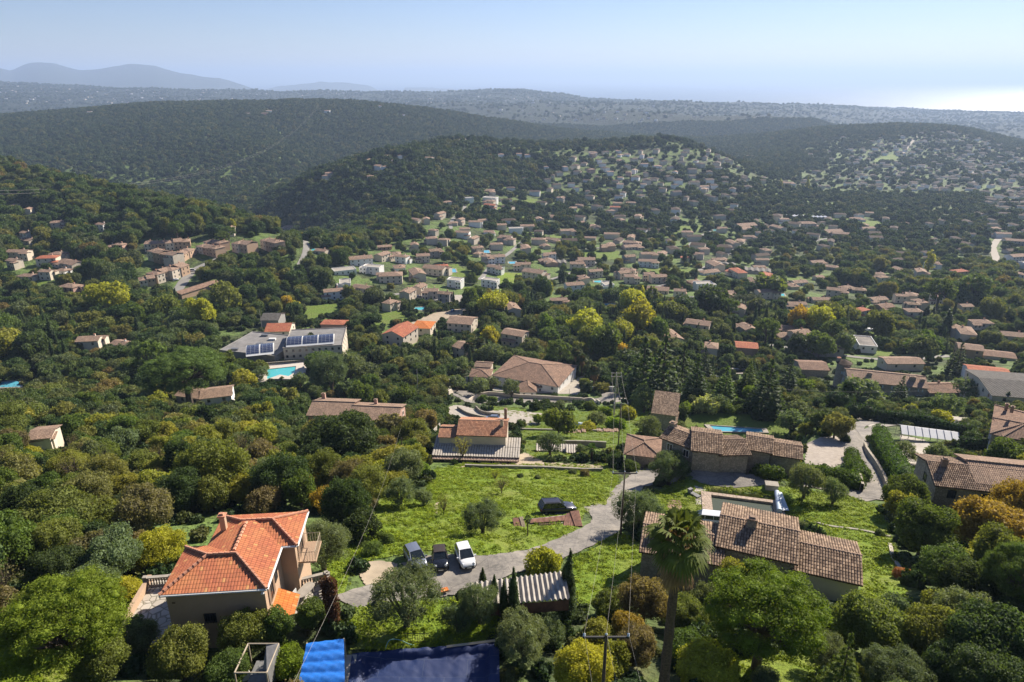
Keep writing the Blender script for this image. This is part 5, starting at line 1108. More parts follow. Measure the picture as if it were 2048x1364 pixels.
# white tents and membrane roofs far right
for k, (x_, y_, w_) in enumerate(((1705,655,14), (1742,662,9))):
    p = hit(x_, y_); m = MB(); rr_ = w_ / (F / (p[1] * CP + (CAMZ - p[2]) * SP)); m.lathe((0, 0, 0), [(rr_, 0), (rr_ * .95, rr_ * .35), (rr_ * .6, rr_ * .62), (0, rr_ * .72)], 20); o = m.build('white_dome', [M['white_plastic']], None, tuple(p)); o.scale = (1.4, 1, 1); tag(o, ('larger white domed roof among gardens, right of the umbrella pines', 'smaller white domed roof beside the larger dome')[k], 'dome'); FOOT.append((p[0], p[1], rr_))
# long greenhouses in the valley
for k, (x_, y_, w_, d_, lb) in enumerate(((1512,546,55,16,'long ribbed glasshouse in the valley fields, left of the meadow'), (1450,533,40,6,'narrow pale glasshouse beside the terraced valley houses'), (1590,436,40,8,'shining white factory roof in the valley, left part'), (1640,438,30,8,'shining white factory roof in the valley, right part'), (1110,530,45,14,'grey ribbed nursery roof beside the valley road'))):
    p = hit(x_, y_); pm = F / (p[1] * CP + (CAMZ - p[2]) * SP); L_ = w_ / pm; W_ = max(6, d_ / pm * 1.6); r = empty('glasshouse', tuple(p), -.35 if k < 2 else -.05); tag(r, lb, 'glasshouse'); m = MB(); n = max(2, int(L_ / 5))
    for i in range(n): x0 = -L_ / 2 + i * L_ / n; x1 = x0 + L_ / n; xm = (x0 + x1) / 2; m.face([(x0, -W_ / 2, 3), (xm, -W_ / 2, 4.2), (xm, W_ / 2, 4.2), (x0, W_ / 2, 3)]); m.face([(xm, -W_ / 2, 4.2), (x1, -W_ / 2, 3), (x1, W_ / 2, 3), (xm, W_ / 2, 4.2)])
    m.build('roof', [gm if k in (2, 3) else M['corr_grey']], r); m = MB(); m.box((0, 0, -2), (L_ - .1, W_ - .1, 4.95)); m.build('wall', [M['greywall']], r); FOOT.append((p[0], p[1], L_ / 2))
# ---------------------------------------------------------------- poles and wires
def pole(label, base, top, h=None, mat='timberpole', r0=.14, arms=0, name='power_pole', conc=False):
    """top given as a spot of the survey picture above the base"""
    b = hit(*base); 
    if h is None:
        zs = np.linspace(b[2], b[2] + 40, 800); ys = np.array([pix((b[0], b[1], z))[1] for z in zs]); h = float(zs[np.argmin(abs(ys - top))] - b[2])
    r = empty(name, tuple(b)); tag(r, label, 'power pole'); m = MB(); m.tube([(0, 0, -.5), (0, 0, h)], [r0, r0 * .65], 8); m.build('mast', [M[mat]], r); out = []
    for k in range(arms):
        m = MB(); m.box((0, 0, h - .25 - k * 1.1), (3.0, .12, .12)); m.build('crossarm', [M['darkmetal'] if not conc else M['concpole']], r)
        for x in (-1.4, 0, 1.4):
            q = MB(); q.lathe((x, 0, h - .13 - k * 1.1), [(.05, 0), (.09, .08), (.05, .14), (.09, .2), (.02, .28)], 8); q.build('insulator', [M['pale_tarp']], r)
            if k == 0: out.append(np.array([b[0] + x, b[1], b[2] + h + .15]))
    return r, out
pp1, t1 = pole('wooden power pole beside the driveway bend, right of the pickup', (1241,1070), 944, arms=1)
pp2, t2 = pole('wooden power pole with crossarm at the bottom edge, left of the tall palm', (1203,1420), 1270, arms=1)
pp3, t3 = pole('tall concrete power pole with transformer beside the villa road', (1228,830), 745, mat='concpole', r0=.25, arms=2, conc=True)
pp4, t4 = pole('slim pole with a white bracket beside the dry garden', (1236,900), 806, arms=1)
pole('thin wooden pole among bushes at the left end of the meadow', (806,925), 876); pole('grey lamp post in front of the villa wall', (1138,812), 778, mat='metal', r0=.08, name='lamp_post'); pole('leaning pale pole below the turquoise pool', (490,785), 755, mat='concpole')
pole('thin pole at the top of the green strip, left of the villa', (836,785), 738, mat='concpole'); pole('pale pole in the left middle woods', (577,620), 585, mat='concpole'); pole('slim pole behind the red roofed cottage', (525,665), 618, mat='concpole'); pole('slim pole right of the tall concrete pole', (1268,790), 765, mat='metal', r0=.1)
pole('grey pole at the hedge above the farmhouse lawn', (1535,815), 780, mat='metal', r0=.12)
def wire(label, a, b, sag, r=.022, name='power_line', mat='metal'):
    a = np.array(a, float); b = np.array(b, float); n = 24; m = MB(); pts = [(b - a) * (k / n) + [0, 0, -4 * sag * (k / n) * (1 - k / n)] for k in range(n + 1)]; m.tube([tuple(p) for p in pts], r, 4); o = m.build(name, [M[mat]], None, tuple(a)); tag(o, label, 'cable', 'power lines between the poles'); return o
M['wire'] = plain('pale_cable', (.34, .32, .28), .6)
for nm, T1, T2, rr_ in (('from the bottom edge pole to the driveway pole', t2, t1, .007), ('from the driveway pole to the dry garden pole', t1, t4, .011), ('from the dry garden pole to the concrete pole', t4, t3, .022)):
    for k, s in enumerate(('left', 'middle', 'right')): wire(s + ' power cable ' + nm, T1[k], T2[k], 1.0, rr_, mat='wire')
for k, s in enumerate(('left', 'middle', 'right')): wire(s + ' power cable running down from the bottom edge pole towards the viewer', np.array([t2[k][0], -25, t2[k][2] + 12]), t2[k], 1.5, .006, mat='wire')
a = onplane(560,1420, 300); b = hit(806,925) + [0, 0, 7.5]; wire('single pale cable crossing the salmon house garden', a, b, 2.0, .008, mat='wire')
a = np.array([t3[0][0], t3[0][1], t3[0][2]])
b = hit(1535,815) + [0, 0, 6]; wire('thin cable from the concrete pole towards the farmhouse hedge', a, b, 2.5, .022, mat='wire'); wire('thin cable across the clipped trees towards the right edge', b, hit(2060,800) + [0, 0, 9], 3, .022, mat='wire')
pa = fromY(-60, 382, 560); pb = hit(638,226) + [0, 0, 22]
for k, s in enumerate(('upper', 'lower')): wire(s + ' long power line across the wooded valley at left', pa + [0, 0, -k * 3.0], pb + [0, k * 8, -k * 2], 62, .07, mat='wire')
# ---------------------------------------------------------------- vehicles
def car(label, loc, rz, paintm, L=4.0, W=1.72, H=1.48, style='hatch', name='parked_car', roofm=None, group=None, small=False):
    r = empty(name, tuple(loc), rz); tag(r, label, 'car' if style != 'pickup' else 'pickup truck', group); w = W / 2; f = L / 2
    if style == 'pickup': st = [(-f, .50, .78, .80), (-f + .08, .42, 1.05, .93), (-f + .5, .36, 1.08, .97), (0, .34, 1.06, 1.0), (f - 1.45, .34, 1.06, 1.0), (f - .9, .34, 1.04, .97), (f - .3, .36, .94, .9), (f - .05, .42, .80, .82), (f, .48, .62, .74)]
    elif style == 'van': st = [(-f, .35, .95, .9), (-f + .1, .3, 1.1, .98), (0, .28, 1.1, 1), (f - 1.1, .28, 1.05, 1), (f - .5, .3, .95, .95), (f - .08, .34, .75, .85), (f, .4, .6, .78)]
    else: st = [(-f, .42, .68, .80), (-f + .07, .34, .86, .91), (-f + .4, .28, .93, .97), (-.2, .24, .90, 1.0), (f - 1.25, .24, .90, 1.0), (f - .75, .26, .86, .97), (f - .28, .29, .76, .88), (f - .05, .34, .62, .76), (f, .40, .52, .68)]
    prof = lambda s: [(-s[3] * w * .90, s[1]), (-s[3] * w, s[1] + .14), (-s[3] * w, s[1] * .35 + s[2] * .65), (-s[3] * w * .95, s[2] - .03), (-s[3] * w * .82, s[2] + .015), (-s[3] * w * .4, s[2] + .045), (0, s[2] + .055), (s[3] * w * .4, s[2] + .045), (s[3] * w * .82, s[2] + .015), (s[3] * w * .95, s[2] - .03), (s[3] * w, s[1] * .35 + s[2] * .65), (s[3] * w, s[1] + .14), (s[3] * w * .90, s[1])]
    m = MB(); S = [[(s[0], y, z) for y, z in prof(s)] for s in st]
    for a, b in zip(S[:-1], S[1:]):
        for i in range(12): m.face([a[i], a[i + 1], b[i + 1], b[i]])
        m.face([a[12], a[0], b[0], b[12]])
    m.face(S[0][::-1]); m.face(S[-1]); body = m.build('body', [paintm], r, smooth=True)
    if style == 'pickup': cb = [(-f + .12, .02), (-f + .42, 1.0), (f - 2.55, 1.0), (f - 1.55, .02)]
    elif style == 'van': cb = [(-f + .03, .02), (-f + .15, 1.0), (f - 1.6, 1.0), (f - .75, .02)]
    elif style == 'mini': cb = [(-f + .12, .02), (-f + .42, 1.0), (f - 1.85, 1.0), (f - 1.22, .02)]
    else: cb = [(-f + .10, .02), (-f + .62, .98), (f - 1.95, 1.0), (f - 1.0, .02)]
    zb = (1.09 if style == 'pickup' else 1.1 if style == 'van' else .92); hr = H - zb
    def ring(x, t): ww = w * (.90 - .17 * t); z = zb + hr * t; return [(x, -ww, z), (x, -ww * .6, z + .03 * t), (x, 0, z + .045 * t), (x, ww * .6, z + .03 * t), (x, ww, z)]
    g = MB(); lo0, hi0, hi1, lo1 = ring(*cb[0]), ring(*cb[1]), ring(*cb[2]), ring(*cb[3])
    g.face([lo0[4], lo0[3], lo0[2], lo0[1], lo0[0], hi0[0], hi0[1], hi0[2], hi0[3], hi0[4]]); g.face([lo1[0], lo1[1], lo1[2], lo1[3], lo1[4], hi1[4], hi1[3], hi1[2], hi1[1], hi1[0]])
    g.face([lo0[0], lo1[0], hi1[0], hi0[0]]); g.face([lo1[4], lo0[4], hi0[4], hi1[4]]); g.build('window_glass', [M['carglass']], r)
    m = MB(); a = [(x, y * 1.015, z + .012) for x, y, z in ring(cb[1][0] - .04, 1)]; b = [(x, y * 1.015, z + .012) for x, y, z in ring(cb[2][0] + .04, 1)]
    for i in range(4): m.face([a[i], a[i + 1], b[i + 1], b[i]])
    for q in (a, b): m.face([q[0], q[1], q[2], q[3], q[4], (q[4][0], q[4][1], q[4][2] - .05), (q[0][0], q[0][1], q[0][2] - .05)])
    for i in (0, 4): m.face([a[i], b[i], (b[i][0], b[i][1] * 1.0, b[i][2] - .06), (a[i][0], a[i][1], a[i][2] - .06)])
    m.build('roof', [roofm or paintm], r, smooth=False)
    m = MB()
    for s in (0, 4):
        k = 1.02
        for p0, p1 in ((lo0[s], hi0[s]), (lo1[s], hi1[s])): m.tube([(p0[0], p0[1] * k, p0[2]), (p1[0], p1[1] * k, p1[2])], .04, 4)
        for t in ((.5,) if style in ('hatch', 'mini') else (.36, .66)):
            x0 = cb[0][0] * (1 - t) + cb[3][0] * t; x1 = x0; m.tube([(x0, lo0[s][1] * k, zb), (x1, hi0[s][1] * k, H - .03)], .04, 4)
    m.build('pillar', [roofm if style == 'mini' and roofm else paintm], r)
    if style == 'pickup':
        m = MB()
        for s in (-1, 1): m.tube([(-f + .6, s * w * .62, H + .09), (f - 2.7, s * w * .62, H + .09)], .03, 5)
        m.build('roof_rail', [M['darkmetal']], r); m = MB(); [m.box((.35, s * (w + .06), .34), (2.0, .18, .05)) for s in (-1, 1)]; m.build('side_step', [M['metal']], r)
    wr = .36 if style == 'pickup' else .30
    ty = MB(); ty.lathe((0, 0, -.1), [(wr * .62, 0), (wr * .95, .0), (wr, .04), (wr, .16), (wr * .95, .2), (wr * .62, .2)], 18); tm = ty.mesh('tyre', [M['rubber']], smooth=True)
    rm_ = MB(); rm_.lathe((0, 0, -.08), [(0, .17), (wr * .2, .18), (wr * .6, .15), (wr * .64, .02)], 12); rmm = rm_.mesh('rim', [M['metal']])
    for sx in ((f - .78), (-f + .72)):
        for s in (-1, 1):
            o = bpy.data.objects.new('wheel', tm); o.location = (sx, s * (w - .07), wr); o.rotation_euler = (-s * math.pi / 2, 0, 0); link(o, r)
            if not small: q = bpy.data.objects.new('rim', rmm); link(q, o)
    if small: return r
    HL = plain('headlight_glass', (.7, .72, .75), .15, .1, .05, spec=.8) if 'hl' not in M else M['hl']; M['hl'] = HL; TL = plain('tail_light', (.45, .02, .02), .3) if 'tl' not in M else M['tl']; M['tl'] = TL
    for s in (-1, 1):
        m = MB(); 
        if style == 'mini': m.lathe((0, 0, 0), [(.14, 0), (.12, .05), (0, .08)], 12); o = m.build('headlight', [HL], r, (f - .22, s * w * .62, .76)); o.rotation_euler = (0, 1.1, 0)
        else: m.box((0, 0, 0), (.34, .26, .13), 0, 0, .6); m.build('headlight', [HL], r, (f - .26, s * w * .66, (.86 if style == 'pickup' else .69)), -s * .35)
        m = MB(); m.box((0, 0, 0), (.12, .16, .3)); m.build('tail_light', [TL], r, (-f + .05, s * w * .74, .68))
        m = MB(); m.box((0, 0, 0), (.14, .22, .15), 0, 0, .8); m.build('wing_mirror', [paintm], r, (f - 1.25 if style != 'pickup' else f - 1.75, s * (w + .10), zb + .0))
    m = MB(); m.box((0, 0, 0), (.05, w * 1.15, .16)); m.build('grille', [M['darkmetal']], r, (f - .015, 0, .38))
    m = MB(); m.box((0, 0, 0), (.03, .5, .11)); m.build('number_plate', [M['white_plastic']], r, (f + .02, 0, .36 if style != 'mini' else .33))
    for y0 in (-.5, .1): m = MB(); m.tube([(cb[3][0] + .02, y0, zb + .03), (cb[3][0] - .25, y0 + .35, zb + .16)], .012, 3); m.build('windscreen_wiper', [M['rubber']], r)
    if style in ('hatch', 'mini'): m = MB(); m.tube([(-f + .75, 0, H + .04), (-f + .62, 0, H + .28)], .012, 3); m.build('aerial', [M['rubber']], r)
    return r
M['p_white'] = paint('white_car_paint', (.72, .73, .74), .0, .3); M['p_black'] = paint('black_car_paint', (.012, .013, .016), .2, .2); M['p_silver'] = paint('grey_silver_car_paint', (.22, .24, .29), .5, .35); M['p_dark'] = paint('dark_grey_pickup_paint', (.03, .03, .045), .4, .3); M['p_brown'] = plain('brown_canvas_roof', (.045, .035, .035), .9); M['p_blue'] = paint('blue_car_paint', (.03, .06, .2), .3, .3)
def seat(px, py, dz=.10): p = hit(px, py); return (p[0], p[1], p[2] + dz)
def put_car(front, rear, **k):
    a = hit(*front); b = hit(*rear); c = (a + b) / 2; rz = math.atan2(a[1] - b[1], a[0] - b[0]); L = k.get('L', 4.0); e = np.array([math.cos(rz), math.sin(rz)]) * L / 2; zf, zr_ = float(ground(*(c[:2] + e))), float(ground(*(c[:2] - e)))
    o = car(loc=(c[0], c[1], (zf + zr_) / 2 + .12), rz=rz, **k); o.rotation_euler = (0, -math.atan2(zf - zr_, L), rz); FOOT.append((c[0], c[1], 3)); return o
GC = 'cars parked side by side in the yard'
put_car((938,1141), (924,1106), label='white hatchback, rightmost of the three parked cars', paintm=M['p_white'], L=4.05, group=GC)
put_car((882,1146), (879,1112), label='black small car with a brown canvas roof, between the silver and white cars', paintm=M['p_black'], L=3.7, W=1.70, H=1.42, style='mini', roofm=M['p_brown'], group=GC)
put_car((842,1143), (822,1109), label='silver grey hatchback, leftmost of the three parked cars', paintm=M['p_silver'], L=4.2, group=GC)
put_car((1146,1023), (1079,1027), label='dark grey pickup with a canopy parked on the grass above the rusty sheets', paintm=M['p_dark'], L=5.3, W=1.86, H=1.82, style='pickup', name='pickup_truck')
put_car((971,840), (998,841), label='silver car behind the ridge of the corrugated fronted house', paintm=M['p_silver'], L=4.4, small=False)
put_car((1395,1046), (1435,1050), label='white van half hidden behind the roof of the long low house', paintm=M['p_white'], L=4.4, W=1.75, H=1.65, style='van', name='parked_van')
def small_cars():
    base = {}
    for k, (x_, y_, rz, cm, lb) in enumerate([(384,543,.6,'p_white','white van on the village road, left of the silver one'), (414,538,.2,'p_silver','grey van at the bend of the village road'), (398,546,.5,'p_dark','dark car beside the vans on the village road'), (372,549,.7,'p_white','white car at the lower end of the village road'), (362,553,.8,'p_silver','silver car lowest on the village road'), (425,537,.1,'p_white','white car right of the grey van'), (449,492,1.4,'p_white','white car at the top of the village road'), (447,499,1.4,'p_dark','dark car near the top of the village road'), (352,561,.8,'p_white','pale car beside the long carport roof'), (1588,714,.05,'p_white','pale car on the road behind the grey stone house'), (906,624,1.2,'p_blue','blue car on the bare dirt track'), (818,594,.4,'p_dark','dark car in the yard of the grey roofed houses'), (838,595,.4,'p_silver','silver car in the yard of the grey roofed houses')]):
        p = hit(x_, y_); van = 'van' in lb; car(lb, (p[0], p[1], p[2] + .12), rz, M[cm], 5.2 if van else 4.2, 1.9 if van else 1.75, 2.1 if van else 1.48, 'van' if van else 'hatch', 'parked_van' if van else 'parked_car', small=True)
small_cars()
p = hit(889,1186); r = empty('wheelbarrow', tuple(p), .4); r.scale = (.7,) * 3; tag(r, 'orange and black wheelbarrow at the edge of the yard, below the cars', 'wheelbarrow'); m = MB(); m.box((0, 0, .35), (.9, .6, .3), 0, 0, 1.25); m.build('tray', [M['tile_orange']], r); m = MB(); m.lathe((.7, 0, .1), [(.18, -.05), (.2, 0), (.18, .05)], 12); m.build('wheel', [M['rubber']], r); m = MB(); [m.tube([(.7, s * .1, .2), (-1, s * .3, .6)], .025, 5) for s in (-1, 1)]; m.build('handle', [M['darkmetal']], r)
# ---------------------------------------------------------------- landmarks for telling look-alikes apart
LM = [('salmon house', 470, 1130), ('three parked cars', 880, 1125), ('black pickup', 1110, 1015), ('cypress row', 1010, 1190), ('navy pool net', 850, 1320), ('blue tarpaulin', 645, 1320), ('long stone house', 1620, 1100), ('murky pool', 1480, 1005), ('tall fan palm', 1345, 1100),
 ('corrugated front house', 960, 880), ('hipped villa', 1060, 750), ('stone farmhouse', 1460, 880), ('round tower', 1680, 740), ('right edge stone house', 1950, 950), ('greenhouse', 1850, 870), ('pink chimney house', 700, 815), ('turquoise pool', 560, 745), ('solar roofs', 600, 680),
 ('L shaped house', 405, 785), ('ruined shed', 78, 865), ('terraced village', 370, 510), ('white school', 740, 555), ('dark red villa', 795, 655), ('long manor', 1820, 765), ('umbrella pine clump', 365, 700), ('concrete power pole', 1228, 780), ('far left pool', 20, 768), ('white modern villas', 985, 400),
 ('bright mound', 905, 545), ('valley glasshouse', 1512, 546), ('grass sports field', 1715, 440), ('orange tree', 1990, 1040), ('bottom right corner', 1960, 1320), ('bottom left corner', 90, 1320), ('yellow creeper', 650, 990), ('driveway pole', 1240, 1000), ('white domes', 1715, 655), ('bare dirt track', 880, 635), ('black conifers', 1300, 720), ('cottage on the left road', 640, 500), ('grey shed', 540, 632), ('spur villas', 780, 325), ('left forest hill', 200, 400), ('east village', 1900, 360), ('bright bend road', 1990, 500), ('wide upper slope', 1300, 340), ('lower left woods', 230, 950), ('left edge woods', 60, 1000), ('middle meadow', 1040, 560), ('pink valley house', 1215, 492), ('far right woods', 1950, 600), ('poplar group', 1290, 590), ('west cottages', 100, 530), ('small left pool', 184, 586), ('dark wooded gorge', 640, 430)]
_items = []
def want_label(o, noun, px, py): _items.append((o, noun, px, py))
_ORD = ['nearest', 'second nearest', 'third nearest', 'fourth nearest', 'fifth nearest', 'sixth nearest', 'seventh nearest', 'eighth nearest', 'ninth nearest', 'tenth nearest', 'eleventh nearest', 'twelfth nearest']
def finish_labels():
    g = {}
    for it in _items:
        o, noun, x, y = it; d = [(math.hypot(x - a, (y - b) * 1.6), n, a, b) for n, a, b in LM]; d.sort(); dd, n, a, b = d[0]
        side = ('right of' if x > a else 'left of') if abs(x - a) > abs(y - b) * 1.3 else ('behind' if y < b else 'in front of'); g.setdefault((noun, n, side), []).append((dd, o))
    for (noun, n, side), L in g.items():
        L.sort(key=lambda t: t[0])
        for k, (_, o) in enumerate(L):
            o['label'] = f"{noun} {side} the {n}" if len(L) == 1 else (f"{noun} {side} the {n}, {_ORD[k]} to it" if k < 12 else f"{noun} {side} the {n}, number {k + 1} outwards")
# ---------------------------------------------------------------- mid and far houses
WALL = {'b': ('cream', 'tile_pink', 'beige'), 'w': ('white', 'tile_pink', 'white walled'), 'm': ('white', 'concrete', 'white flat roofed'), 'p': ('pinkwall', 'tile_pink', 'pink'), 'r': ('cream', 'tile_red', 'red roofed'), 'g': ('greywall', 'tile_old', 'grey brown'), 'o': ('ochre', 'tile_brown', 'ochre')}
def mid_house(px, py, wpx, st='b', ang=None, name='house', storeys=None, group=None, wins=None, wing=True):
    p = hit(px, py, 3.5); ppm = F / (p[1] * CP + (CAMZ - p[2]) * SP); L = max(8.0, min(27, wpx / ppm * 1.0)); W = L * R.uniform(.5, .65) if L > 11 else L * .75
    if ang is None: ang = R.choice([-.25, -.1, .05, .2, -.4, .35, 1.2, -1.3]) + R.uniform(-.1, .1)
    wl, rf, ad = WALL[st]; h = (storeys or R.choice([1, 2, 2])) * 2.7 + .4; z = float(ground(p[0], p[1])); r = empty(name, (p[0], p[1], z), ang); near = p[1] < 620
    flat = st == 'm'
    def vol(cx, cyy, l, w_, hh, rk, ridge='x'):
        m = MB(); m.box((cx, cyy, -3), (l, w_, hh + 3)); t = math.tan(math.radians(17))
        if rk == 'gable':
            k = w_ / 2 * t
            for s in (-1, 1): m.face([(cx + s * (l / 2 - .002), cyy - w_ / 2, hh), (cx + s * (l / 2 - .002), cyy + w_ / 2, hh), (cx + s * (l / 2 - .002), cyy, hh + k)])
        m.build('wall', [M[wl]], r); rb = MB(); roof_mesh(rb, (cx - l / 2, cyy - w_ / 2), (1, 0), l, w_, hh + .05, 'flat' if flat else rk, 17, .4); rb.build('roof', [M[rf], M['white' if flat else 'ridge_old']], r)
        if near or wpx > 30:
            n = max(2, int(l / 3.6)); 
            for s, y_ in ((0, cyy - w_ / 2),):
                for fz in ([.9] if hh < 4 else [.9, 3.7]):
                    for i in range(n): small_window(r, (cx - l / 2 + l * (i + .5) / n, y_ , fz), 0, 1.0, 1.3)
    vol(0, 0, L, W, h, R.choice(['gable', 'hip', 'gable']))
    if wing: s = R.choice([-1, 1]); vol(s * L * .42, -W * .45 if R.random() < .6 else W * .4, L * .42, W * .6, h - R.choice([.6, 2.6 if h > 4 else .6]), R.choice(['gable', 'hip']))
    if near and not flat: chimney(r, (L * .2, W * .15, h + .5), 0, (.7, .6), 1.2, wl)
    tag(r, None, name if name in ('villa',) else 'house', group or 'houses scattered over the valley'); want_label(r, ad + ' house', px, py); FOOT.append((p[0], p[1], L * .55)); 
    if py > 420: keep_box(px - wpx * .45, py - 4, px + wpx * .45, py + 5)
    HOUSES.append((p[0], p[1])); return r
HOUSES = []
HL_ = """725 572 40 b,690 562 36 m,765 513 34 b,793 506 30 w,805 517 26 w,829 493 22 b,846 515 28 b,871 540 48 b,882 530 30 r,816 588 32 b,840 578 28 b,863 586 30 b,890 592 24 g,780 610 28 b,1021 620 50 b,
1117 597 36 b,1262 592 22 b,1246 549 26 b,1215 566 28 m,1166 559 26 b,1190 546 30 b,1154 531 30 b,1262 557 28 b,1254 544 24 b,1215 495 30 p,1263 491 38 b,1263 472 28 b,1181 474 24 b,1222 471 30 b,1106 477 32 b,1133 464 30 b,1181 450 28 b,1147 414 14 p,1159 409 16 g,1230 417 22 r,1222 424 16 b,1242 442 20 b,1161 443 16 b,1276 434 22 b,1262 404 20 b,1234 405 18 b,1123 398 18 b,1102 431 26 b,980 379 20 b,984 386 22 b,938 399 18 m,981 398 30 m,980 405 22 b,981 413 26 r,959 422 20 b,1034 438 24 b,1054 455 30 b,950 447 26 w,928 456 20 b,926 468 30 w,978 462 22 w,1031 460 28 m,1012 477 26 b,1021 482 20 b,1077 482 30 b,1092 490 20 b,1051 497 34 b,993 492 26 b,955 499 24 b,956 505 20 b,962 439 26 b,947 480 28 b,867 464 18 b,863 480 24 b,887 483 20 b,853 441 18 b,832 442 18 b,880 430 26 b,894 407 20 b,907 444 18 b,921 442 18 b,993 517 34 w,972 516 20 b,1078 440 20 b,1003 453 20 b,644 499 26 b,
1219 488 26 p,1262 488 34 b,1295 511 32 b,1324 505 24 b,1370 519 18 r,1399 511 18 b,1440 517 32 b,1430 532 40 b,1523 523 28 b,1517 532 26 b,1508 559 30 b,1407 501 22 b,1465 488 32 b,1481 480 28 b,1498 476 24 b,1490 459 24 b,1531 503 22 b,1374 467 24 b,1444 459 20 b,1490 453 44 b,1556 457 34 b,1614 449 34 b,1664 461 40 b,1680 470 34 b,1713 436 26 w,1734 459 30 b,1738 428 16 b,1809 445 18 b,1730 449 20 g,1585 569 26 b,1672 584 38 b,1693 573 30 w,1718 577 28 g,1641 596 38 b,1637 552 20 b,1757 546 24 w,1763 558 24 w,1755 596 38 b,1769 610 34 o,1800 596 24 b,1821 594 26 b,1838 608 28 b,1825 613 20 g,1825 627 32 b,1873 598 20 b,1929 617 20 b,1722 625 24 r,1448 584 42 w,1481 621 26 b,1359 586 24 b,1262 592 20 b,1256 544 32 b,1316 557 34 b,1297 552 22 b,1287 655 30 b,1342 668 60 b,1396 652 50 b,1494 652 36 b,1582 653 42 b,1573 668 40 b,1422 699 30 b,1598 672 40 b,1930 668 56 b,2028 667 50 b,1986 459 20 b,2032 515 40 w,2028 484 36 b,2005 470 30 w,1960 650 40 b,
40 508 44 b,97 520 40 r,118 512 30 b,126 538 26 w,142 523 52 b,57 549 40 b,30 526 26 b,95 548 24 b,142 578 40 p,180 590 26 w,29 415 26 b,58 422 28 b,118 449 26 b,280 403 26 b,58 478 28 b,54 470 16 w,205 453 12 w,223 490 16 b,240 494 14 p,581 453 34 b,462 461 14 b,182 686 44 b,243 684 12 w,45 680 22 b,
658 349 16 b,652 354 15 b,674 333 14 b,738 322 20 b,757 334 16 w,776 314 12 w,800 314 11 w,792 323 18 w,823 302 18 b,770 336 14 w,741 355 14 b,858 318 16 w,882 317 12 w,983 310 16 w,1002 311 12 w,1038 310 12 w,1055 312 12 w,1185 307 16 w,1237 301 14 w,1240 309 16 w,1242 320 18 b,1185 310 14 p,1284 312 12 w,1300 318 12 w,1255 308 12 w,1313 331 16 w,1268 342 16 w,1350 346 14 w,1093 336 10 w,1130 336 14 w,1182 341 16 p,1220 346 14 w,1257 347 12 p,1241 354 12 w,1287 371 12 w,1240 371 14 w,1288 330 16 w,1408 375 20 w,1562 363 18 w,1575 368 24 w,1567 441 20 w,1122 398 16 w,1145 415 14 w,530 228 14 p,538 223 12 w,655 223 12 w,495 226 10 w,113 230 12 w,180 225 10 w,760 213 12 w,808 229 10 w,925 281 14 w,1408 380 18 b,1500 313 14 w"""
for t in HL_.replace("\n", "").split(","):
    a = t.split(); mid_house(float(a[0]), float(a[1]), float(a[2]) * .92, a[3], wing=float(a[2]) > 15)
# the terraced village on the left
def terrace_row(P0, P1, n, dep, h, label, st='b'):
    a = hit(*P0, h); b = onplane(*P1, a[2]); d = (b - a)[:2]; L = float(np.linalg.norm(d)) / n; e, f = frame_of(d); an = math.atan2(e[1], e[0])
    for k in range(n):
        c = a[:2] + e * L * (k + .5); z = float(ground(*c)); r = empty('terraced_house', (c[0], c[1], z), an); hh = max(4.5, float(a[2]) - z + R.uniform(-.5, .5)); y0 = R.uniform(-.9, .9)
        m = MB(); m.box((0, y0 + dep / 2, -3), (L - .06, dep, hh + 3)); t = math.tan(math.radians(17)); m.build('wall', [M['salmon' if k % 3 else 'cream']], r); rb = MB(); roof_mesh(rb, (-L / 2 + .02, y0), (1, 0), L - .04, dep, hh + .04, 'gable' if k % 2 else 'hip', 16, .3); rb.build('roof', [M['tile_pink'], M['ridge_old']], r)
        for fz in (hh - 2.2, hh - 5.0):
            if fz > .3:
                for x in (-L / 4, L / 4): small_window(r, (x, y0, fz), 0, .9, 1.3)
        chimney(r, (L * .3, y0 + dep * .6, hh + .8), 0, (.6, .6), 1.1, 'salmon'); tag(r, f"{('leftmost', 'second from left', 'third from left', 'fourth from left', 'fifth from left', 'sixth from left')[k]} house of {label}", 'terraced house', 'terraced houses of the hill village'); FOOT.append((c[0], c[1], L * .7))
    xs = (P0[0], P1[0]); ys = (P0[1], P1[1]); keep_box(min(xs) - 4, min(ys) - 12, max(xs) + 6, max(ys) + 14)
for q in [((287,489),(330,486),3,11,6,'the upper left terrace of the hill village'), ((330,486),(380,482),3,11,6,'the upper middle terrace of the hill village'), ((292,503),(347,512),4,9,7,'the middle terrace of the hill village'), ((352,517),(392,498),3,9,6,'the slanting terrace in the hill village'), ((391,492),(428,499),3,9,5,'the right terrace of the hill village'), ((408,482),(438,488),3,9,5,'the topmost right terrace of the hill village'),
          ((278,560),(310,556),2,9,5,'the lowest left terrace of the hill village'), ((312,549),(342,540),2,10,6.5,'the lower terrace with shutters in the hill village'), ((345,541),(378,529),2,11,7,'the tall terrace above the village road'), ((463,485),(492,489),2,11,7,'the pair east of the village road'), ((519,479),(550,487),3,9,7,'the stepped terrace on the village rim')]: terrace_row(*q)
house('long carport with a plain tile roof beside the village road', [dict(A=(345,585), B=(366,589), C=(392,556), h=3, roof='gable', ridge='y', pitch=14, wall='salmon', mat='tile_brown', nw=0, L=8, W=30)], cat='carport', name='carport')
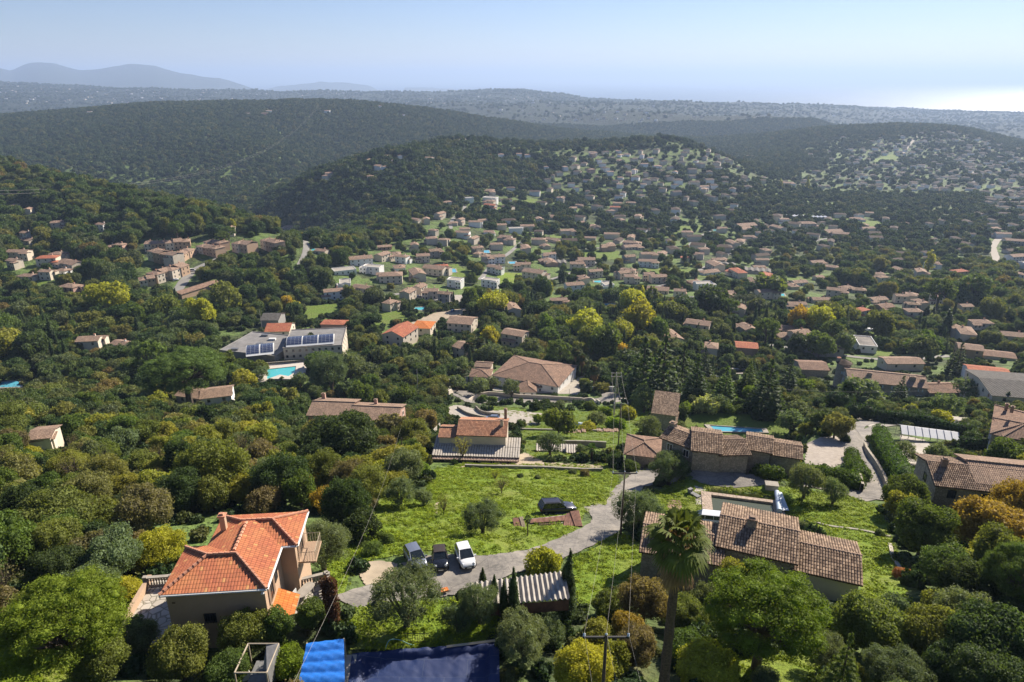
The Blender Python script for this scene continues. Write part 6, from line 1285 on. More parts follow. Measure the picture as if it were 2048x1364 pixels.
# random suburb houses where the picture shows a dense scatter of roofs too small to copy one by one
SUBURB = [(640,600),(700,510),(770,490),(850,440),(900,395),(970,372),(1080,375),(1130,330),(1180,300),(1440,298),(1500,345),(1560,360),(1640,330),(1600,300),(1690,268),(2060,300),(2060,560),(1980,540),(1900,560),(1700,520),(1640,640),(1300,600),(1000,560),(900,600)]
EAST = [(1690,300),(1790,270),(1900,262),(2060,300),(2060,440),(1950,400),(1900,430),(1820,385),(1700,370)]
SPUR = [(1040,360),(1180,302),(1440,300),(1500,345),(1560,380),(1400,400),(1180,390)]
def far_enough(x, y, d): return all((x - a) ** 2 + (y - b) ** 2 > d * d for a, b in HOUSES)
n_ind = len(HOUSES); far_specs = []
rr_ = random.Random(21); tries = 0
while tries < 16000 and len(far_specs) < 500:
    tries += 1; zone = rr_.choice([EAST, EAST, SPUR, SUBURB, SUBURB]); xs = [p[0] for p in zone]; ys = [p[1] for p in zone]; x, y = rr_.uniform(min(xs), max(xs)), rr_.uniform(min(ys), max(ys))
    if not inp1(x, y, zone) or any(inp1(x, y, P) for P in OPEN): continue
    if 1480 < x < 1960 and 380 < y < 430 : continue
    p = hit(x, y, 3)
    if p[1] > 2600 or not far_enough(p[0], p[1], 22 if zone is not EAST else 18): continue
    HOUSES.append((p[0], p[1])); far_specs.append((x, y, p))
far_specs.sort(key=lambda t: t[2][1]); n_more = max(0, 300 - n_ind - 32)
for x, y, p in far_specs[:n_more]:
    HOUSES_keep = len(HOUSES); ppm = F / (p[1] * CP + (CAMZ - p[2]) * SP); mid_house(x, y, rr_.uniform(10, 18) * ppm, rr_.choice('bbbbwwmprg'), wing=True)
rest = far_specs[n_more:]
# the farthest houses: too many and too small to be things
for i in range(420):
    x = rr_.uniform(0, 1100) if i < 300 else rr_.uniform(1000, 2048); y = rr_.uniform(163, 208) if i < 300 else rr_.uniform(205, 243)
    p = hit(x, y, 2)
    if 3000 < p[1] < 9500 and p[2] > 8: rest.append((x, y, p))
mW = MB()
for x, y, p in rest:
    s = 1.0 if p[1] < 3000 else 1.1; L = rr_.uniform(9, 17) * s; W_ = L * rr_.uniform(.5, .8); h = rr_.choice([3.2, 5.6, 6]) * s; an = rr_.uniform(-.6, .6) + rr_.choice([0, 1.57]); wm = rr_.choice([0, 1, 1]); z = float(ground(p[0], p[1])); mW.box((p[0], p[1], z - 3), (L, W_, h + 3), an, wm)
    e, f = frame_of((math.cos(an), math.sin(an))); o = np.array([p[0], p[1]]) - e * L / 2 - f * W_ / 2; rb = MB(); roof_mesh(rb, o, e, L, W_, z + h, rr_.choice(['gable', 'hip']), 17, .4)
    for fc, mi in zip(rb.f, rb.m): mW.face([rb.v[k] for k in fc], 2 if mi == 0 else 3)
o = mW.build('distant_houses', [M['white'], M['cream'], M['tile_pink'], M['ridge_old']], weld=False); tag(o, kind='stuff')
# ---------------------------------------------------------------- hedges
def hedge(label, P, width, h, col=(.028, .055, .014), leaf=.26, name='clipped_hedge'):
    W = smooth_path([hit(*p)[:2] for p in P], 6) if len(P) > 2 else [hit(*p)[:2] for p in P]; L = []; o = np.array([*W[0], float(ground(*W[0]))]); rs = np.random.RandomState(int(P[0][0]) % 997); step = width * .36
    acc = []; 
    for a, b in zip(W[:-1], W[1:]):
        n = max(1, int(np.linalg.norm(b - a) / step)); acc += [a + (b - a) * k / n for k in range(n)]
    acc.append(W[-1]); nz_ = max(1, int(h / (width * .55)))
    for p in acc:
        z = float(ground(*p)) - o[2]; ROADS.append((p[0], p[1], width * .7))
        for k in range(nz_): L.append((p[0] - o[0] + rs.normal() * width * .03, p[1] - o[1] + rs.normal() * width * .03, z + h * (k + .5) / nz_, width * .52, width * .52, h / nz_ * .62))
    area = len(acc) * step * (width + 2 * h); n = int(min(16000, area / (leaf * leaf) * 3.2)); Vv, Ff = leafcloud(rs, L, n, leaf, .8, .7, .86, .82, .1)
    ob = bpy.data.objects.new(name, npmesh(name, Vv, Ff, [LEAFM])); ob.location = tuple(o); link(ob); ob.color = (*col, 1); tag(ob, label, 'hedge'); return ob
hedge('tall clipped dark hedge along the right of the lane', [(1755,882),(1765,915),(1785,950),(1803,985)], 3.0, 4.0, (.055, .10, .02), leaf=.3)
hedge('long clipped hedge behind the greenhouse', [(1752,842),(1810,850),(1870,862),(1920,876)], 2.4, 3.4, leaf=.35)
hedge('vine covered hedge along the lane in front of the farmhouse', [(1475,944),(1530,955),(1590,966)], 2.2, 1.9, (.07, .11, .015))
hedge('broad yellowish hedge left of the lane junction', [(1595,960),(1650,968),(1705,976)], 3.6, 2.6, (.07, .115, .015))
hedge('clipped hedge between the gravel court and the lane', [(1703,915),(1712,940),(1725,962)], 2.6, 2.0, (.06, .10, .015))
hedge('low dark clipped hedge behind the farmhouse lawn', [(1492,824),(1530,828),(1572,833)], 3, 2.6, leaf=.35)
hedge('round topped low hedge in front of the dark lawn hedge', [(1514,838),(1555,840)], 3.2, 1.8, (.035, .06, .02), leaf=.35)
hedge('square clipped hedge block right of the lawn', [(1702,838),(1730,840)], 5, 4.5, leaf=.4)
hedge('tall clipped hedge block below the round tower', [(1664,828),(1680,830)], 5, 7, leaf=.4)
hedge('clipped green column right of the tall hedge block', [(1688,818),(1694,819)], 3.6, 10, (.05, .085, .015), leaf=.4)
hedge('dark clipped hedge in front of the villa cut by the right edge', [(1925,900),(1985,908),(2060,915)], 2.4, 3.0, leaf=.35)
hedge('dark hedge in front of the stone house at the right edge', [(1858,1012),(1910,1018),(1965,1022)], 1.8, 2.2)
hedge('dark hedge above the ruined shed yard', [(108,862),(150,850),(190,850)], 2.5, 3, leaf=.35)
hedge('ivy covered wall around the farmhouse court corner', [(1335,902),(1380,925),(1440,940)], 1.4, 1.2, (.035, .06, .018))
hedge('dark hedge below the turquoise pool', [(508,782),(560,778),(600,772)], 3, 3, leaf=.4)
# ---------------------------------------------------------------- trees
COLS = {'dark': ((0.057, 0.086, 0.031), 'dark green'), 'green': ((0.104, 0.151, 0.035), 'mid green'), 'fresh': ((0.153, 0.216, 0.024), 'bright green'), 'olive': ((0.149, 0.175, 0.043), 'olive green'), 'grey': ((0.135, 0.171, 0.081), 'grey green'), 'yell': ((0.348, 0.340, 0.043), 'yellow green'), 'gold': ((0.428, 0.304, 0.040), 'golden yellow'),
        'orange': ((0.335, 0.230, 0.050), 'orange'), 'yellol': ((0.246, 0.248, 0.047), 'olive yellow'), 'brown': ((.175, .150, .072), 'brownish'), 'rust': ((0.284, 0.121, 0.057), 'rust brown'), 'tan': ((0.227, 0.216, 0.077), 'straw brown'), 'pale': ((0.326, 0.370, 0.156), 'pale flowered')}
NOUN = {'oak': ('broadleaf_tree', 'tree', 'leafy tree'), 'shrub': ('bush', 'bush', 'bush'), 'olive': ('olive_tree', 'olive tree', 'olive tree'), 'pine': ('umbrella_pine', 'pine tree', 'umbrella pine'), 'cypress': ('cypress_tree', 'cypress', 'cypress'), 'poplar': ('poplar_tree', 'poplar', 'poplar'), 'conifer': ('conifer_tree', 'conifer', 'conifer'), 'sparse': ('bare_tree', 'tree', 'half bare tree')}
GRP = {'oak': 'broadleaf trees on the slope', 'shrub': 'bushes on the slope', 'olive': 'olive trees in the gardens', 'pine': 'umbrella pines', 'cypress': 'cypresses in the gardens', 'poplar': 'poplars in the valley', 'conifer': 'dark conifers', 'sparse': 'half bare trees in the meadow'}
COUNT = {}; TREEP = []
def tree(kind, x, y, z, r, col, lod=None, sz=1.0, rz=None, label=None, px=None, py=None, zscale=None, parts=None):
    rp_ = r * F / (y * CP + (CAMZ - z) * SP)
    lod = lod or ('xl' if rp_ > 36 and kind in ('oak', 'olive', 'pine', 'shrub') else 'hi' if y < 135 else 'mid' if y < 420 or kind in ('olive', 'pine', 'cypress', 'poplar', 'conifer') else 'far')
    if kind == 'sparse': lod = 'hi'
    L = KIND[kind + '_' + lod]; c, t, ctr = L[R.randrange(len(L))]; nm, cat, noun = NOUN[kind]; rz = R.uniform(0, 6.28) if rz is None else rz; cc, cn = COLS[col] if isinstance(col, str) else col
    f = R.uniform(.85, 1.15); cc = (cc[0] * f * R.uniform(.92, 1.08), cc[1] * f, cc[2] * f); zsc = r * (zscale or R.uniform(.82, 1.2)); sx_ = R.uniform(.86, 1.16) if kind in ('oak', 'shrub', 'olive') else 1.0
    if t is not None and (parts if parts is not None else y < 260):
        root = empty(nm, (x, y, z), rz); o = bpy.data.objects.new('crown', c); o.scale = (r * sx_, r / sx_, zsc); link(o, root); q = bpy.data.objects.new('trunk', t); q.scale = (r, r, zsc); link(q, root)
    else:
        root = bpy.data.objects.new(nm, c); root.location = (x, y, z); root.rotation_euler = (0, 0, rz); root.scale = (r * sx_, r / sx_, zsc); link(root); o = root
        if t is not None and kind != 'cypress': q = bpy.data.objects.new('trunk', t); link(q, root)
    o.color = (*cc, 1); tag(root, label, cat, None if label else GRP[kind]); COUNT[kind] = COUNT.get(kind, 0) + 1; TREEP.append((x, y, r))
    if label is None:
        if px is None: px, py = pix((x, y, z + ctr * r))
        want_label(root, cn + ' ' + noun, px, py)
    return root
def tree_at(kind, px, py, rpx, col, **k):
    """crown centre and crown radius as seen in the survey picture"""
    ctr = KIND[kind + ('_hi')][0][2] if kind + '_hi' in KIND else 1.1
    d = ray(px, py); X = d[0] / d[1] * _tt; Z = CAMZ + d[2] / d[1] * _tt; rt_ = rpx * (_tt * CP + (CAMZ - Z) * SP) / F
    g = Z - ground(X, _tt) - ctr * rt_; ix = max(1, int(np.argmax(g < 0))); p = (float(X[ix]), float(_tt[ix]), float(Z[ix])); r = float(rt_[ix])
    return tree(kind, p[0], p[1], float(ground(p[0], p[1])), r, col, px=px, py=py, **k)
def column_at(kind, base, top, rpx, col, label=None, H=9.0):
    b = hit(*base); zs = np.linspace(b[2], b[2] + 45, 600); ys = np.array([pix((b[0], b[1], z))[1] for z in zs]); h = float(zs[np.argmin(abs(ys - top))] - b[2]); ppm = F / (b[1] * CP + (CAMZ - b[2]) * SP)
    lod = 'hi' if b[1] < 135 else 'mid'; c, t, ctr = KIND[kind + '_' + lod][R.randrange(2)]; nm, cat, noun = NOUN[kind]; cc, cn = COLS[col]; root = empty(nm, tuple(b), R.uniform(0, 6)); 
    r = rpx / ppm
    for n_, me in (('crown', c), ('trunk', t)): o = bpy.data.objects.new(n_, me); o.scale = (r, r, h / H); link(o, root); o.color = (*cc, 1)
    tag(root, label, cat, None if label else GRP[kind]); COUNT[kind] = COUNT.get(kind, 0) + 1; TREEP.append((b[0], b[1], r))
    if label is None: want_label(root, cn + ' ' + noun, base[0], (base[1] + top) / 2)
# single trees that can be told apart
tree_at('pine', 1535, 1190, 128, 'fresh', label='huge bright green umbrella pine in front of the long stone house', zscale=None)
tree_at('pine', 112, 1210, 132, 'fresh', label='broad umbrella pine at the lower left edge of the picture')
tree_at('pine', 2040, 1150, 70, 'green', label='umbrella pine cut by the right edge below the orange tree')
tree_at('pine', 358, 690, 88, 'green', label='largest flat topped umbrella pine left of the turquoise pool', zscale=.66); tree_at('pine', 420, 722, 34, 'green', label='smaller umbrella pine leaning right of the largest flat topped one'); tree_at('pine', 300, 712, 34, 'green', label='smaller umbrella pine left of the largest flat topped one')
for x, y, r in ((1098, 664, 24), (1117, 700, 27), (1535, 655, 27), (1668, 657, 24), (1598, 650, 14), (1955, 565, 32), (1460, 610, 22), (1880, 585, 30), (455, 458, 18), (445, 470, 16), (352, 460, 18), (690, 500, 16), (1640, 655, 14)): tree_at('pine', x, y, r, 'green')
for x, y, r in ((1340,937,38),(1282,1018,50),(965,1032,40),(809,1196,68),(643,1090,55),(1612,965,34),(1670,985,26),(959,1213,40),(915,1236,32),(1078,1200,42),(1047,1275,55),(1100,1268,32),(799,982,32),(847,992,20),(1500,910,32),(1585,840,26),(1717,774,36),(1810,902,25),(1295,860,28),(1290,800,26),(1306,790,20),(914,766,17),(957,770,20),(984,766,15),(1023,777,18),(1100,884,28),(1163,900,13),(1192,838,17),(985,700,22),(521,748,15),(660,742,40),(600,760,16),(730,740,26),(1651,1303,45),(1795,1330,58),(1895,812,26),(1940,774,26),(870,840,16),(1100,640,18),(855,685,18),(900,690,16),(700,735,25),(1845,700,26),(1020,640,12),(760,710,18),(430,765,18),(1060,697,20),(1075,706,14),(874,880,14),(1436,802,20),(1598,815,20)): tree_at('olive', x, y, r, 'grey')
for x, y, r, c in ((1850,1060,58,'green'),(1812,995,40,'green'),(1985,1050,66,'orange'),(2030,1020,50,'orange'),(1905,1135,58,'green'),(1945,1170,50,'dark'),(1936,1235,62,'grey'),(1873,1276,60,'olive'),(1740,1252,66,'olive'),(1290,1206,45,'brown'),(1378,1225,40,'olive'),(1425,1206,38,'grey'),
                   (1160,1345,54,'yell'),(1195,1262,30,'yellol'),(1251,1256,30,'orange'),(1215,1205,28,'olive'),(1225,1320,36,'yellol'),(1275,1300,40,'brown'),(492,1272,50,'olive'),(360,1316,56,'olive'),(266,1270,44,'grey'),(556,1256,32,'green'),(622,1226,30,'green'),(200,1320,55,'olive'),(455,1335,44,'green'),
                   (649,998,28,'gold'),(617,968,24,'gold'),(219,1120,62,'grey'),(318,1106,44,'yell'),(290,1028,54,'brown'),(102,1028,72,'olive'),(27,1095,46,'olive'),(175,1000,46,'tan'),(689,868,64,'dark'),(790,853,32,'brown'),(487,757,24,'yell'),(277,627,13,'orange'),(640,720,26,'green'),(1672,853,26,'tan'),(1613,862,15,'olive'),(1578,917,26,'yell'),(2010,910,34,'green'),(455,724,17,'olive'),(296,752,22,'dark'),(335,768,20,'dark'),(385,770,20,'dark'),(428,762,20,'dark'),(270,735,24,'green'),(455,745,18,'green'),(488,730,17,'green'),(522,733,14,'olive'),(640,703,11,'green'),(672,700,10,'olive'),(720,790,22,'green'),(760,800,20,'olive'),(810,790,20,'green'),(860,770,16,'olive'),(740,770,18,'green'),(690,775,20,'grey'),(1118,847,27,'olive'),(1077,838,10,'fresh'),(966,797,10,'green'),(985,800,9,'green'),(1260,720,30,'dark'),(1215,690,34,'green'),(1170,650,30,'yell'),(1245,665,26,'yell'),(1190,680,28,'olive'),(1230,700,20,'gold'),(1760,1180,0,'green'),
                   (1640,690,26,'green'),(1600,690,22,'dark'),(1690,690,20,'grey'),(400,630,30,'yell'),(450,600,30,'olive'),(330,620,26,'olive'),(215,600,32,'yell'),(640,640,0,'yell'),(575,606,12,'gold'),(590,612,10,'yell'),(985,605,26,'yell'),(1010,600,24,'olive'),(940,600,20,'green'),(1030,530,0,'olive'),(1290,700,24,'olive'),(1280,640,34,'yell'),(1265,610,26,'yell'),(1310,660,22,'green'),(1370,610,28,'dark'),(1420,600,34,'dark'),(1340,620,28,'olive'),(1540,565,28,'olive'),(1600,640,22,'gold'),(1640,640,26,'yell'),(1690,625,22,'olive'),(1850,690,34,'green'),(1760,650,24,'olive'),(945,800,0,'green'),(20,690,30,'yellol'),(10,840,40,'olive'),(60,700,30,'dark'),(480,700,0,'dark'),(1990,1290,80,'dark'),(1900,1330,50,'dark'),(2040,1230,40,'dark'),(700,960,40,'brown'),(560,960,50,'dark'),(720,1050,36,'dark'),(430,950,60,'olive'),(520,1040,0,'dark'),(1130,650,20,'green'),(1160,700,20,'olive')):
    if r > 0: tree_at('oak', x, y, r, c)
for x, y, r, c in ((1090,1130,35,'yell'),(575,1330,38,'fresh'),(1414,1338,66,'yell'),(1530,1362,28,'grey'),(1455,820,14,'green'),(1481,820,12,'green'),(1414,812,28,'pale'),(1822,822,15,'yell'),(1881,840,20,'yell'),(1855,828,14,'dark'),(1795,1222,32,'grey'),(1938,862,17,'dark'),(1373,818,14,'fresh'),(1290,925,20,'green'),(1262,935,16,'green'),(1345,955,0,'green'),(1150,1060,0,'green'),(1180,815,14,'green'),(1210,825,14,'fresh'),(1090,812,14,'dark'),(1070,815,12,'dark'),(1120,812,12,'grey'),(1230,850,18,'fresh'),(1175,855,16,'yell'),(1255,830,18,'yell'),(785,945,34,'yell'),(830,940,28,'fresh'),(770,1080,18,'green'),(745,1100,20,'green'),(725,1085,16,'green'),(1760,1070,10,'dark'),(1805,1150,16,'rust'),(1815,1165,14,'dark'),(1700,1262,34,'fresh'),(1640,1240,30,'green'),(1470,930,14,'olive'),(1430,930,14,'green'),(1395,928,12,'green'),(1555,925,20,'green'),(1745,880,12,'green'),(1690,880,10,'dark'),(1600,880,10,'green'),(1650,865,12,'olive'),(1500,790,16,'fresh'),(1610,780,20,'fresh'),(1750,815,18,'green'),(910,925,8,'green'),(1040,952,6,'grey'),(1075,955,6,'grey'),(1170,948,10,'brown'),(1145,945,8,'grey')):
    if r > 0: tree_at('shrub', x, y, r, c)
for b, t, r, c in (((966,1188),1136,10,'dark'),((989,1212),1150,11,'dark'),((1008,1236),1160,11,'dark'),((1026,1238),1138,14,'dark'),((1132,1255),1103,20,'dark'),((353,602),576,5,'dark'),((207,792),770,6,'green'),((238,800),778,6,'green'),((312,788),758,6,'green'),((337,785),760,5,'green'),((325,792),770,5,'dark'),((347,795),778,5,'dark'),((120,770),730,10,'dark'),((1950,798),775,7,'dark'),((1978,803),784,8,'dark'),((2010,808),783,9,'dark'),((1120,566),536,5,'dark'),((1126,566),538,5,'dark'),((1220,592),555,5,'dark'),((1380,527),506,6,'dark'),((1391,560),536,5,'dark'),((1527,640),608,7,'dark'),((1547,640),606,6,'dark'),((1850,640),610,8,'dark'),((1862,642),614,7,'dark'),((1874,645),618,7,'dark'),((1890,670),620,12,'dark'),((1678,650),605,7,'dark'),((1690,655),615,6,'dark'),((1740,640),618,6,'dark'),((1750,641),620,6,'dark'),((1057,632),608,5,'dark'),((1013,637),612,5,'dark'),((1007,637),614,4,'dark'),((870,680),655,5,'dark'),((248,540),520,5,'dark'),((1369,530),498,6,'dark'),((1388,530),512,5,'dark'),((977,425),408,3,'dark'),((760,585),570,3,'dark'),((863,610),592,4,'dark'),((165,435),420,4,'dark'),((108,472),455,5,'dark'),((1165,945),925,0,'dark')):
    if r > 0: column_at('cypress', b, t, r, c)
for b, t, r, c in (((1282,618),572,8,'yell'),((1295,620),570,8,'olive'),((1308,620),572,8,'olive'),((468,462),436,5,'yell'),((502,462),440,4,'yell'),((520,455),430,5,'yell'),((1855,545),498,8,'yell'),((1613,385),350,3,'yellol'),((1560,380),356,3,'yellol'),((1100,590),560,6,'yell')): column_at('poplar', b, t, r, c, H=8.6)
for x, y, r, c in ((1288,728,42,'dark'),(1328,730,46,'dark'),(1366,736,36,'dark'),(1258,742,24,'dark'),(1308,748,30,'dark'),(1395,745,24,'dark'),(1540,762,34,'dark'),(1520,772,20,'dark'),(1453,760,22,'green'),(1500,745,18,'green'),(1804,772,16,'dark'),(1410,720,20,'dark'),(1580,745,22,'dark'),(1240,745,14,'green'),(1920,710,20,'dark'),(575,1338,0,'fresh')):
    if r > 0: tree_at('conifer', x, y, r * 1.28, c, zscale=.80)
for x, y, r, c in ((1003,965,20,'brown'),(887,1012,17,'brown'),(925,902,20,'yell'),(955,905,0,'brown'),(990,950,12,'yell'),(740,880,20,'brown'),(1330,1190,24,'brown'),(1268,1225,24,'rust'),(175,905,18,'brown')):
    if r > 0: tree_at('sparse', x, y, r, c)
# palms
def palm(label, base, top, rpx, skirt=True, fan=True, tr=None, col=(.055, .075, .022), skc=(.20, .13, .06), nf=46, group=None):
    b = hit(*base); zs = np.linspace(b[2], b[2] + 40, 800); ys = np.array([pix((b[0], b[1], z))[1] for z in zs]); h = float(zs[np.argmin(abs(ys - top))] - b[2]); ppm = F / (b[1] * CP + (CAMZ - b[2]) * SP); r = rpx / ppm
    root = empty('fan_palm' if fan else 'feather_palm', tuple(b)); tag(root, label, 'palm tree', group); rs = np.random.RandomState(int(base[0])); t = trunkmb(h, tr or (.36 if h > 6 else .25), (tr or .3) * .8, .0).build('trunk', [M['palm_trunk']], root)
    k = bpy.data.objects.new('crown', npmesh('palm_crown', *palm_mesh(rs, nf, False, 1.0, fan), [LEAFM])); k.location = (0, 0, h); k.scale = (r, r, r); k.color = (*col, 1); link(k, root)
    if skirt:
        V_, F_ = palm_mesh(rs, 60, True, .85, True); V_ = V_.copy(); s = bpy.data.objects.new('dead_frond_skirt', npmesh('palm_skirt', V_ * [.8, .8, 1.0] - [0, 0, .35], F_, [LEAFM])); s.location = (0, 0, h); s.scale = (r, r, r); s.color = (*skc, 1); link(s, root)
    TREEP.append((b[0], b[1], 1.0))
palm('very tall fan palm with a brown skirt, in front of the long stone house', (1322,1420), 1075, 66, col=(.12, .15, .035), skc=(.26, .18, .09), nf=38)
for x, yb, yt, r, lb in ((941,715,690,16,'left fan palm of the pair behind the large villa'),(961,712,682,14,'right fan palm of the pair behind the large villa'),(925,760,742,15,'low fan palm at the left corner of the large villa'),(1153,745,702,14,'slim fan palm behind the right corner of the large villa'),(1163,752,715,12,'second slim fan palm behind the villa corner'),(1187,778,737,16,'brown skirted fan palm left of the concrete pole'),(626,712,672,9,'tall slim palm in front of the solar roofs'),(1065,792,0,0,''),(122,650,635,12,'dim palm in the left woods'),(1075,612,592,9,'palm left of the white walled house in mid valley')):
    if r: palm(lb, (x, yb), yt, r, skirt=r > 10, group='palms around the villas', nf=34)
for k in range(11): palm(('dim fan palm of the palm row right of the poplars, ' + (_ORD[k].replace('nearest', 'from left') if k else 'leftmost')), (1452 + k * 6.4, 612 + (k % 3) * 3), 592 + (k % 2) * 3, 6.5, skirt=False, group='row of palms in the valley', nf=22)
palm('small cordyline with a tuft of narrow leaves in front of the rusty sheets', (1055,1072), 1038, 9, skirt=False, col=(.07, .10, .03), nf=24, tr=.07); palm('feathery palm tip cut by the right edge', (2046,925), 890, 30, skirt=False, fan=False, nf=26); palm('banana plant beside the white corrugated panels', (1183,920), 897, 20, skirt=False, fan=False, col=(.08, .14, .03), nf=14)
# rust brown dead creeper on a post
b = hit(672,1262); m = MB(); m.tube([(0, 0, 0), (-.2, .3, 4.4)], .05, 5); r = empty('dead_creeper', tuple(b)); tag(r, 'rust brown dead creeper on a post, right of the patio', 'creeper'); m.build('post', [M['wood']], r)
V_, F_ = leafcloud(np.random.RandomState(4), [(-.04 * k, .06 * k, .5 + k * .42, .42 + .03 * k, .42, .5) for k in range(10)], 2600, .2, .5, .3, .4, .5); o = bpy.data.objects.new('foliage', npmesh('creeper_leaves', V_, F_, [LEAFM])); link(o, r); o.color = (.11, .055, .035, 1)
# ---------------------------------------------------------------- the woods between
FT = np.array(FOOT) if FOOT else np.zeros((0, 3)); RD = np.array(ROADS)
def allowed(x, y, r, py_, px_, key=True):
    if ((FT[:, 0] - x) ** 2 + (FT[:, 1] - y) ** 2 < (FT[:, 2] + r * .45) ** 2).any(): return False
    if ((RD[:, 0] - x) ** 2 + (RD[:, 1] - y) ** 2 < (RD[:, 2] + r * .8) ** 2).any(): return False
    return True
def zone_open(px_, py_):
    return any(inp1(px_, py_, P) for P in OPEN)
GARDEN = [[(880,800),(1300,790),(1310,940),(880,940)], [(1240,780),(2060,690),(2060,1010),(1240,960)], [(560,770),(870,740),(870,840),(600,830)], [(1380,700),(2060,640),(2060,740),(1380,760)], [(440,600),(980,600),(980,700),(700,720),(440,650)], [(1050,1180),(1300,1150),(1300,1290),(1050,1290)]]
def zone_garden(a, b): return any(inp1(a, b, P) for P in GARDEN)
rt = random.Random(99)
def pick(px_, py_):
    """kind and colour of a wild tree by where it stands"""
    q = rt.random()
    if py_ > 760 and px_ < 900: return ('oak', rt.choice(['olive', 'olive', 'yellol', 'tan', 'olive', 'dark', 'green', 'dark', 'brown', 'olive', 'yellol', 'green', 'grey', 'green', 'yellol'])) if q < .72 else ('shrub', rt.choice(['green', 'olive', 'tan', 'yell', 'brown'])) if q < .88 else ('sparse', rt.choice(['brown', 'tan', 'olive'])) if q < .95 else ('olive', 'grey')
    if py_ > 760: return ('oak', rt.choice(['olive', 'green', 'dark', 'green', 'grey', 'yell', 'yellol'])) if q < .47 else ('conifer', 'green') if q < .5 else ('shrub', rt.choice(['green', 'olive', 'grey', 'dark'])) if q < .8 else ('olive', 'grey')
    if px_ < 700: return ('oak', rt.choice(['dark', 'green', 'green', 'olive', 'dark', 'yell', 'olive', 'tan'])) if q < .8 else ('olive', 'grey') if q < .88 else ('shrub', 'green') if q < .96 else ('cypress', 'dark')
    return ('oak', rt.choice(['dark', 'green', 'dark', 'olive', 'green', 'yell', 'grey'])) if q < .55 else ('olive', 'grey') if q < .68 else ('shrub', rt.choice(['green', 'dark', 'grey'])) if q < .92 else ('cypress', 'dark') if q < .97 else ('conifer', 'dark')
cells = {}
def cell_ok(x, y, d):
    c = 5.0 if y < 420 else 12.0; k = (int(x // c), int(y // c), c)
    for i in (-1, 0, 1):
        for j in (-1, 0, 1):
            for a, b, e in cells.get((k[0] + i, k[1] + j, c), ()):
                if (a - x) ** 2 + (b - y) ** 2 < ((d + e) * .5) ** 2: return False
    cells.setdefault(k, []).append((x, y, d)); return True
for x, y, r in TREEP: c = 5.0 if y < 420 else 12.0; cells.setdefault((int(x // c), int(y // c), c), []).append((x, y, r * 1.5))
wild = []
for i in range(30000):
    Y = 30 + 390 * rt.random() ** .6; u = rt.uniform(-1.05, 1.05); x = u * Y; z = float(ground(x, Y)); px_, py_ = pix((x, Y, z))
    if px_ < -420 or px_ > 2460 or py_ > 1560 or zone_open(px_, py_): continue
    kd, cl = pick(px_, py_); gd = zone_garden(px_, py_)
    if gd and rt.random() < .45: continue
    big = 1.0 + .95 * sstep(150, 400, np.array([Y]))[0] * rt.uniform(.5, 1.1); r = {'oak': rt.uniform(1.8, 3.3), 'shrub': rt.uniform(1.0, 1.9), 'olive': rt.uniform(1.7, 2.7), 'cypress': rt.uniform(.6, .9), 'conifer': rt.uniform(1.5, 2.4), 'sparse': rt.uniform(1.5, 2.4)}[kd] * big * (.72 if gd else 1)
    hgt = r * (9 if kd == 'cypress' else 2.0 if kd != 'shrub' else 1.1)
    if not allowed(x, Y, r, py_, px_): continue
    tx, ty = pix((x, Y, z + hgt)); rp = r * F / (Y * CP + (CAMZ - z) * SP); bad = False
    for a, b, c, d in KEEP:
        if tx + rp > a and tx - rp < c and ty < d and py_ - rp * .2 > b and py_ > b + 4: bad = True; break
    if bad or any(inp1(tx, ty + rp * .45, P) for P in OPEN): continue
    if not cell_ok(x, Y, r * (1.35 if not gd else 1.7)): continue
    wild.append((Y, x, z, r, kd, cl, px_, (py_ + ty) / 2, rp))
wild.sort(key=lambda t: -t[8])
print('wild', len(wild)); spill = []
for Y, x, z, r, kd, cl, a, b, rp in wild:
    if COUNT.get(kd, 0) >= 300 or a < -70 or a > 2120 or b > 1460: spill.append((x, Y, z, r, kd, cl)); continue
    if kd == 'cypress': tree(kd, x, Y, z, r, cl, px=a, py=b, zscale=1.0)
    else: tree(kd, x, Y, z, r, cl, px=a, py=b)
print('counts', COUNT, 'spill', len(spill))
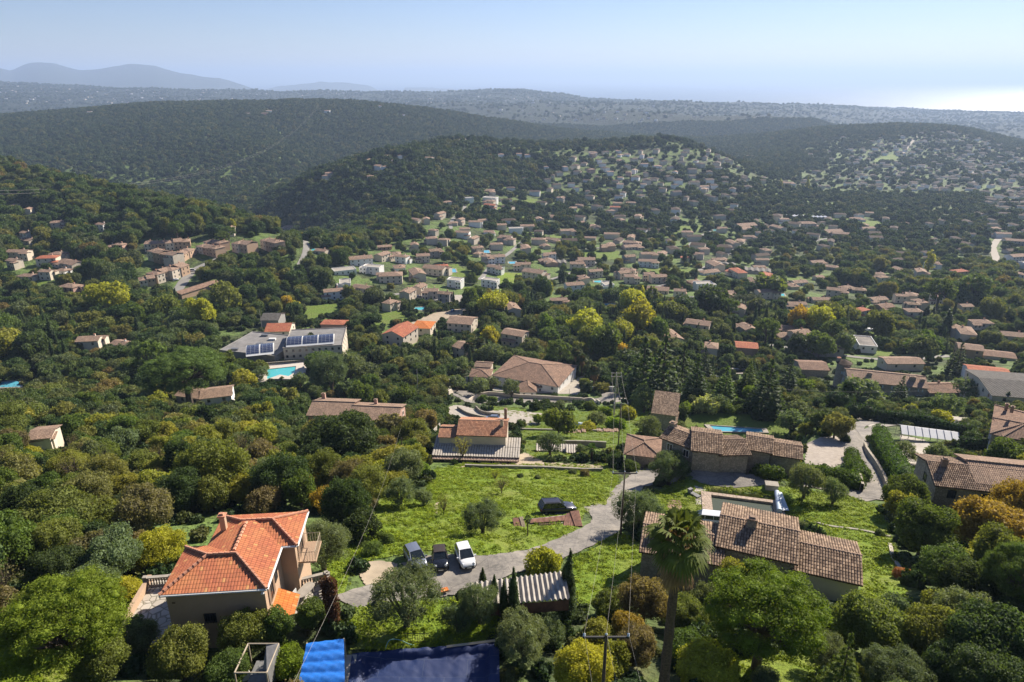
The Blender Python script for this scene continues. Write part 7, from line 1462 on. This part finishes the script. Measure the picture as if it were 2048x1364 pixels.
# ---------------------------------------------------------------- distant woods: instances of low crowns on a point cloud, one object
protos = [KIND['oak_far'][0][0], KIND['oak_far'][1][0], KIND['oak_far'][2][0], KIND['shrub_far'][0][0]]
def woods(name, pts, src):
    """pts rows: x, y, z, rx, rz"""
    P = np.array(pts, np.float32); me = bpy.data.meshes.new(name); me.vertices.add(len(P)); me.vertices.foreach_set('co', P[:, :3].ravel())
    a = me.attributes.new('sc', 'FLOAT_VECTOR', 'POINT'); a.data.foreach_set('vector', np.stack([P[:, 3], P[:, 3], P[:, 4]], 1).ravel().astype(np.float32))
    rs = np.random.RandomState(1); a = me.attributes.new('rot', 'FLOAT_VECTOR', 'POINT'); a.data.foreach_set('vector', np.stack([P[:, 0] * 0, P[:, 0] * 0, rs.rand(len(P)) * 6.28], 1).ravel().astype(np.float32))
    a = me.attributes.new('pick', 'INT', 'POINT'); a.data.foreach_set('value', rs.randint(0, len(src), len(P)).astype(np.int32))
    ob = bpy.data.objects.new(name, me); link(ob); tag(ob, kind='stuff'); ng = bpy.data.node_groups.new(name + '_nodes', 'GeometryNodeTree')
    ng.interface.new_socket('Geometry', in_out='INPUT', socket_type='NodeSocketGeometry'); ng.interface.new_socket('Geometry', in_out='OUTPUT', socket_type='NodeSocketGeometry')
    N = ng.nodes; gi = N.new('NodeGroupInput'); go = N.new('NodeGroupOutput'); ip = N.new('GeometryNodeInstanceOnPoints'); g2 = N.new('GeometryNodeGeometryToInstance')
    for o in reversed(src):
        oi = N.new('GeometryNodeObjectInfo'); oi.inputs['Object'].default_value = o; oi.transform_space = 'ORIGINAL'; oi.inputs['As Instance'].default_value = False; ti = N.new('GeometryNodeGeometryToInstance'); ng.links.new(oi.outputs['Geometry'], ti.inputs[0]); ng.links.new(ti.outputs[0], g2.inputs[0])
    g2b = N.new('GeometryNodeJoinGeometry'); N.remove(g2)
    for n in [n for n in N if n.bl_idname == 'GeometryNodeGeometryToInstance']: ng.links.new(n.outputs[0], g2b.inputs[0])
    def attr(nm, ty): x = N.new('GeometryNodeInputNamedAttribute'); x.data_type = ty; x.inputs[0].default_value = nm; return x.outputs[0]
    m2p = N.new('GeometryNodeMeshToPoints'); ng.links.new(gi.outputs[0], m2p.inputs[0]); ng.links.new(m2p.outputs[0], ip.inputs['Points']); ng.links.new(g2b.outputs[0], ip.inputs['Instance']); ip.inputs['Pick Instance'].default_value = True
    ng.links.new(attr('pick', 'INT'), ip.inputs['Instance Index']); ng.links.new(attr('sc', 'FLOAT_VECTOR'), ip.inputs['Scale']); ng.links.new(attr('rot', 'FLOAT_VECTOR'), ip.inputs['Rotation']); ng.links.new(ip.outputs[0], go.inputs[0])
    md = ob.modifiers.new('nodes', 'NODES'); md.node_group = ng; return ob
# four real trees of the mid distance serve as the patterns
def pattern(k, me, x, y, r, mid=False):
    p = hit(x, y); me = me.copy(); me.materials.clear(); me.materials.append(M['leaf_far' if mid else 'leaf_ridge']); nm = 'broadleaf_tree' if k < 3 else 'bush'; o = bpy.data.objects.new(nm, me); o.location = tuple(p); o.scale = (r, r, r); link(o); tag(o, None, 'tree' if k < 3 else 'bush', GRP['oak' if k < 3 else 'shrub']); want_label(o, 'dark green leafy tree' if k < 3 else 'dark green bush', x, y); return o
pats = [pattern(k, protos[k], x, y, r) for k, (x, y, r) in enumerate(((700, 470, 4), (716, 474, 4.5), (560, 510, 4.2), (585, 520, 3)))]
pats_mid = [pattern(k, KIND['oak_mid'][k][0], x, y, r, True) for k, (x, y, r) in enumerate(((530, 600, 5.5), (700, 600, 5), (250, 650, 6)))] + [pattern(3, KIND['shrub_mid'][0][0], 470, 640, 3.5, True)]
rs = np.random.RandomState(77)
def far_points(n, Y0, Y1, rmin, rmax, dens_fn, power=1.0, ymax_u=1.25):
    Y = np.exp(rs.uniform(math.log(Y0), math.log(Y1), n)) if power == 1 else Y0 + (Y1 - Y0) * rs.rand(n) ** .62; x = rs.uniform(-ymax_u, ymax_u, n) * Y; z = ground(x, Y); d = z - CAMZ; dep = Y * CP - d * SP; px_ = 1024 + F * x / dep; py_ = 682 - F * (Y * SP + d * CP) / dep
    keep = (px_ > -700) & (px_ < 2750) & (z > 6) & dens_fn(x, Y, px_, py_); return x[keep], Y[keep], z[keep]
def not_open(px_, py_):
    ok = np.ones(len(px_), bool)
    for P in OPEN: ok &= ~inpoly(px_, py_, P)
    return ok
HS = np.array(HOUSES); hg = {}
for a, b in HOUSES: hg.setdefault((int(a // 30), int(b // 30)), []).append((a, b))
RDF = RD[RD[:, 1] > 280]; rg = {}
for a, b, c in RDF: rg.setdefault((int(a // 20), int(b // 20)), []).append((a, b, c))
def clear_of(x, y, r):
    k = (int(x // 30), int(y // 30))
    for i in (-1, 0, 1):
        for j in (-1, 0, 1):
            for a, b in hg.get((k[0] + i, k[1] + j), ()):
                fr = b > y; sh_ = (-6.0 if y > 850 else 0.0) if fr else 0.0
                if (a - x) ** 2 + ((b - y) + (sh_ if y > 850 else 2.5 if fr else 0)) ** 2 < (6.5 + r * .6 + ((6.0 if y > 850 else 3.0) if fr else 0)) ** 2: return False
    k = (int(x // 20), int(y // 20))
    for i in (-1, 0, 1):
        for j in (-1, 0, 1):
            for a, b, c in rg.get((k[0] + i, k[1] + j), ()):
                if (a - x) ** 2 + (b - y) ** 2 < (c + r * .7) ** 2: return False
    return True
def dfn(x, Y, a, b):
    sub = inpoly(a, b, SUBURB) | inpoly(a, b, EAST); clump = vnoise(x / 45, Y / 45) + .5
    return not_open(a, b) & (rs.rand(len(a)) < np.where(sub, .12 + .5 * clump, 1.0))
pts = []
X, Yv, Z = far_points(68000, 400, 1250, 3, 5, dfn, 2)
for x, y, z in zip(X, Yv, Z):
    r = rs.uniform(2.4, 4.6) if inp1(*pix((x, y, z)), SUBURB) else 2.6 + 4.2 * rs.rand() ** 1.6
    if not clear_of(x, y, r): continue
    if ((FT[:, 0] - x) ** 2 + (FT[:, 1] - y) ** 2 < (FT[:, 2] + r * .3) ** 2).any(): continue
    if y < 760:
        a, b = pix((x, y, z)); tx, ty = pix((x, y, z + 2 * r)); rp = r * F / (y * CP + (CAMZ - z) * SP)
        if any(a + rp > k0 and a - rp < k2 and ty < k3 and b > k1 + 3 for k0, k1, k2, k3 in KEEP) : continue
    pts.append((x, y, z - r * .15, r, r * rs.uniform(.9, 1.35)))
for x, y, z, r, kd, cl in spill: pts.append((x, y, z, r, r))
n1 = len(pts)
X, Yv, Z = far_points(240000, 1250, 3200, 4, 7, dfn, 2)
for x, y, z in zip(X, Yv, Z):
    r = 2.4 + 3.2 * rs.rand() ** 1.5
    if clear_of(x, y, r): pts.append((x, y, z - r * .2, r, r * rs.uniform(.9, 1.3)))
X, Yv, Z = far_points(80000, 3200, 9000, 8, 14, lambda x, Y, a, b: (vnoise(x / 160, Y / 160) + .5) > rs.rand(len(a)) * .9, 2)
for x, y, z in zip(X, Yv, Z): r = rs.uniform(4.5, 9); pts.append((x, y, z - r * .35, r, r * rs.uniform(.7, 1.1)))
nearp = [p for p in pts if p[1] < 760]; farp = [p for p in pts if p[1] >= 760]; print('woods', len(nearp), len(farp)); woods('distant_woods', farp, pats); woods('valley_woods', nearp, pats_mid)
# low scrub under and between the trees of the near slope
up = []
for i in range(42000):
    Y = 30 + 400 * rs.rand() ** .6; x = rs.uniform(-.92, .92) * Y; z = float(ground(x, Y)); a, b = pix((x, Y, z))
    if a < -120 or a > 2170 or b > 1500 or zone_open(a, b): continue
    r = rs.uniform(.45, 1.1) * (1 + Y / 500)
    if not allowed(x, Y, r * .8, b, a): continue
    bad = False
    for k0, k1, k2, k3 in KEEP:
        if k0 < a < k2 and k1 + 3 < b < k3 + 12: bad = True; break
    if bad and rs.rand() < .85: continue
    up.append((x, Y, z - .1, r, r * rs.uniform(.7, 1.3)))
print('scrub', len(up)); ps = pats[3]; woods('undergrowth', up, [ps])
# ---------------------------------------------------------------- meadow grass tufts
def tuft():
    rs = np.random.RandomState(3); L = [(rs.normal() * .5, rs.normal() * .5, .12, .5, .5, .28) for _ in range(3)]; V_, F_ = leafcloud(rs, L, 46, .42, .5, .2, .5, 0, 1.1, -.05); return npmesh('grass_tuft', V_, F_, [M['leaf_grass']])
M['leaf_grass'] = foliage('leaf_grass', (.13, .19, .014), (.23, .28, .022), .4, .6)
tm = tuft(); tp = bpy.data.objects.new('weed_tuft', tm); p = hit(1000, 1000); tp.location = tuple(p); link(tp); tag(tp, 'small leafy weed tuft in the middle of the sunny meadow', 'weed')
gp = []
for P in OPEN[:6] + [OPEN[6]] + OPEN[8:11]:
    W_ = np.array([hit(*q)[:2] for q in P]); x0, y0 = W_.min(0); x1, y1 = W_.max(0); n = int(min(16000, (x1 - x0) * (y1 - y0) * (5.5 if y1 < 140 else 1.6))); xs = rs.uniform(x0, x1, n); ys = rs.uniform(y0, y1, n); k = inpoly(xs, ys, W_); xs, ys = xs[k], ys[k]
    k = vnoise(xs / 3.0, ys / 3.0) + rs.rand(len(xs)) * .6 > .12; xs, ys = xs[k], ys[k]; zs = ground(xs, ys)
    near = np.zeros(len(xs), bool)
    for a, b, c in RD[RD[:, 1] < 260]: near |= (xs - a) ** 2 + (ys - b) ** 2 < (c - .45) ** 2
    for a, b, c in FOOT[-40:]: 
        if b < 200: near |= (xs - a) ** 2 + (ys - b) ** 2 < (c * .75) ** 2
    for a, b in zip(xs[~near], ys[~near]): r = rs.uniform(.22, .62); gp.append((a, b, float(ground(a, b)) + .02, r, r * rs.uniform(.6, 1.2)))
print('grass', len(gp)); woods('meadow_grass', gp, [tp])
finish_labels()
# ---------------------------------------------------------------- the air: one closed box of even haze
hb = MB(); hb.box((0, 27000, -14.0), (120000, 86000, 760.0))
hz = hb.build('haze', []); hm = bpy.data.materials.new('haze_air'); hm.use_nodes = True; t = hm.node_tree
t.nodes.remove(t.nodes['Principled BSDF']); pv = t.nodes.new('ShaderNodeVolumePrincipled'); t.links.new(pv.outputs[0], t.nodes['Material Output'].inputs['Volume'])
pv.inputs['Color'].default_value = (.53, .70, 1.0, 1); pv.inputs['Density'].default_value = 0.9e-4; pv.inputs['Anisotropy'].default_value = .18
hz.data.materials.append(hm); tag(hz, kind='stuff')
print('script seconds', round(time.time() - T0, 1), 'objects', len(bpy.data.objects))
